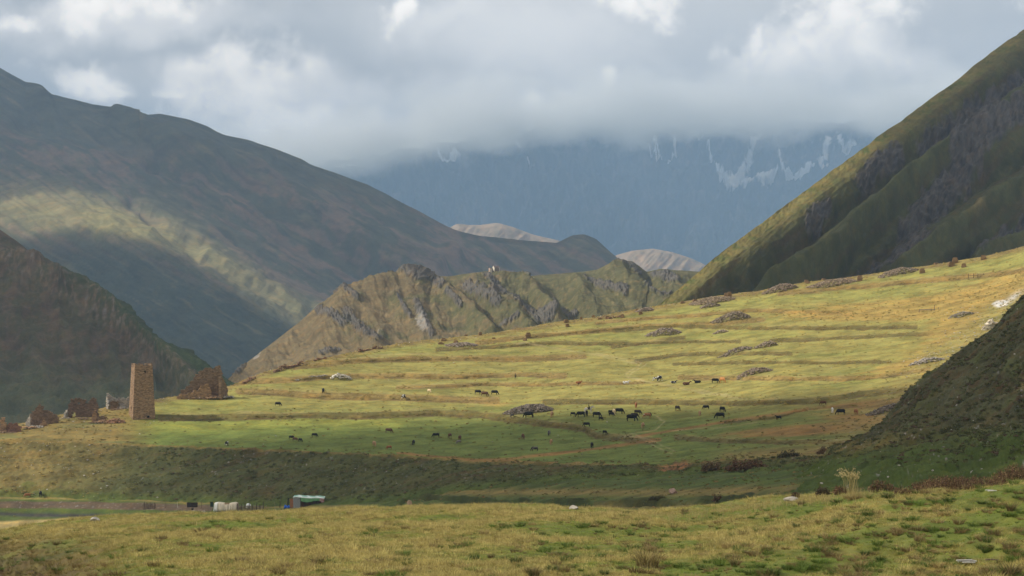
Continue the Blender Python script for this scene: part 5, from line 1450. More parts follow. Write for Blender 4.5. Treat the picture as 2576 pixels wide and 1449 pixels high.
HB = (0.20, 0.165, 0.13); HL = (0.34, 0.27, 0.20)
for a in [('big dark stone heap in the middle of the lower terrace beside the herd', 1328, 1036, 128, 30, 0.62, HB, 0.0), ('steep dark stone heap on the upper terrace below the hay stacks', 1838, 804, 102, 30, 0.68, (0.25, 0.20, 0.14), 0.15),
          ('long stone heap trailing off to the left on the upper right terrace', 1926, 872, 62, 20, 0.7, (0.29, 0.23, 0.165), 0.35), ('low sloping heap of stones left of the long trailing heap', 1850, 884, 90, 12, 0.7, (0.25, 0.20, 0.15), 0.45),
          ('brownish half-overgrown stone heap on the right above the resting cattle', 1898, 941, 92, 24, 0.5, (0.27, 0.21, 0.155), 0.25), ('stone heap with a green bushy top beside the track bend', 1668, 842, 92, 26, 0.6, (0.27, 0.22, 0.17), 0.3),
          ('small flat stone heap right of the green-topped heap', 1812, 838, 40, 12, 0.6, HL, 0.2), ('stone bank on the skyline just left of the double hay stack', 1790, 758, 120, 15, 0.6, (0.30, 0.23, 0.155), 0.3),
          ('small overgrown stone heap under the skyline bank', 1786, 771, 54, 13, 0.6, (0.25, 0.20, 0.15), 0.3), ('rounded dark stone bank on the ridge against the shaded mountain slope', 1962, 731, 92, 25, 0.65, (0.25, 0.19, 0.135), 0.2),
          ('long stone bank on the ridge left of the tallest hay stack', 2092, 718, 128, 22, 0.6, (0.29, 0.22, 0.15), 0.3), ('stone bank on the ridge below the right mountain gully', 2260, 689, 104, 22, 0.6, (0.27, 0.21, 0.15), 0.3),
          ('stone bank on the ridge at the foot of the lit mountain slope', 1622, 782, 48, 12, 0.6, (0.28, 0.22, 0.17), 0.0), ('patchy spread of stones below the small hay stack on the left ridge', 1160, 870, 84, 12, 0.7, (0.30, 0.24, 0.19), 0.4),
          ('dark stone heap half hidden by the near dark hillside', 2240, 1033, 124, 26, 0.75, (0.23, 0.19, 0.15), 0.2), ('grey stone patch in the golden grass on the far right', 2418, 795, 66, 14, 0.6, (0.30, 0.26, 0.2), 0.4),
          ('scattered gravelly heap low on the right in golden grass', 2330, 912, 90, 16, 0.5, (0.34, 0.30, 0.25), 0.3)]:
    stone_heap(a[0], a[1], a[2], a[3], a[4], a[5], a[6], a[7])
stone_heap('pale heap of large white slabs on the left terrace', 856, 955, 58, 25, 0.6, (0.52, 0.48, 0.40), 0.15, 5, 1.8)
stone_heap('pale broken rock outcrop beside the white scree patch at the right edge', 2490, 826, 44, 30, 0.7, (0.50, 0.43, 0.33), 0.0, 6, 2.0)

# ---- hay stacks
def hay_mesh(layers, seed, wobble=0.06):
    r = random.Random(seed); bm = bmesh.new(); z = 0
    for (w, d, h) in layers:
        m = Matrix.Translation((r.uniform(-wobble, wobble), r.uniform(-wobble, wobble), z + h / 2)) @ Matrix.Rotation(r.uniform(-.12, .12), 4, 'Z') @ Matrix.Diagonal((w, d, h * 1.05, 1))
        res = bmesh.ops.create_cube(bm, size=1.0, matrix=m)
        es = list({e for v in res['verts'] for e in v.link_edges})
        bmesh.ops.bevel(bm, geom=es, offset=min(h, w) * 0.22, segments=2, affect='EDGES', profile=0.6)
        z += h
    for v in bm.verts:
        v.co += Vector((r.gauss(0, .03), r.gauss(0, .03), r.gauss(0, .02)))
    return bm

def hay_stack(label, x, y, w, h, layers, seed=0):
    P = on_field(x, y); k = mpp(P)
    t = empty('hay_stack', P - Vector((0, 0, 0.12)), random.Random(seed + x).uniform(-0.3, 0.3), label=label, cat='hay stack', group='hay stacks along the ridge')
    Wm, Hm = w * k, h * k + 0.1
    z = 0; tot = sum(l[1] for l in layers)
    for i, (fw, fh) in enumerate(layers):
        hh = fh / tot * Hm
        bm = hay_mesh([(fw * Wm, fw * Wm * 0.85, hh)], seed + i * 7 + int(x))
        me = bpy.data.meshes.new('hay_bale'); bm.to_mesh(me); bm.free(); me.materials.append(M_hay)
        o = bpy.data.objects.new('hay_bale', me); o.location = (0, 0, z); link(o, t)
        z += hh * 0.96
L3 = [(0.95, 1.3), (1.0, 1.2), (0.8, 0.9), (0.7, 0.5)]; L2 = [(1.0, 1.4), (0.85, 1.0), (0.65, 0.5)]; L1 = [(1.0, 1.0), (0.75, 0.7)]
for i, a in enumerate([('tall layered hay stack alone on the left half of the field near the ridge', 1328.6, 848, 13, 12, L3), ('small hay stack just below the tall layered one', 1321, 857, 9, 7, L1),
        ('light brown hay stack on the skyline at the left end of the ridge', 1116, 857, 12, 7, L1), ('collapsed hay pile below the leftmost skyline stack', 1109, 866, 14, 6, [(1, 1), (0.5, 0.5)]), ('dark hay stack on the grass right of the collapsed pile', 1147, 863, 10, 7.5, L2),
        ('flat hay remnant on the skyline right of the dark stack', 1172, 843, 9, 3.5, [(1, 1)]), ('light hay stack on the skyline above the stone patch', 1208, 843, 9, 8, L2), ('tiny dark hay pile alone on the upper left field', 1242, 852, 7, 3.5, [(1, 1)]),
        ('broad hay stack on the skyline with a second stack right below it', 1424, 811, 12, 8, L2), ('hay stack directly below the broad skyline stack', 1427, 822, 10, 8, L2), ('small light hay stack peeking over weeds on the skyline', 1462, 803, 7, 6, L1),
        ('small hay stack on the skyline where the weeds end', 1493, 798, 8, 6.5, L1), ('hay stack with a dark top beside the collapsed ridge wall', 1528, 801, 10, 7, L2), ('low brown hay pile left of the dark-topped stack', 1509, 803, 9, 4, [(1, 1)]),
        ('dark square hay stack in the green strip below the ridge', 1566, 799.5, 9, 10, L2), ('light hay stack half behind the stone bank', 1603, 783, 9, 6.5, L1), ('dark-capped hay stack below the stone bank at the lit slope foot', 1611, 791, 10, 8, L2),
        ('light flat hay stack at the left end of the skyline stone bank', 1717, 763, 11, 6, L1), ('two-layer hay stack beside the skyline stone bank', 1748, 760.5, 11.5, 8.5, L2), ('left half of the double hay stack on the skyline', 1826, 746.5, 9.5, 10.5, L2),
        ('right and taller half of the double hay stack on the skyline', 1835, 747.5, 11.5, 14, L3), ('hay stack at the foot of the rounded dark stone bank', 1935, 733, 10, 8, L1), ('flat hay cap on the skyline behind the long stone bank', 2029, 707, 11, 6, L1),
        ('lower flat hay layer in front of the long stone bank', 2032, 713, 10, 4, [(1, 1)]), ('small hay stack on top of the long stone bank', 2072, 700, 10, 5, L1), ('tallest and brightest hay stack on the right upper field', 2163, 707, 13.5, 15, L3),
        ('hay stack alone on the green strip between the tallest stack and the right pair', 2320, 687, 13.5, 12.5, L3), ('front hay stack of the close pair near the right edge', 2393, 670, 15, 12.5, L3), ('rear hay stack of the close pair near the right edge', 2402.5, 662, 14, 15, L3),
        ('low wide hay stack right of the close pair', 2425, 672, 13, 9.5, L2), ('hay stack farthest right on the ridge', 2474, 653, 13.5, 12, L3), ('small hay stack in dark weeds left of the close pair', 2354, 659.5, 9, 4, [(1, 1)])]):
    hay_stack(a[0], a[1], a[2], a[3], a[4], a[5], 600 + i)

# ---- chapel on the rocky hill
def chapel():
    P = MH.at(1242, 683.5); k = mpp(P)
    t = empty('hilltop_chapel', P + Vector((0, 3, -0.6)), math.radians(20), label='small ruined white-walled chapel on top of the middle rocky hill', cat='chapel')
    white = (0.78, 0.72, 0.60); grey = (0.27, 0.22, 0.19); pink = (0.5, 0.36, 0.27)  # sun and shade put into the colours: lit faces white, shaded ones grey
    def house(x, w, d, h, gable, cw, name):
        b = Bag()
        hx, hd = w / 2, d / 2
        for sx, nm in ((-1, 0), (1, 0)):
            b.box((x + sx * (hx - 0.2), 0, h / 2), (0.2, hd, h / 2), 0, cw)
            b.face([(x + sx * (hx - 0.01), -hd, h), (x + sx * (hx - 0.01), hd, h), (x + sx * (hx - 0.01), 0, h + gable)], cw)
            b.build(name, M_stone, t); b = Bag()
        b = Bag()
        for sy in (-1, 1):
            b = Bag(); b.box((x, sy * (hd - 0.2), h / 2), (hx - 0.41, 0.198, h / 2), 0, grey); b.build('side_wall', M_stone, t)
        if gable:
            b = Bag(); r = random.Random(9)
            for s in (-1, 1):
                for i in range(5):
                    f0, f1 = i / 5, (i + 1) / 5
                    b.face([(x - hx - 0.15, s * (hd + 0.2) * (1 - f0), h + 0.06 + gable * f0 + 0.05 * (i % 2)), (x + hx + 0.15, s * (hd + 0.2) * (1 - f0), h + 0.06 + gable * f0 + 0.05 * (i % 2)), (x + hx + 0.15, s * (hd + 0.2) * (1 - f1), h + 0.06 + gable * f1 + 0.05 * (i % 2)), (x - hx - 0.15, s * (hd + 0.2) * (1 - f1), h + 0.06 + gable * f1 + 0.05 * (i % 2))], (0.16, 0.125, 0.12))
            b.build('roof', M_stone, t)
    house(1.6, 4.6, 4.8, 3.9, 1.6, white, 'gable_wall')
    b = Bag()
    for (cx, cy_, hx, hy, hz, c) in ((-3.9, 0.0, 0.25, 1.6, 1.8, pink), (-3.3, -1.5, 0.5, 0.22, 1.5, white), (-1.9, -1.5, 0.35, 0.22, 1.7, grey), (-2.4, 1.5, 1.4, 0.22, 1.9, grey)):
        b = Bag(); b.box((cx, cy_, hz), (hx, hy, hz), 0, c); b.build('porch_wall', M_stone, t)
    b = Bag(); b.box((-0.72, -0.6, 1.0), (0.03, 0.5, 1.0), 0, (0.03, 0.025, 0.02)); b.build('door', M_stone, t)
chapel()
# ================================================================== CATTLE, HORSE, PEOPLE
def hide_mat(name, c1, c2=None, thr=0.5, scale=2.2):
    m, T = new_mat(name)
    out = T.n('ShaderNodeOutputMaterial'); b = T.n('ShaderNodeBsdfPrincipled'); b.inputs['Roughness'].default_value = 0.7; b.inputs['Specular IOR Level'].default_value = 0.25
    tc = T.n('ShaderNodeTexCoord'); oi = T.n('ShaderNodeObjectInfo')
    off = T.n('ShaderNodeCombineXYZ'); T.link(T.math('MULTIPLY', oi.outputs['Random'], 40.0), off.inputs[0])
    v = T.vmath('ADD', tc.outputs['Object'], off.outputs[0])
    n = T.noise(v, 9, 3); f = T.ramp(n, 0.3, 0.7, 0.8, 1.2, 'LINEAR')
    c = c1 + (1,)
    if c2: c = T.mix(T.ramp(T.noise(v, scale, 2, 0.4), thr - 0.02, thr + 0.02), c1, c2)
    T.link(T.mix(1.0, c, f, 'MULTIPLY'), b.inputs['Base Color']); T.link(b.outputs[0], out.inputs[0])
    return m
HIDE = {'black': hide_mat('black_hide', (0.012, 0.011, 0.010)), 'dark': hide_mat('dark_hide', (0.035, 0.024, 0.018)), 'brown': hide_mat('brown_hide', (0.13, 0.065, 0.035)), 'red': hide_mat('red_hide', (0.30, 0.12, 0.045)),
        'tan': hide_mat('tan_hide', (0.42, 0.25, 0.13)), 'cream': hide_mat('cream_hide', (0.75, 0.58, 0.36)), 'white': hide_mat('white_hide', (0.72, 0.70, 0.64), (0.05, 0.04, 0.035), 0.66), 'pied': hide_mat('pied_hide', (0.012, 0.011, 0.010), (0.75, 0.73, 0.68), 0.55),
        'grey': hide_mat('grey_hide', (0.22, 0.19, 0.16)), 'greyb': hide_mat('grey_black_hide', (0.05, 0.045, 0.04), (0.16, 0.14, 0.12), 0.5, 1.2), 'orange': hide_mat('orange_hide', (0.50, 0.22, 0.07)), 'tanw': hide_mat('tan_white_hide', (0.38, 0.17, 0.07), (0.7, 0.62, 0.5), 0.6, 1.6)}

def tube(bm, st, n=12):
    """closed body of elliptical rings: st = [(centre, radius_up, radius_side)] along a path"""
    rings = []
    for i, (c, ru, rs_) in enumerate(st):
        c = Vector(c)
        d = (Vector(st[min(i + 1, len(st) - 1)][0]) - Vector(st[max(i - 1, 0)][0])).normalized()
        side = Vector((0, 1, 0)) if abs(d.y) < 0.9 else Vector((1, 0, 0))
        up = d.cross(side).normalized(); side = up.cross(d).normalized()
        ring = []
        for k in range(n):
            t = 2 * math.pi * k / n
            ring.append(bm.verts.new(c + up * math.cos(t) * ru + side * math.sin(t) * rs_))
        rings.append(ring)
    for r0, r1 in zip(rings[:-1], rings[1:]):
        for k in range(n): bm.faces.new((r0[k], r0[(k + 1) % n], r1[(k + 1) % n], r1[k]))
    bm.faces.new(rings[0][::-1]); bm.faces.new(rings[-1])

def fuse(name, tubes, voxel=0.035):
    """fuses the tubes into one continuous smooth skin"""
    bm = bmesh.new()
    for t in tubes: tube(bm, t)
    bmesh.ops.recalc_face_normals(bm, faces=bm.faces)
    me = bpy.data.meshes.new(name + '_tubes'); bm.to_mesh(me); bm.free()
    o = bpy.data.objects.new(name + '_tmp', me); COL.objects.link(o)
    rm = o.modifiers.new('r', 'REMESH'); rm.mode = 'VOXEL'; rm.voxel_size = voxel; rm.use_smooth_shade = True
    sm = o.modifiers.new('s', 'SMOOTH'); sm.factor = 0.5; sm.iterations = 4
    dg = bpy.context.evaluated_depsgraph_get(); dg.update()
    out = bpy.data.meshes.new_from_object(o.evaluated_get(dg)); out.name = name
    bpy.data.objects.remove(o); bpy.data.meshes.remove(me)
    return out

def limbs(drop=0):
    T_ = []
    for s, dx in ((-1, 0.0), (1, 0.10)):
        T_.append([((0.44 + dx, s * 0.15, 0.95), .16, .12), ((0.45 + dx, s * 0.17, 0.70), .13, .10), ((0.47 + dx, s * 0.17, 0.44), .075, .065), ((0.45 + dx, s * 0.17, 0.36), .065, .06), ((0.45 + dx, s * 0.17, 0.14), .05, .048), ((0.48 + dx, s * 0.17, 0.0), .065, .06)])
        T_.append([((-0.68 - dx * .6, s * 0.14, 1.02), .22, .14), ((-0.74 - dx * .6, s * 0.18, 0.78), .19, .13), ((-0.80 - dx, s * 0.18, 0.58), .11, .085), ((-0.90 - dx, s * 0.18, 0.44), .07, .062), ((-0.86 - dx, s * 0.18, 0.14), .05, .048), ((-0.82 - dx, s * 0.18, 0.0), .065, .06)])
    T_.append([((-0.95, 0, 1.22), .04, .04), ((-1.06, 0, 1.05), .03, .03), ((-1.09, 0, 0.75), .028, .028), ((-1.07, 0, 0.50), .045, .045), ((-1.06, 0, 0.36), .02, .02)])
    return T_
TRUNK = [((-1.00, 0, 1.12), .08, .08), ((-0.93, 0, 1.06), .24, .18), ((-0.70, 0, 1.00), .36, .27), ((-0.35, 0, 0.94), .39, .33), ((0.05, 0, 0.92), .40, .34), ((0.35, 0, 0.96), .39, .29), ((0.58, 0, 1.00), .33, .21), ((0.74, 0, 0.98), .22, .14)]
def head(p, d, up):
    """head from the poll p towards d (nose direction), with ears"""
    p, d = Vector(p), Vector(d).normalized()
    T_ = [[(p - d * 0.06, .11, .09), (p + d * 0.04, .145, .115), (p + d * 0.20, .12, .095), (p + d * 0.38, .088, .07), (p + d * 0.50, .08, .075), (p + d * 0.55, .045, .05)]]
    for s in (-1, 1): T_.append([(p + Vector((0, s * 0.08, 0.02)), .04, .03), (p + Vector((0, s * 0.17, 0.03)), .05, .022), (p + Vector((-0.01, s * 0.25, 0.0)), .02, .012)])
    return T_
def cow_tubes(pose):
    if pose == 'lie':
        L_T = [[(Vector(c) - Vector((0, 0, 0.56)), a, b_) for c, a, b_ in TRUNK]]
        L_T.append([((0.50, 0, 0.50), .24, .17), ((0.72, 0, 0.66), .18, .12), ((0.88, 0, 0.84), .13, .09)]); L_T += head((0.92, 0, 0.92), (1, 0, -0.35), 1)
        for s in (-1, 1):
            L_T.append([((0.45, s * 0.20, 0.28), .16, .12), ((0.62, s * 0.26, 0.12), .08, .07), ((0.80, s * 0.28, 0.06), .055, .05), ((0.50, s * 0.34, 0.05), .05, .045), ((0.40, s * 0.34, 0.05), .055, .05)])
            L_T.append([((-0.65, s * 0.18, 0.36), .22, .15), ((-0.42, s * 0.32, 0.18), .14, .11), ((-0.22, s * 0.38, 0.09), .07, .06), ((-0.60, s * 0.44, 0.05), .05, .045), ((-0.70, s * 0.44, 0.05), .055, .05)])
        return L_T
    T_ = [TRUNK] + limbs()
    if pose == 'graze':
        T_.append([((0.52, 0, 1.04), .27, .17), ((0.70, 0, 0.90), .22, .13), ((0.84, 0, 0.72), .17, .105), ((0.94, 0, 0.58), .13, .09)]); T_ += head((0.95, 0, 0.58), (0.42, 0, -1), 1)
    else:
        T_.append([((0.52, 0, 1.10), .25, .17), ((0.72, 0, 1.24), .18, .12), ((0.90, 0, 1.38), .13, .09)]); T_ += head((0.93, 0, 1.44), (1, 0, -0.45), 1)
    return T_
COW = {p: fuse('cow_body_' + p, cow_tubes(p)) for p in ('graze', 'up', 'lie')}
for p in COW: COW[p].materials.append(HIDE['black'])
def part_mesh(kind, pose, s):
    b = Bag()
    hd = {'graze': Vector((0.93, 0, 0.68)), 'up': Vector((0.90, 0, 1.55)), 'lie': Vector((0.90, 0, 1.02))}[pose]
    fw = {'graze': Vector((0.35, 0, 0.9)), 'up': Vector((0.5, 0, 0.6)), 'lie': Vector((0.5, 0, 0.6))}[pose].normalized()
    if True:
        a = hd + Vector((0, s * 0.07, 0)); m_ = a + Vector((0, s * 0.13, 0.02)); e = m_ + fw * 0.12 + Vector((0, s * 0.02, 0))
        b.rod(a, m_, 0.024, 0.018, 5, (0.20, 0.17, 0.13)); b.rod(m_, e, 0.018, 0.005, 5, (0.14, 0.12, 0.09))
    me = bpy.data.meshes.new('horn'); me.from_pydata(b.v, [], b.f); color_attr(me, np.array(b.c, np.float32)); me.materials.append(M_stone)
    return me
HORN = {p: [part_mesh('horn', p, s) for s in (-1, 1)] for p in COW}

def cow(label, x, y, size, heading, hide, pose='graze', place=None, group='cattle grazing on the terraces'):
    """heading in degrees: 0 faces right in the picture, 180 left, 90 away, -90 towards the camera"""
    P = (place or on_field)(x, y)
    o = bpy.data.objects.new('cow', COW[pose]); link(o)
    o.material_slots[0].link = 'OBJECT'; o.material_slots[0].material = HIDE[hide]
    k = size * mpp(P) / 2.15 if abs(math.cos(math.radians(heading))) > 0.6 else size * mpp(P) / 1.25
    s = min(max(k * 1.12, 0.75), 1.35)
    o.location = P + Vector((0, 0, 0.02 - (0.03 if pose == 'lie' else 0))); o.scale = (s, s, s); o.rotation_euler = (0, 0, math.radians(heading))
    tag(o, label, 'cow', group)
    for hm in HORN[pose]: link(bpy.data.objects.new('horn', hm), o)
    return o
R_, L_, A_, T_ = 0, 180, 90, -90
herd = [
 ('black cow grazing alone on the far left terrace, nearest the wedge ruin', 700, 1022, 15.5, -8, 'black'), ('black cow seen from behind on the left below the pale slab heap', 813, 989.5, 11, 100, 'black'), ('cream cow grazing alone on the sunlit terrace', 1080, 988, 13, -50, 'cream'),
 ('black and white cow seen from behind in the sunlit golden strip', 1016, 1005, 11, 70, 'pied'), ('black cow, left one of the three in a row in the sun', 1203, 992, 16, -8, 'black'), ('brown cow in the middle of the three in a row', 1220, 997, 17.5, -8, 'brown'), ('black cow, right one of the three in a row', 1245, 993.5, 17, -10, 'black'),
 ('brown cow grazing in the middle of the left shaded field', 979, 1089.5, 17.5, -12, 'brown'), ('black cow at the left of the cluster of three near the edge', 734, 1105.5, 14, -15, 'black'), ('dark brown cow in the middle of the cluster of three near the edge', 743, 1110, 12, -20, 'brown'),
 ('black cow at the right of the cluster of three near the edge', 756, 1112, 12, -45, 'black'), ('black cow above and right of the cluster of three', 792, 1100, 15, -15, 'black'), ('tan cow nearer the bank edge with its tail swung out', 942, 1124, 12, -70, 'tan'), ('reddish brown cow grazing by the bank edge', 978, 1131, 14, 215, 'red'),
 ('black cow seen head-on between the bank and the brown cow', 1040, 1120, 11, -95, 'black'), ('black cow facing left on the shaded field left of centre', 1096, 1101, 17, 186, 'black'), ('narrow brown cow seen head-on left of the grey one', 1131, 1102, 10, -110, 'brown'), ('pale grey cow grazing in front of another cow', 1153, 1117, 14, 225, 'grey'),
 ('greyish brown cow standing behind the pale grey one', 1157, 1108, 11, 80, 'brown'), ('black and white cow alone on the left lip of the bank', 571, 1122, 10, 75, 'pied'),
 ('dark cow at the left foot of the big stone heap', 1288, 1050, 13, 230, 'greyb'), ('large black cow facing left under the big stone heap', 1329, 1051.5, 23, 184, 'black'), ('tan cow seen head-on right of the big stone heap', 1388, 1050, 13, -100, 'tan'), ('black cow leftmost in the herd by the rider', 1442, 1046.5, 14, -30, 'black'),
 ('large black cow facing left just in front of the horse', 1460, 1049.5, 21, 186, 'black'), ('dark cow seen head-on below the rider', 1476, 1047, 12, -90, 'black'), ('black cow with head down right of the horse', 1502, 1050, 20, -8, 'black'), ('smaller black cow right against the flank of the one beside the horse', 1512, 1058, 14, -45, 'black'),
 ('black cow in front of the cream cow', 1539, 1047.5, 15, -30, 'black'), ('black cow half hidden behind the cream cow', 1537, 1041, 12, -20, 'black'), ('cream cow between the black ones', 1544.5, 1043, 12, 95, 'cream'), ('long black cow right of the cream cow', 1559, 1041.5, 21, -6, 'black'),
 ('reddish cow seen head-on, highest of the herd right of centre', 1600, 1026.5, 12, -95, 'red'), ('dark brown cow above the pair of big black cows', 1605, 1043.5, 18, -20, 'dark'), ('largest black cow, in front of another black one', 1590, 1059.5, 25, -4, 'black'), ('black cow partly hidden behind the largest one', 1597, 1052, 19, -8, 'dark'),
 ('tan and white cow bending left at the right end of the herd', 1627, 1052, 19, 200, 'tanw'), ('black cow behind the tan and white one', 1634, 1047, 13, -50, 'black'), ('square black cow facing left below the rider', 1475, 1073.5, 16, 182, 'black'), ('black cow alone lowest below the herd', 1522, 1093, 15, -50, 'black'),
 ('greyish tan cow seen head-on by the track', 1617, 1077.5, 12, 255, 'tan'), ('dark cow seen head-on above the tan one left of the dark bank', 1381, 1096, 11, 260, 'greyb'), ('brown cow seen head-on on the lower field left of centre', 1316, 1105.5, 12, -80, 'brown'), ('tan cow seen head-on on the lower field', 1386, 1118.5, 11, -100, 'tan'),
 ('grey-black cow facing left nearest the red grass strip', 1344, 1135.5, 17, 186, 'greyb'), ('black cow seen from behind just above the red grass strip', 1489, 1127, 12, 95, 'black'), ('dark calf between the herd and the right group', 1705, 1033.5, 11, -60, 'dark'), ('black cow facing left at the top of the right group', 1775, 1030.5, 16, 186, 'black'),
 ('tan cow seen head-on left in the right group', 1760, 1046.5, 11, -100, 'tan'), ('black cow three-quarter view above the large one in the right group', 1818, 1037, 12, -60, 'black'), ('large black cow facing left lowest in the right group', 1810, 1053.5, 23, 184, 'black'),
 ('black and white cow, left of the touching pair by the track', 1649, 958.5, 14, 190, 'pied'), ('black and white cow, right of the touching pair by the track', 1659, 959.5, 13, 240, 'pied'), ('black cow walking right behind the resting cattle', 1800, 963.5, 17, -8, 'black'), ('orange brown cow at the right end of the sunlit group', 1818, 963.5, 12, -60, 'orange'),
 ('brown cow facing left, highest on the shaded right field', 2070, 1019.5, 16, 186, 'brown'), ('greyish white cow seen head-on left of the far right black cow', 2094, 1038.5, 11, -95, 'white'), ('large black cow on the far right field', 2114, 1044, 22, 184, 'black'), ('orange brown cow seen head-on, farthest right of all', 2154, 1043.5, 12, -80, 'red')]
for a in herd: cow(*a)
cow('black cow with raised head standing alone on the rust coloured grass', 1958, 1056.5, 15, 200, 'black', 'up')
for a in [('reddish brown cow lying in the sunlit grass below the walker', 1456, 965, 15, 4, 'red'), ('white cow lying beside the bend of the track', 1575, 965, 16, 5, 'white'), ('small black and white cow lying left of the brown one', 1695, 964, 15, 8, 'pied'),
          ('brown cow lying between two dark resting cattle', 1727, 968.5, 19, 6, 'brown'), ('black cow lying with its pale head to the left', 1754, 963.5, 17, 178, 'black')]:
    cow(a[0], a[1], a[2], a[3], a[4], a[5], 'lie')
cow('brown cow on the valley floor under the left embankment', 68, 1251.5, 15, 200, 'red', 'graze', on_floor, 'cattle on the valley floor')
cow('black cow seen from behind on the valley floor', 102, 1249.5, 12, 100, 'black', 'graze', on_floor, 'cattle on the valley floor')

# person standing or riding -------------------------------------------------
M_cloth = simple_mat('dark_clothes', (0.022, 0.022, 0.027), 0.2, 8); M_skin = simple_mat('skin', (0.45, 0.27, 0.19), 0.08, 8, bump=0); M_hair = simple_mat('dark_hair', (0.02, 0.016, 0.013), 0.2, 20)
M_jacket = simple_mat('green_jacket', (0.035, 0.04, 0.032), 0.2, 8)
def person_mesh(pose):
    if pose == 'walk':
        V = [((0, 0, 0.95), (0.15, 0.12)), ((0, 0, 1.12), (0.145, 0.105)), ((0.02, 0, 1.32), (0.17, 0.115)), ((0.02, 0, 1.44), (0.12, 0.085)), ((0.03, 0, 1.52), (0.055, 0.055)), ((0.04, 0, 1.62), (0.085, 0.095)), ((0.045, 0, 1.74), (0.07, 0.08))]
        E = [(0, 1), (1, 2), (2, 3), (3, 4), (4, 5), (5, 6)]
        ch = [(3, [((0.03, 0.20, 1.40), 0.065), ((0.0, 0.25, 1.15), 0.05), ((0.10, 0.26, 0.93), 0.038), ((0.13, 0.26, 0.84), 0.04)]), (3, [((0.02, -0.20, 1.40), 0.065), ((-0.06, -0.25, 1.15), 0.05), ((-0.02, -0.26, 0.92), 0.038), ((-0.01, -0.26, 0.83), 0.04)]),
              (0, [((0.03, 0.10, 0.84), 0.095), ((0.13, 0.10, 0.50), 0.065), ((0.10, 0.10, 0.12), 0.048), ((0.20, 0.10, 0.04), 0.045)]), (0, [((-0.03, -0.10, 0.84), 0.095), ((-0.05, -0.10, 0.48), 0.065), ((-0.22, -0.10, 0.13), 0.048), ((-0.14, -0.10, 0.04), 0.045)])]
    else:
        V = [((0, 0, 0), (0.16, 0.14)), ((-0.01, 0, 0.2), (0.145, 0.11)), ((0.02, 0, 0.40), (0.17, 0.115)), ((0.04, 0, 0.52), (0.12, 0.085)), ((0.06, 0, 0.60), (0.055, 0.055)), ((0.07, 0, 0.70), (0.085, 0.095)), ((0.08, 0, 0.82), (0.07, 0.08))]
        E = [(0, 1), (1, 2), (2, 3), (3, 4), (4, 5), (5, 6)]
        ch = [(3, [((0.04, 0.20, 0.48), 0.065), ((0.04, 0.25, 0.24), 0.05), ((0.26, 0.12, 0.14), 0.038), ((0.34, 0.08, 0.14), 0.04)]), (3, [((0.04, -0.20, 0.48), 0.065), ((0.04, -0.25, 0.24), 0.05), ((0.26, -0.12, 0.14), 0.038), ((0.34, -0.08, 0.14), 0.04)]),
              (0, [((0.10, 0.16, -0.03), 0.10), ((0.36, 0.32, -0.18), 0.07), ((0.26, 0.34, -0.56), 0.05), ((0.36, 0.35, -0.64), 0.045)]), (0, [((0.10, -0.16, -0.03), 0.10), ((0.36, -0.32, -0.18), 0.07), ((0.26, -0.34, -0.56), 0.05), ((0.36, -0.35, -0.64), 0.045)])]
    for par, pts in ch:
        for p in pts:
            V.append(p); E.append((par, len(V) - 1)); par = len(V) - 1
    me = skin_mesh('person_body', V, E, 1)
    zt = 1.50 if pose == 'walk' else 0.585
    me.materials.append(M_cloth); me.materials.append(M_skin); me.materials.append(M_jacket)
    zw = 0.98 if pose == 'walk' else 0.04
    for p in me.polygons:
        c = p.center
        if c.z > zt: p.material_index = 1
        elif c.z > zw: p.material_index = 2
    return me
def hair(parent, z, x):
    bm = bmesh.new(); bmesh.ops.create_icosphere(bm, subdivisions=2, radius=1.0, matrix=Matrix.Translation((x - 0.02, 0, z)) @ Matrix.Diagonal((0.108, 0.098, 0.10, 1)))
    bmesh.ops.delete(bm, geom=[v for v in bm.verts if v.co.x > x + 0.045 and v.co.z < z + 0.04 or v.co.z < z - 0.06], context='VERTS')
    me = bpy.data.meshes.new('hair'); bm.to_mesh(me); bm.free(); me.materials.append(M_hair)
    link(bpy.data.objects.new('hair', me), parent)
P = on_field(1296.6, 954.5)
o = bpy.data.objects.new('person', person_mesh('walk')); link(o); o.location = P; k = 15.6 * mpp(P) / 1.80; k = min(k, 1.12); o.scale = (k, k, k); o.rotation_euler = (0, 0, math.radians(-60))
tag(o, 'person in dark clothes walking alone across the sunlit terrace', 'person'); hair(o, 1.73, 0.04)

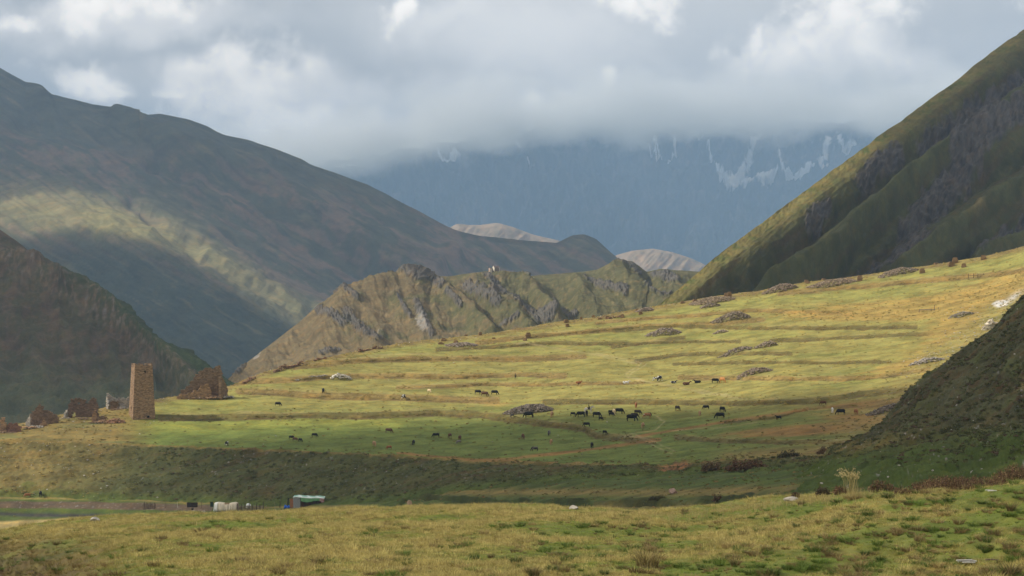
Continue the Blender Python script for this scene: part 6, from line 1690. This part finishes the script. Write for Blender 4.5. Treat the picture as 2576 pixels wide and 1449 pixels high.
def horse_mesh():
    T_ = [[((-0.95, 0, 1.22), .09, .09), ((-0.88, 0, 1.18), .22, .17), ((-0.62, 0, 1.16), .30, .26), ((-0.2, 0, 1.10), .29, .28), ((0.15, 0, 1.10), .31, .27), ((0.45, 0, 1.16), .31, .23), ((0.66, 0, 1.20), .20, .15)],
          [((0.42, 0, 1.26), .28, .16), ((0.66, 0, 1.42), .22, .11), ((0.90, 0, 1.58), .17, .09), ((1.05, 0, 1.68), .12, .08)],
          [((1.00, 0, 1.70), .10, .08), ((1.10, 0, 1.66), .125, .095), ((1.25, 0, 1.52), .11, .08), ((1.40, 0, 1.34), .08, .065), ((1.48, 0, 1.24), .06, .055)],
          [((-0.92, 0, 1.30), .05, .05), ((-1.06, 0, 1.10), .06, .06), ((-1.08, 0, 0.75), .08, .07), ((-1.04, 0, 0.45), .04, .04)]]
    for s in (-1, 1): T_.append([((1.02, s * 0.05, 1.76), .03, .025), ((1.03, s * 0.06, 1.86), .035, .02), ((1.04, s * 0.06, 1.92), .01, .01)])
    for s, dx in ((-1, 0.0), (1, 0.14)):
        T_.append([((0.46 + dx, s * 0.13, 1.05), .15, .11), ((0.48 + dx, s * 0.14, 0.80), .11, .085), ((0.50 + dx, s * 0.14, 0.52), .065, .058), ((0.49 + dx, s * 0.14, 0.30), .045, .042), ((0.50 + dx, s * 0.14, 0.12), .05, .045), ((0.54 + dx, s * 0.14, 0.0), .065, .06)])
        T_.append([((-0.66 - dx * .6, s * 0.13, 1.10), .21, .13), ((-0.70 - dx * .6, s * 0.15, 0.86), .16, .11), ((-0.78 - dx, s * 0.15, 0.62), .085, .07), ((-0.84 - dx, s * 0.15, 0.50), .062, .055), ((-0.80 - dx, s * 0.15, 0.14), .048, .045), ((-0.76 - dx, s * 0.15, 0.0), .065, .06)])
    me = fuse('horse_body', T_); me.materials.append(simple_mat('white_horse_hide', (0.60, 0.56, 0.48), 0.25, 3.5))
    return me
P = on_field(1481, 1040)
ho = bpy.data.objects.new('horse', horse_mesh()); link(ho); k = min(26 * mpp(P) / 2.5, 1.15); ho.location = P; ho.scale = (k, k, k); ho.rotation_euler = (0, 0, math.radians(-8))
tag(ho, 'dirty white horse carrying a rider in the middle of the herd', 'horse')
b = Bag(); b.box((-0.02, 0, 1.43), (0.28, 0.27, 0.05), 0, (0.07, 0.05, 0.035)); b.box((0.22, 0, 1.50), (0.04, 0.12, 0.06), 0, (0.06, 0.04, 0.03)); b.box((-0.28, 0, 1.50), (0.04, 0.16, 0.06), 0, (0.06, 0.04, 0.03))
for s in (-1, 1): b.box((0, s * 0.30, 1.22), (0.2, 0.02, 0.2), 0, (0.06, 0.045, 0.035))
b.build('saddle', M_stone, ho)
b = Bag()
for i in range(9): b.box((0.52 + i * 0.06, 0.0, 1.56 + i * 0.038), (0.06, 0.035, 0.07), 0, (0.35, 0.31, 0.26), tilt=(0, -0.5))
b.build('mane', M_stone, ho)
ri = bpy.data.objects.new('person', person_mesh('ride')); link(ri); ri.location = P + Matrix.Rotation(math.radians(-8), 3, 'Z') @ Vector((-0.02, 0, 1.60)) * k; ri.scale = (k, k, k); ri.rotation_euler = (0, 0, math.radians(-8))
tag(ri, 'rider in dark clothes sitting on the white horse', 'person'); hair(ri, 0.81, 0.075)

# ================================================================== HERDERS' CAMP ON THE VALLEY FLOOR
M_paint = M_stone
def fpt(x, y): return on_floor(x, y)
def sheet_cloth(name, nx, ny, fun, col, parent, mat=None, thick=0.04):
    V = []; C = []
    for j in range(ny + 1):
        for i in range(nx + 1):
            p, c = fun(i / nx, j / ny); V.append(p); C.append(c if c is not None else col)
    me = mesh_np(name, np.array(V), grid_faces(ny + 1, nx + 1), True); color_attr(me, np.array(C, np.float32)); me.materials.append(mat or M_cloths)
    o = bpy.data.objects.new(name, me); link(o, parent)
    sm = o.modifiers.new('s', 'SOLIDIFY'); sm.thickness = thick
    return o
M_cloths = simple_mat('woven_cloth', (1, 1, 1), 0.12, 3, attr=('cover', 'GEOMETRY'), bump=0.3, bdist=0.02)

def shed():
    P = fpt(756, 1277); k = mpp(P)
    t = empty('herders_shed', P - Vector((0, 0, 0.1)), 0, label='low shed with green and white tarp roof and a grey sheet-metal end wall', cat='shed')
    X = lambda x: (x - 756) * k
    Hs = 2.5; D = 3.0
    b = Bag()
    for i in range(6): b.box((X(739 + i * 3), 0.0 + i * 0.02, Hs * 0.5), (1.5 * k * 0.97, 0.03, Hs * 0.5), 0, (0.30, 0.31, 0.32)); 
    b.build('metal_sheet', M_stone, t)
    for i in range(22):
        b = Bag(); r = random.Random(i); x = X(757.2 + i * 2.5)
        b.box((x, 0.05 + 0.02 * (i % 2), 0.95), (1.15 * k, 0.03, 0.95 - 0.05 * r.random()), 0, tuple(c * r.uniform(0.5, 1.3) for c in (0.06, 0.042, 0.032)), tilt=(0, r.uniform(-.02, .02)))
        b.build('plank', M_stone, t)
    for x in (757, 775, 793, 812):
        b = Bag(); b.rod((X(x), -0.1, -0.2), (X(x), -0.1, Hs - 0.15), 0.05, 0.045, 6, (0.12, 0.09, 0.07)); b.build('post', M_stone, t)
    b = Bag(); b.box((X(776), D, Hs * 0.45), (X(813) * 0.7, 0.04, Hs * 0.45), 0, (0.05, 0.04, 0.03)); b.box((X(813), D / 2, Hs * .4), (0.04, D / 2, Hs * .4), 0, (0.05, 0.04, 0.03)); b.box((X(738), D / 2, Hs * .48), (0.04, D / 2, Hs * .48), 0, (0.25, 0.26, 0.27)); b.build('side_boards', M_stone, t)
    gr = (0.16, 0.34, 0.17); wh = (0.72, 0.80, 0.76); rd = (0.28, 0.05, 0.05); tq = (0.30, 0.52, 0.42)
    def roof(u, v):
        x = X(737) + u * (X(816) - X(737)); z = Hs + 0.12 * math.sin(u * 9) * 0.5 + 0.04 * math.sin(v * 11 + u * 20) - 0.25 * u * u
        c = wh if v < 0.35 or math.sin(u * 23 + v * 5) > 0.6 else tq
        return (x, -0.18 + v * (D + 0.4), z + 0.12 * v), c
    sheet_cloth('roof_tarp', 40, 10, roof, wh, t)
    def flap(u, v):
        x = X(757) + u * (X(816) - X(757)); uu = (x - X(737)) / (X(816) - X(737))
        top = Hs + 0.06 * math.sin(uu * 9) - 0.25 * uu * uu
        drop = 0.85 + 0.2 * math.sin(u * 7) + (0.6 * max(0, u - 0.85) / 0.15)
        c = gr if u < 0.8 else (rd if (u * 31 + v * 7) % 2 < 1.1 else (0.5, 0.45, 0.42))
        if v < 0.12: c = wh
        return (x, -0.20 - 0.07 * math.sin(u * 31) * v - 0.05 * v, top - 0.02 - v * drop), c
    sheet_cloth('tarp_flap', 44, 8, flap, gr, t)
    b = Bag(); b.box((X(733.5), 0.25, Hs * 0.43), (4.3 * k, 0.05, Hs * 0.43), 0, (0.34, 0.15, 0.08)); b.build('brown_door', M_stone, t)
    t2 = empty('bench', fpt(740, 1280) + Vector((0, -0.6, 0)), 0, label='small low wooden bench in front of the shed door', cat='bench')
    b = Bag(); b.box((0, 0, 0.42), (0.6, 0.16, 0.03), 0, (0.25, 0.2, 0.16)); b.build('seat', M_stone, t2)
    for x in (-.5, .5):
        b = Bag(); b.box((x, 0, 0.2), (0.03, 0.13, 0.2), 0, (0.2, 0.16, 0.12)); b.build('leg', M_stone, t2)
shed()

def camp():
    # blue tarp heap with a dark post
    P = fpt(722, 1278); k = mpp(P)
    def heap(w, d, h, seed, lob=1.0):
        def f(u, v):
            x = (u - 0.5) * 2; y = (v - 0.5) * 2; r2 = max(0, 1 - abs(x) ** 3) * max(0, 1 - abs(y) ** 3)
            z = h * r2 ** 0.5 * (0.8 + 0.25 * math.sin(u * 7 * lob + seed)) + 0.06 * math.sin(u * 37 + v * 9) * r2 - 0.05
            return (x * w / 2, y * d / 2 + 0.1 * math.sin(u * 25) * (1 - v), z), None
        return f
    o = sheet_cloth('blue_tarp', 26, 10, heap(15 * k, 1.2, 0.95, 1), (0.03, 0.14, 0.60), None); o.location = P
    tag(o, 'crumpled bright blue tarp on the ground left of the shed', 'tarp')
    b = Bag(); b.rod((0, 0, -0.2), (0.1, 0, 1.9), 0.2, 0.14, 7, (0.03, 0.03, 0.035)); b.box((0.15, 0, 1.95), (0.17, 0.15, 0.12), 0.3, (0.03, 0.03, 0.035))
    o = b.build('wrapped_post', M_stone); o.location = fpt(723, 1276) + Vector((0, 0.9, 0)); tag(o, 'thick dark wrapped post standing behind the blue tarp', 'post')
    b = Bag(); b.rod((0, 0, -0.2), (0.15, 0, 2.6), 0.06, 0.03, 5, (0.14, 0.10, 0.075)); b.rod((-.25, 0, -0.1), (0, 0.0, 1.1), 0.05, 0.04, 5, (0.05, 0.04, 0.03))
    o = b.build('pole', M_stone); o.location = fpt(705, 1277); tag(o, 'tall thin pole left of the blue tarp', 'pole')
    for lab, x, y, h, lean, c in (('thin bare pole between the wattle pen and the blue tarp', 693, 1281, 1.7, -.25, (0.3, 0.25, 0.18)), ('leaning pale stake left of the black panel', 447, 1277, 1.5, -.15, (0.62, 0.58, 0.5)), ('thin dark pole between the black panel and the covered stack', 507, 1278, 1.9, 0.0, (0.12, 0.09, 0.07)), ('short thin pole left of the leaning pale stake', 417, 1278, 1.8, .05, (0.15, 0.10, 0.07))):
        b = Bag(); b.rod((0, 0, -0.2), (lean, 0, h), 0.05, 0.035, 5, c); o = b.build('pole', M_stone); o.location = fpt(x, y); tag(o, lab, 'pole')
    # covered stack
    P = fpt(570, 1284); k = mpp(P)
    t = empty('covered_stack', P, 0, label='long hay stack covered with draped cream cloth beside the wattle pen', cat='covered stack')
    cream = (0.62, 0.54, 0.42)
    def drape(u, v):
        x = (u - 0.5) * 62 * k; s = math.sin(math.pi * min(1, max(0, v)))
        hh = 1.95 * (0.93 + 0.07 * math.sin(u * 9)) * (1 - 0.12 * max(0, (u - 0.85) / 0.15)) * min(1, (1 - u) / 0.03 + 0.02) * min(1, u / 0.03 + 0.02)
        ang = math.pi * v
        y = -math.cos(ang) * (1.5 + 0.10 * math.sin(u * 41 + 3 * math.sin(u * 9)) * (1 - math.sin(ang)))
        z = hh * min(1, math.sin(ang) * 1.45) - 0.03
        c = (0.80, 0.79, 0.76) if u < 0.16 else tuple(a * (1 + 0.35 * float(fbm(u * 9, v * 2.5, 3, 6))) for a in cream)
        if u > 0.93: c = (0.25, 0.19, 0.14)
        return (x, y, z), c
    sheet_cloth('cloth_cover', 90, 16, drape, cream, t)
    b = Bag(); b.box((0, 0, 0.85), (28 * k, 1.1, 0.85), 0, (0.3, 0.2, 0.1)); b.build('hay_core', M_hay, t)
    # small dark board behind it
    b = Bag(); b.box((0, 0, 0.7), (4 * k, 0.05, 0.6), 0.1, (0.03, 0.05, 0.035)); o = b.build('board', M_stone); o.location = fpt(533, 1276); tag(o, 'dark green board standing at the left end of the covered stack', 'board')
    # wattle pen
    P = fpt(632, 1285); k = mpp(P)
    t = empty('wattle_pen', P, 0, label='low wattle fence pen of woven branches and stakes', cat='fence')
    r = random.Random(4)
    for i in range(8):
        x = (-34 + i * 9.4) * k; b = Bag(); b.rod((x, 0, -0.2), (x + r.uniform(-.1, .1), 0, 1.7 + r.uniform(-.2, .5)), 0.10, 0.08, 5, (0.08, 0.06, 0.045)); b.build('stake', M_stone, t)
    for j in range(6):
        b = Bag(); pts = [((-35 + i * 4.7) * k for i in range(15))]
        xs = [(-35 + i * 4.7) * k for i in range(15)]
        for a_, c_ in zip(range(14), range(1, 15)):
            b.rod((xs[a_], 0.07 * (-1) ** a_, 0.12 + j * 0.2 + r.uniform(-.03, .03)), (xs[c_], 0.07 * (-1) ** c_, 0.12 + j * 0.2 + r.uniform(-.03, .03)), 0.075, 0.07, 4, (0.26, 0.20, 0.15))
        b.build('branch', M_stone, t)
    for s in (-1, 1):
        for j in range(4):
            b = Bag(); b.rod((s * 35 * k, 0, 0.2 + j * 0.25), (s * 35 * k, 3.0, 0.2 + j * 0.25), 0.05, 0.045, 4, (0.2, 0.155, 0.115)); b.build('side_branch', M_stone, t)
    o = bpy.data.objects.new('sack', rock_mesh('sack', 91, 2, (0.75, 0.5, 0.8), 0.2)); link(o); o.data.materials.append(simple_mat('white_sack', (0.66, 0.68, 0.66), 0.15)); o.location = fpt(623, 1283) + Vector((0, 0.9, 0.8)); tag(o, 'bulging white sack inside the wattle pen', 'sack')
    # black panel on legs
    P = fpt(483.5, 1279); k = mpp(P)
    t = empty('panel_rack', P, 0, label='black boarded panel on short legs alone on the valley grass', cat='rack')
    for i in range(9):
        b = Bag(); b.box(((-11.5 + i * 2.9) * k, 0, 0.85), (1.35 * k, 0.04, 0.6), 0, (0.035, 0.026, 0.024)); b.build('board', M_stone, t)
    for x in (-13.5, 13.5):
        b = Bag(); b.rod((x * k, 0.05, -0.2), (x * k, 0.05, 1.55), 0.07, 0.06, 5, (0.28, 0.20, 0.14)); b.build('leg', M_stone, t)
    o = bpy.data.objects.new('tyre', rock_mesh('tyre', 92, 1, (0.5, 0.3, 0.28), 0.1)); link(o); o.data.materials.append(M_dark); o.location = fpt(485, 1281) + Vector((0, -0.5, 0.1)); o.name = 'bundle'; tag(o, 'small black bundle on the ground under the black panel', 'bundle')
    # stake enclosure
    P = fpt(376, 1281); k = mpp(P)
    t = empty('stake_pen', P, 0, label='small pen of thin upright stakes at the end of the ploughed strip', cat='fence')
    for i in range(20):
        x = (-15 + i * 1.55) * k; b = Bag(); b.rod((x, r.uniform(0, 1.8) if i % 3 else 0, -0.2), (x + r.uniform(-.12, .12), r.uniform(0, .3), r.uniform(0.9, 1.9)), 0.075, 0.05, 4, (0.13, 0.09, 0.065)); b.build('stake', M_stone, t)
    for s in (0.35, 0.75):
        b = Bag(); b.rod((-15 * k, 0, s), (15 * k, 0, s + .05), 0.035, 0.035, 4, (0.17, 0.12, 0.09)); b.build('rail', M_stone, t)
camp()

def small_fences():
    P = on_field(2462, 698); k = mpp(P)
    t = empty('plot_fence', P, 0, label='low dark rail fence round a small plot near the top right', cat='fence')
    for x in (-26, -13, -2, 12, 26):
        b = Bag(); b.rod((x * k, 0, -0.3), (x * k, 0, 1.5), 0.09, 0.07, 5, (0.05, 0.04, 0.035)); b.build('post', M_stone, t)
    for x0, x1, z in ((-26, -2, 0.75), (-2, 26, 1.25), (-2, 26, 0.6)):
        b = Bag(); b.rod((x0 * k, 0, z), (x1 * k, 0, z - 0.1), 0.06, 0.06, 4, (0.06, 0.048, 0.04)); b.build('rail', M_stone, t)
    P = on_field(2338, 784); k = mpp(P)
    t = empty('broken_fence', P, 0, label='broken grey rail fence with a leaning post in the golden grass on the right', cat='fence')
    for x, h in ((-26, .8), (4, 1.0), (12, 2.2), (22, 1.5)):
        b = Bag(); b.rod((x * k, 0, -0.3), (x * k + .1, 0, h), 0.1, 0.08, 5, (0.12, 0.08, 0.08)); b.build('post', M_stone, t)
    b = Bag(); b.rod((-26 * k, 0, 0.6), (14 * k, 0, 0.8), 0.13, 0.1, 5, (0.24, 0.21, 0.2)); b.build('rail', M_stone, t)
small_fences()

# ================================================================== BOULDERS, SPLINTERS
def boulder(label, place, x, y, w, h, mat, seed, cat='boulder', ang=0):
    P = place(x, y); k = mpp(P)
    me = rock_mesh('boulder', seed, 3, (w * k / 2 * 1.25, w * k / 2, h * k * 0.85), 0.3); me.materials.append(mat)
    o = bpy.data.objects.new('boulder', me); link(o); o.location = P + Vector((0, 0, h * k * 0.22)); o.rotation_euler = (0, math.radians(ang), seed)
    tag(o, label, cat)
boulder('rounded grey boulder on the left end of the meadow crest', on_near, 240, 1311, 26, 11, M_rock, 11)
boulder('pale elongated boulder just beyond the meadow crest near the middle', on_near, 1443, 1281, 24, 10, M_rock, 12, ang=-18)
boulder('tan block of stone under the dark sunken bank', on_floor, 1030, 1272, 15, 14, simple_mat('tan_rock', (0.42, 0.28, 0.18), 0.25, 4), 13)
boulder('pinkish tilted boulder on the valley grass right of the middle', on_floor, 1693, 1242, 26, 15, simple_mat('pink_rock', (0.40, 0.27, 0.21), 0.25, 4), 14)
boulder('flat grey slab lying on the crest right of the middle', on_near, 1992, 1260, 36, 11, M_rock, 15, ang=-8)
boulder('whitish round stone on the grass in front of the covered stack', on_floor, 512, 1290, 8, 6, M_rock_w, 16)
def splinters(label, x, y, w, n, mat, seed):
    P = on_near(x, y); k = mpp(P); r = random.Random(seed)
    t = empty('weathered_planks', P, 0, label=label, cat='planks')
    for i in range(n):
        b = Bag(); L = w * k / 2 * r.uniform(0.6, 1.0)
        b.box((r.uniform(-.1, .1), r.uniform(-.12, .12), 0.10 + i * 0.012), (L, 0.022, 0.012), r.uniform(-.25, .25), (1, 1, 1), tilt=(0, r.uniform(-.06, .06)))
        b.build('plank', mat, t)
splinters('white weathered wood splinters lying near the lower right corner', 2436, 1424, 46, 5, M_bleach, 3)
splinters('greyer wood splinters right of the white ones', 2499, 1419, 24, 3, M_wood, 5)
splinters('thin pale stick on the meadow near the right edge of the crest', 2491, 1242, 24, 2, M_bleach, 6)

# ================================================================== TUSSOCKS, SHRUBS, TALL GRASS
tg = [(0.055, 0.095, 0.022), (0.075, 0.12, 0.028), (0.10, 0.135, 0.03), (0.05, 0.075, 0.022)]
tb = [(0.20, 0.13, 0.06), (0.28, 0.20, 0.09), (0.14, 0.10, 0.045), (0.10, 0.10, 0.035)]
ts = [(0.42, 0.33, 0.14), (0.34, 0.26, 0.11), (0.22, 0.19, 0.07)]
TUS = {'g': [tuft_mesh('tussock_green', 240, 0.30, 0.20, 0.018, 700 + i, M_blade_g, 1.7, tg, 3) for i in range(3)], 'b': [tuft_mesh('tussock_brown', 240, 0.34, 0.20, 0.016, 710 + i, M_blade_g, 1.5, tb + tg[:1], 3) for i in range(3)], 's': [tuft_mesh('tussock_straw', 260, 0.40, 0.26, 0.014, 720 + i, M_blade_g, 1.3, ts + tb[:1], 3) for i in range(2)]}
for k_ in TUS:
    for me in TUS[k_]:
        pass
tus = [(1193, 1407, 48, 26, 'g'), (1235, 1403, 32, 16, 'b'), (1298, 1418, 54, 36, 'g'), (1343, 1449, 60, 34, 'b'), (1387, 1438, 50, 28, 'g'), (1411, 1393, 28, 10, 'g'), (1445, 1405, 40, 18, 'g'), (1550, 1354, 30, 14, 'g'), (1617, 1325, 32, 15, 'b'), (1587, 1347, 34, 15, 'g'), (1628, 1426, 95, 50, 's'),
       (1262, 1337, 40, 14, 'g'), (1025, 1378, 34, 13, 'g'), (950, 1408, 50, 14, 'g'), (1143, 1422, 32, 13, 'g'), (1083, 1308, 18, 8, 'g'), (2006, 1327, 44, 20, 'g'), (2034, 1353, 42, 13, 'g'), (1869, 1342, 34, 15, 'g'), (1722, 1290, 28, 16, 'b'), (2230, 1256, 54, 28, 'g'), (2283, 1269, 38, 17, 'g'),
       (2388, 1266, 56, 36, 'g'), (2319, 1288, 26, 10, 'b'), (2395, 1290, 32, 15, 'b'), (2437, 1284, 34, 14, 'g'), (2469, 1267, 38, 15, 'g'), (2493, 1278, 34, 15, 'g'), (2544, 1284, 52, 34, 'b'), (2124, 1303, 28, 12, 'g'), (2015, 1271, 34, 18, 'b'), (2367, 1351, 34, 14, 'g'), (2086, 1400, 46, 34, 'b'),
       (1850, 1423, 50, 38, 'b'), (1764, 1434, 34, 17, 'g'), (1947, 1447, 60, 32, 'g'), (2176, 1396, 42, 28, 'g'), (2214, 1411, 44, 22, 'g'), (2161, 1438, 38, 24, 'b'), (2540, 1447, 84, 40, 'b'), (2480, 1389, 40, 22, 'g'), (511, 1337, 42, 15, 'b'), (382, 1346, 34, 10, 'g'), (359, 1388, 46, 18, 'g'),
       (758, 1405, 40, 15, 'g'), (778, 1344, 26, 10, 'g'), (623, 1408, 50, 12, 'b'), (1655, 1362, 34, 16, 'g'), (1700, 1395, 40, 18, 's'), (1610, 1378, 30, 12, 'g'), (1520, 1445, 44, 20, 'g'), (2270, 1340, 34, 12, 's'), (1930, 1385, 44, 18, 's'), (2330, 1425, 36, 14, 'g'), (2560, 1340, 40, 18, 's')]
desc = {'g': ('', 'dark green grass tussock'), 'b': ('', 'brown grass tussock'), 's': ('', 'straw coloured grass tussock')}
ZONES = [(300, 'below the crest boulder'), (520, 'left of the camp'), (700, 'below the covered stack'), (900, 'below the shed'), (1100, 'below the left end of the sunken bank'), (1215, 'below the sunken bank'), (1260, 'under the big stone heap'), (1320, 'in line with the walker'),
         (1400, 'left of the pale crest boulder'), (1500, 'below the pale crest boulder'), (1600, 'right of the pale crest boulder'), (1700, 'below the earth scar'), (1800, 'below the round shrub'), (1900, 'below the reddish shrub'), (1990, 'left of the grey slab'), (2060, 'below the grey slab'), (2110, 'left of the feathery grass'),
         (2190, 'below the feathery grass'), (2260, 'below the sparse weeds'), (2330, 'left end of the thicket'), (2380, 'below the thicket'), (2450, 'above the splinters'), (2520, 'right of the splinters'), (9999, 'at the right edge')]
def region(x, y):
    z = [n for m_, n in ZONES if x < m_][0]
    v = 'high' if y < 1300 else 'mid meadow' if y < 1375 else 'low' if y < 1430 else 'bottom edge'
    return '%s, %s' % (v, z)
cnt = {}
tus.sort(key=lambda t: -t[2])
for i, (x, y, w, h, c) in enumerate(tus):
    P = on_near(x, min(y, 1462)); k = mpp(P)
    o = bpy.data.objects.new('grass_tussock', random.Random(i).choice(TUS[c])); link(o)
    bw = 0.95 if c == 'g' else 0.95
    s = w * k / bw; sz = max(h * k / 0.30, s * 0.7)
    o.scale = (s, s, min(sz, s * 1.7)); o.location = P - Vector((0, 0, 0.02)); o.rotation_euler = (0, 0, i * 1.3)
    size = 'large' if w > 50 else 'medium' if w > 36 else 'small'
    tag(o, '%s %s %s' % (size, desc[c][1], region(x, y)), 'grass tussock', 'tussocks on the foreground meadow')

_by = {}
for o in COL.objects:
    if o.name.startswith('grass_tussock'): _by.setdefault(o['label'], []).append(o)
for lb_, os_ in _by.items():
    if len(os_) > 1:
        os_.sort(key=lambda q: -q.location.y)
        for q, wd in zip(os_, ('upper', 'lower', 'lowest')): q['label'] = wd + ' ' + lb_

def shrub_mesh(w, h, d, n, leafcols, stemcol, seed, leaf=0.06, per=16):
    r = random.Random(seed); S = Bag(); Lf = Bag()
    for i in range(n):
        x, y = r.uniform(-w / 2, w / 2), r.uniform(-d / 2, d / 2); env = (1 - (2 * x / w) ** 4) ** 0.5 if w > 0 else 1
        hh = h * r.uniform(0.35, 1.0) * env * (0.8 + 0.35 * float(fbm(x * 0.8 + seed, 0.2, 3, 3))); tx, ty = x + r.gauss(0, .08) * h, y + r.gauss(0, .08) * h
        S.rod((x, y, -0.1), (tx, ty, hh), 0.012 * h + 0.004, 0.004, 3, tuple(c * r.uniform(.7, 1.2) for c in stemcol))
        for j in range(per):
            f = r.uniform(0.02, 1.0) ** 0.8; c = Vector((x + (tx - x) * f + r.gauss(0, .10 * h), y + (ty - y) * f + r.gauss(0, .07 * h), hh * f))
            nrm = Vector((r.gauss(0, 1), r.gauss(0, 1), r.gauss(0, 1))).normalized(); t_ = nrm.orthogonal().normalized(); b_ = nrm.cross(t_); q = leaf * r.uniform(.6, 1.4)
            cc = r.choice(leafcols); m_ = r.uniform(.7, 1.3)
            Lf.face([c + t_ * q, c + b_ * q * .5, c - t_ * q, c - b_ * q * .5], tuple(a * m_ for a in cc))
    return S, Lf
M_leaf = simple_mat('dry_leaf', (1, 1, 1), 0.1, 8, attr=('cover', 'GEOMETRY'), bump=0, translucent=0.25)
def shrub(label, place, x, y, w, h, cols, seed, n=None, leaf=None, depth=0.6, stem=(0.12, 0.08, 0.05), name='dry_shrub', cat='shrub', back_=0, sink=0.0, per=16):
    P = place(x, y); k = mpp(P); P = P + Vector((0, back_, -sink))
    Wm, Hm = w * k, h * k
    t = empty(name, P, 0, label=label, cat=cat)
    S, Lf = shrub_mesh(Wm, Hm, Wm * depth if Wm < 4 else 2.2, n or int(max(24, min(170, Wm / Hm * 34))), cols, stem, seed, leaf or Hm * 0.075, per)
    S.build('stem', M_leaf, t, kind='stuff'); Lf.build('foliage', M_leaf, t, kind='stuff')
red = [(0.17, 0.085, 0.055), (0.22, 0.12, 0.075), (0.12, 0.075, 0.045), (0.28, 0.19, 0.10)]; olive = [(0.10, 0.09, 0.05), (0.14, 0.11, 0.06), (0.07, 0.075, 0.035)]; weeds = [(0.28, 0.19, 0.10), (0.22, 0.14, 0.08), (0.16, 0.11, 0.06)]
pur = [(0.13, 0.075, 0.05), (0.17, 0.10, 0.06), (0.09, 0.06, 0.038), (0.26, 0.18, 0.09)]
shrub('brown round shrub beside the eroded earth scar', on_floor, 1790, 1184, 46, 32, weeds, 801)
shrub('wide reddish brown shrub on the shaded slope right of the scar', on_floor, 1878, 1184, 104, 40, red, 802)
shrub('olive brown shrub at the end of the dark bank', on_field, 1985, 1152, 58, 24, olive, 803)
shrub('small brown shrub between the olive one and the tall weeds', on_field, 2073, 1143, 32, 22, weeds, 804)
shrub('long stand of tall brown weeds under the near dark hillside', on_field, 2205, 1139, 165, 30, weeds, 805)
shrub('dark reddish bush at the right end of the brown weeds', on_field, 2262, 1140, 44, 26, pur, 806)
shrub('dense dark brown thicket behind the meadow crest at the right edge', on_near, 2480, 1218, 300, 42, pur, 807, n=560, leaf=0.028, back_=1.5, sink=0.22, per=24, name='thicket', cat='thicket')
shrub('taller thicket end with pale seed heads at the far right edge', on_near, 2600, 1206, 150, 62, pur + weeds, 808, n=300, leaf=0.028, back_=1.0, sink=0.22, per=24, name='thicket', cat='thicket')
shrub('sparse dark weeds right of the tall feathery grass', on_near, 2225, 1236, 60, 34, pur, 809, n=60, leaf=0.03, back_=0.6)
shrub('second patch of sparse weeds before the long thicket', on_near, 2290, 1232, 70, 26, pur + weeds, 810, n=60, leaf=0.03, back_=0.6)
shrub('dark small bush at the crest left of the tall feathery grass', on_near, 2078, 1247, 34, 26, [(0.07, 0.065, 0.04), (0.10, 0.07, 0.05)], 811, n=50, leaf=0.03, back_=0.8)
shrub('reddish weed clump touching the tall feathery grass', on_near, 2118, 1243, 30, 28, red, 812, n=44, leaf=0.03, back_=0.4)
shrub('small dark bush on the crest above the grey slab', on_near, 2011, 1254, 18, 20, [(0.08, 0.06, 0.045), (0.12, 0.08, 0.055)], 813, n=34, leaf=0.03, back_=1)
shrub('narrow dark shrub in the shade above the middle of the crest', on_floor, 1805, 1262, 22, 28, pur, 814)
shrub('dark low shrub on the valley grass near the pinkish boulder', on_floor, 1655, 1258, 46, 14, olive, 815)

def feather_grass():
    P = on_near(2142, 1256); k = mpp(P); r = random.Random(15)
    t = empty('feather_grass', P, 0, label='tall clump of feathery golden grass standing above the crest on the right', cat='tall grass')
    st = Bag(); pl = Bag()
    for i in range(34):
        x, y = r.gauss(0, .14), r.gauss(0, .12); hh = 84 * k * r.uniform(0.72, 1.0); dx = (-0.35 if r.random() < 0.6 else 0.2) * r.uniform(0.2, 1.1); dy = r.gauss(0, .08)
        pts = [Vector((x + dx * (f ** 2.2), y + dy * f, hh * f)) for f in (0, .3, .6, .85, 1.0)]
        for a, b in zip(pts[:-1], pts[1:]): st.rod(a, b, 0.006, 0.005, 3, (0.50, 0.40, 0.18))
        if r.random() < 0.85:
            for j in range(16):
                f = j / 16; c = pts[-2].lerp(pts[-1], f) + Vector(((dx * 0.35 + (-.06 if dx < 0 else .04)) * f, 0, -0.05 * f)) + Vector((r.gauss(0, .014), r.gauss(0, .014), r.gauss(0, .014)))
                pl.face([c, c + Vector((r.uniform(-.05, .0) if dx < 0 else r.uniform(0, .05), r.uniform(-.02, .02), -0.035)), c + Vector((r.uniform(-.03, .03), 0.01, 0.022))], (0.62, 0.50, 0.26))
    st.build('stalk', M_leaf, t, kind='stuff'); pl.build('plume', M_leaf, t, kind='stuff')
    o = bpy.data.objects.new('base_tuft', TUS['s'][0]); link(o, t); o.scale = (1.1, 1.1, 0.8)
feather_grass()
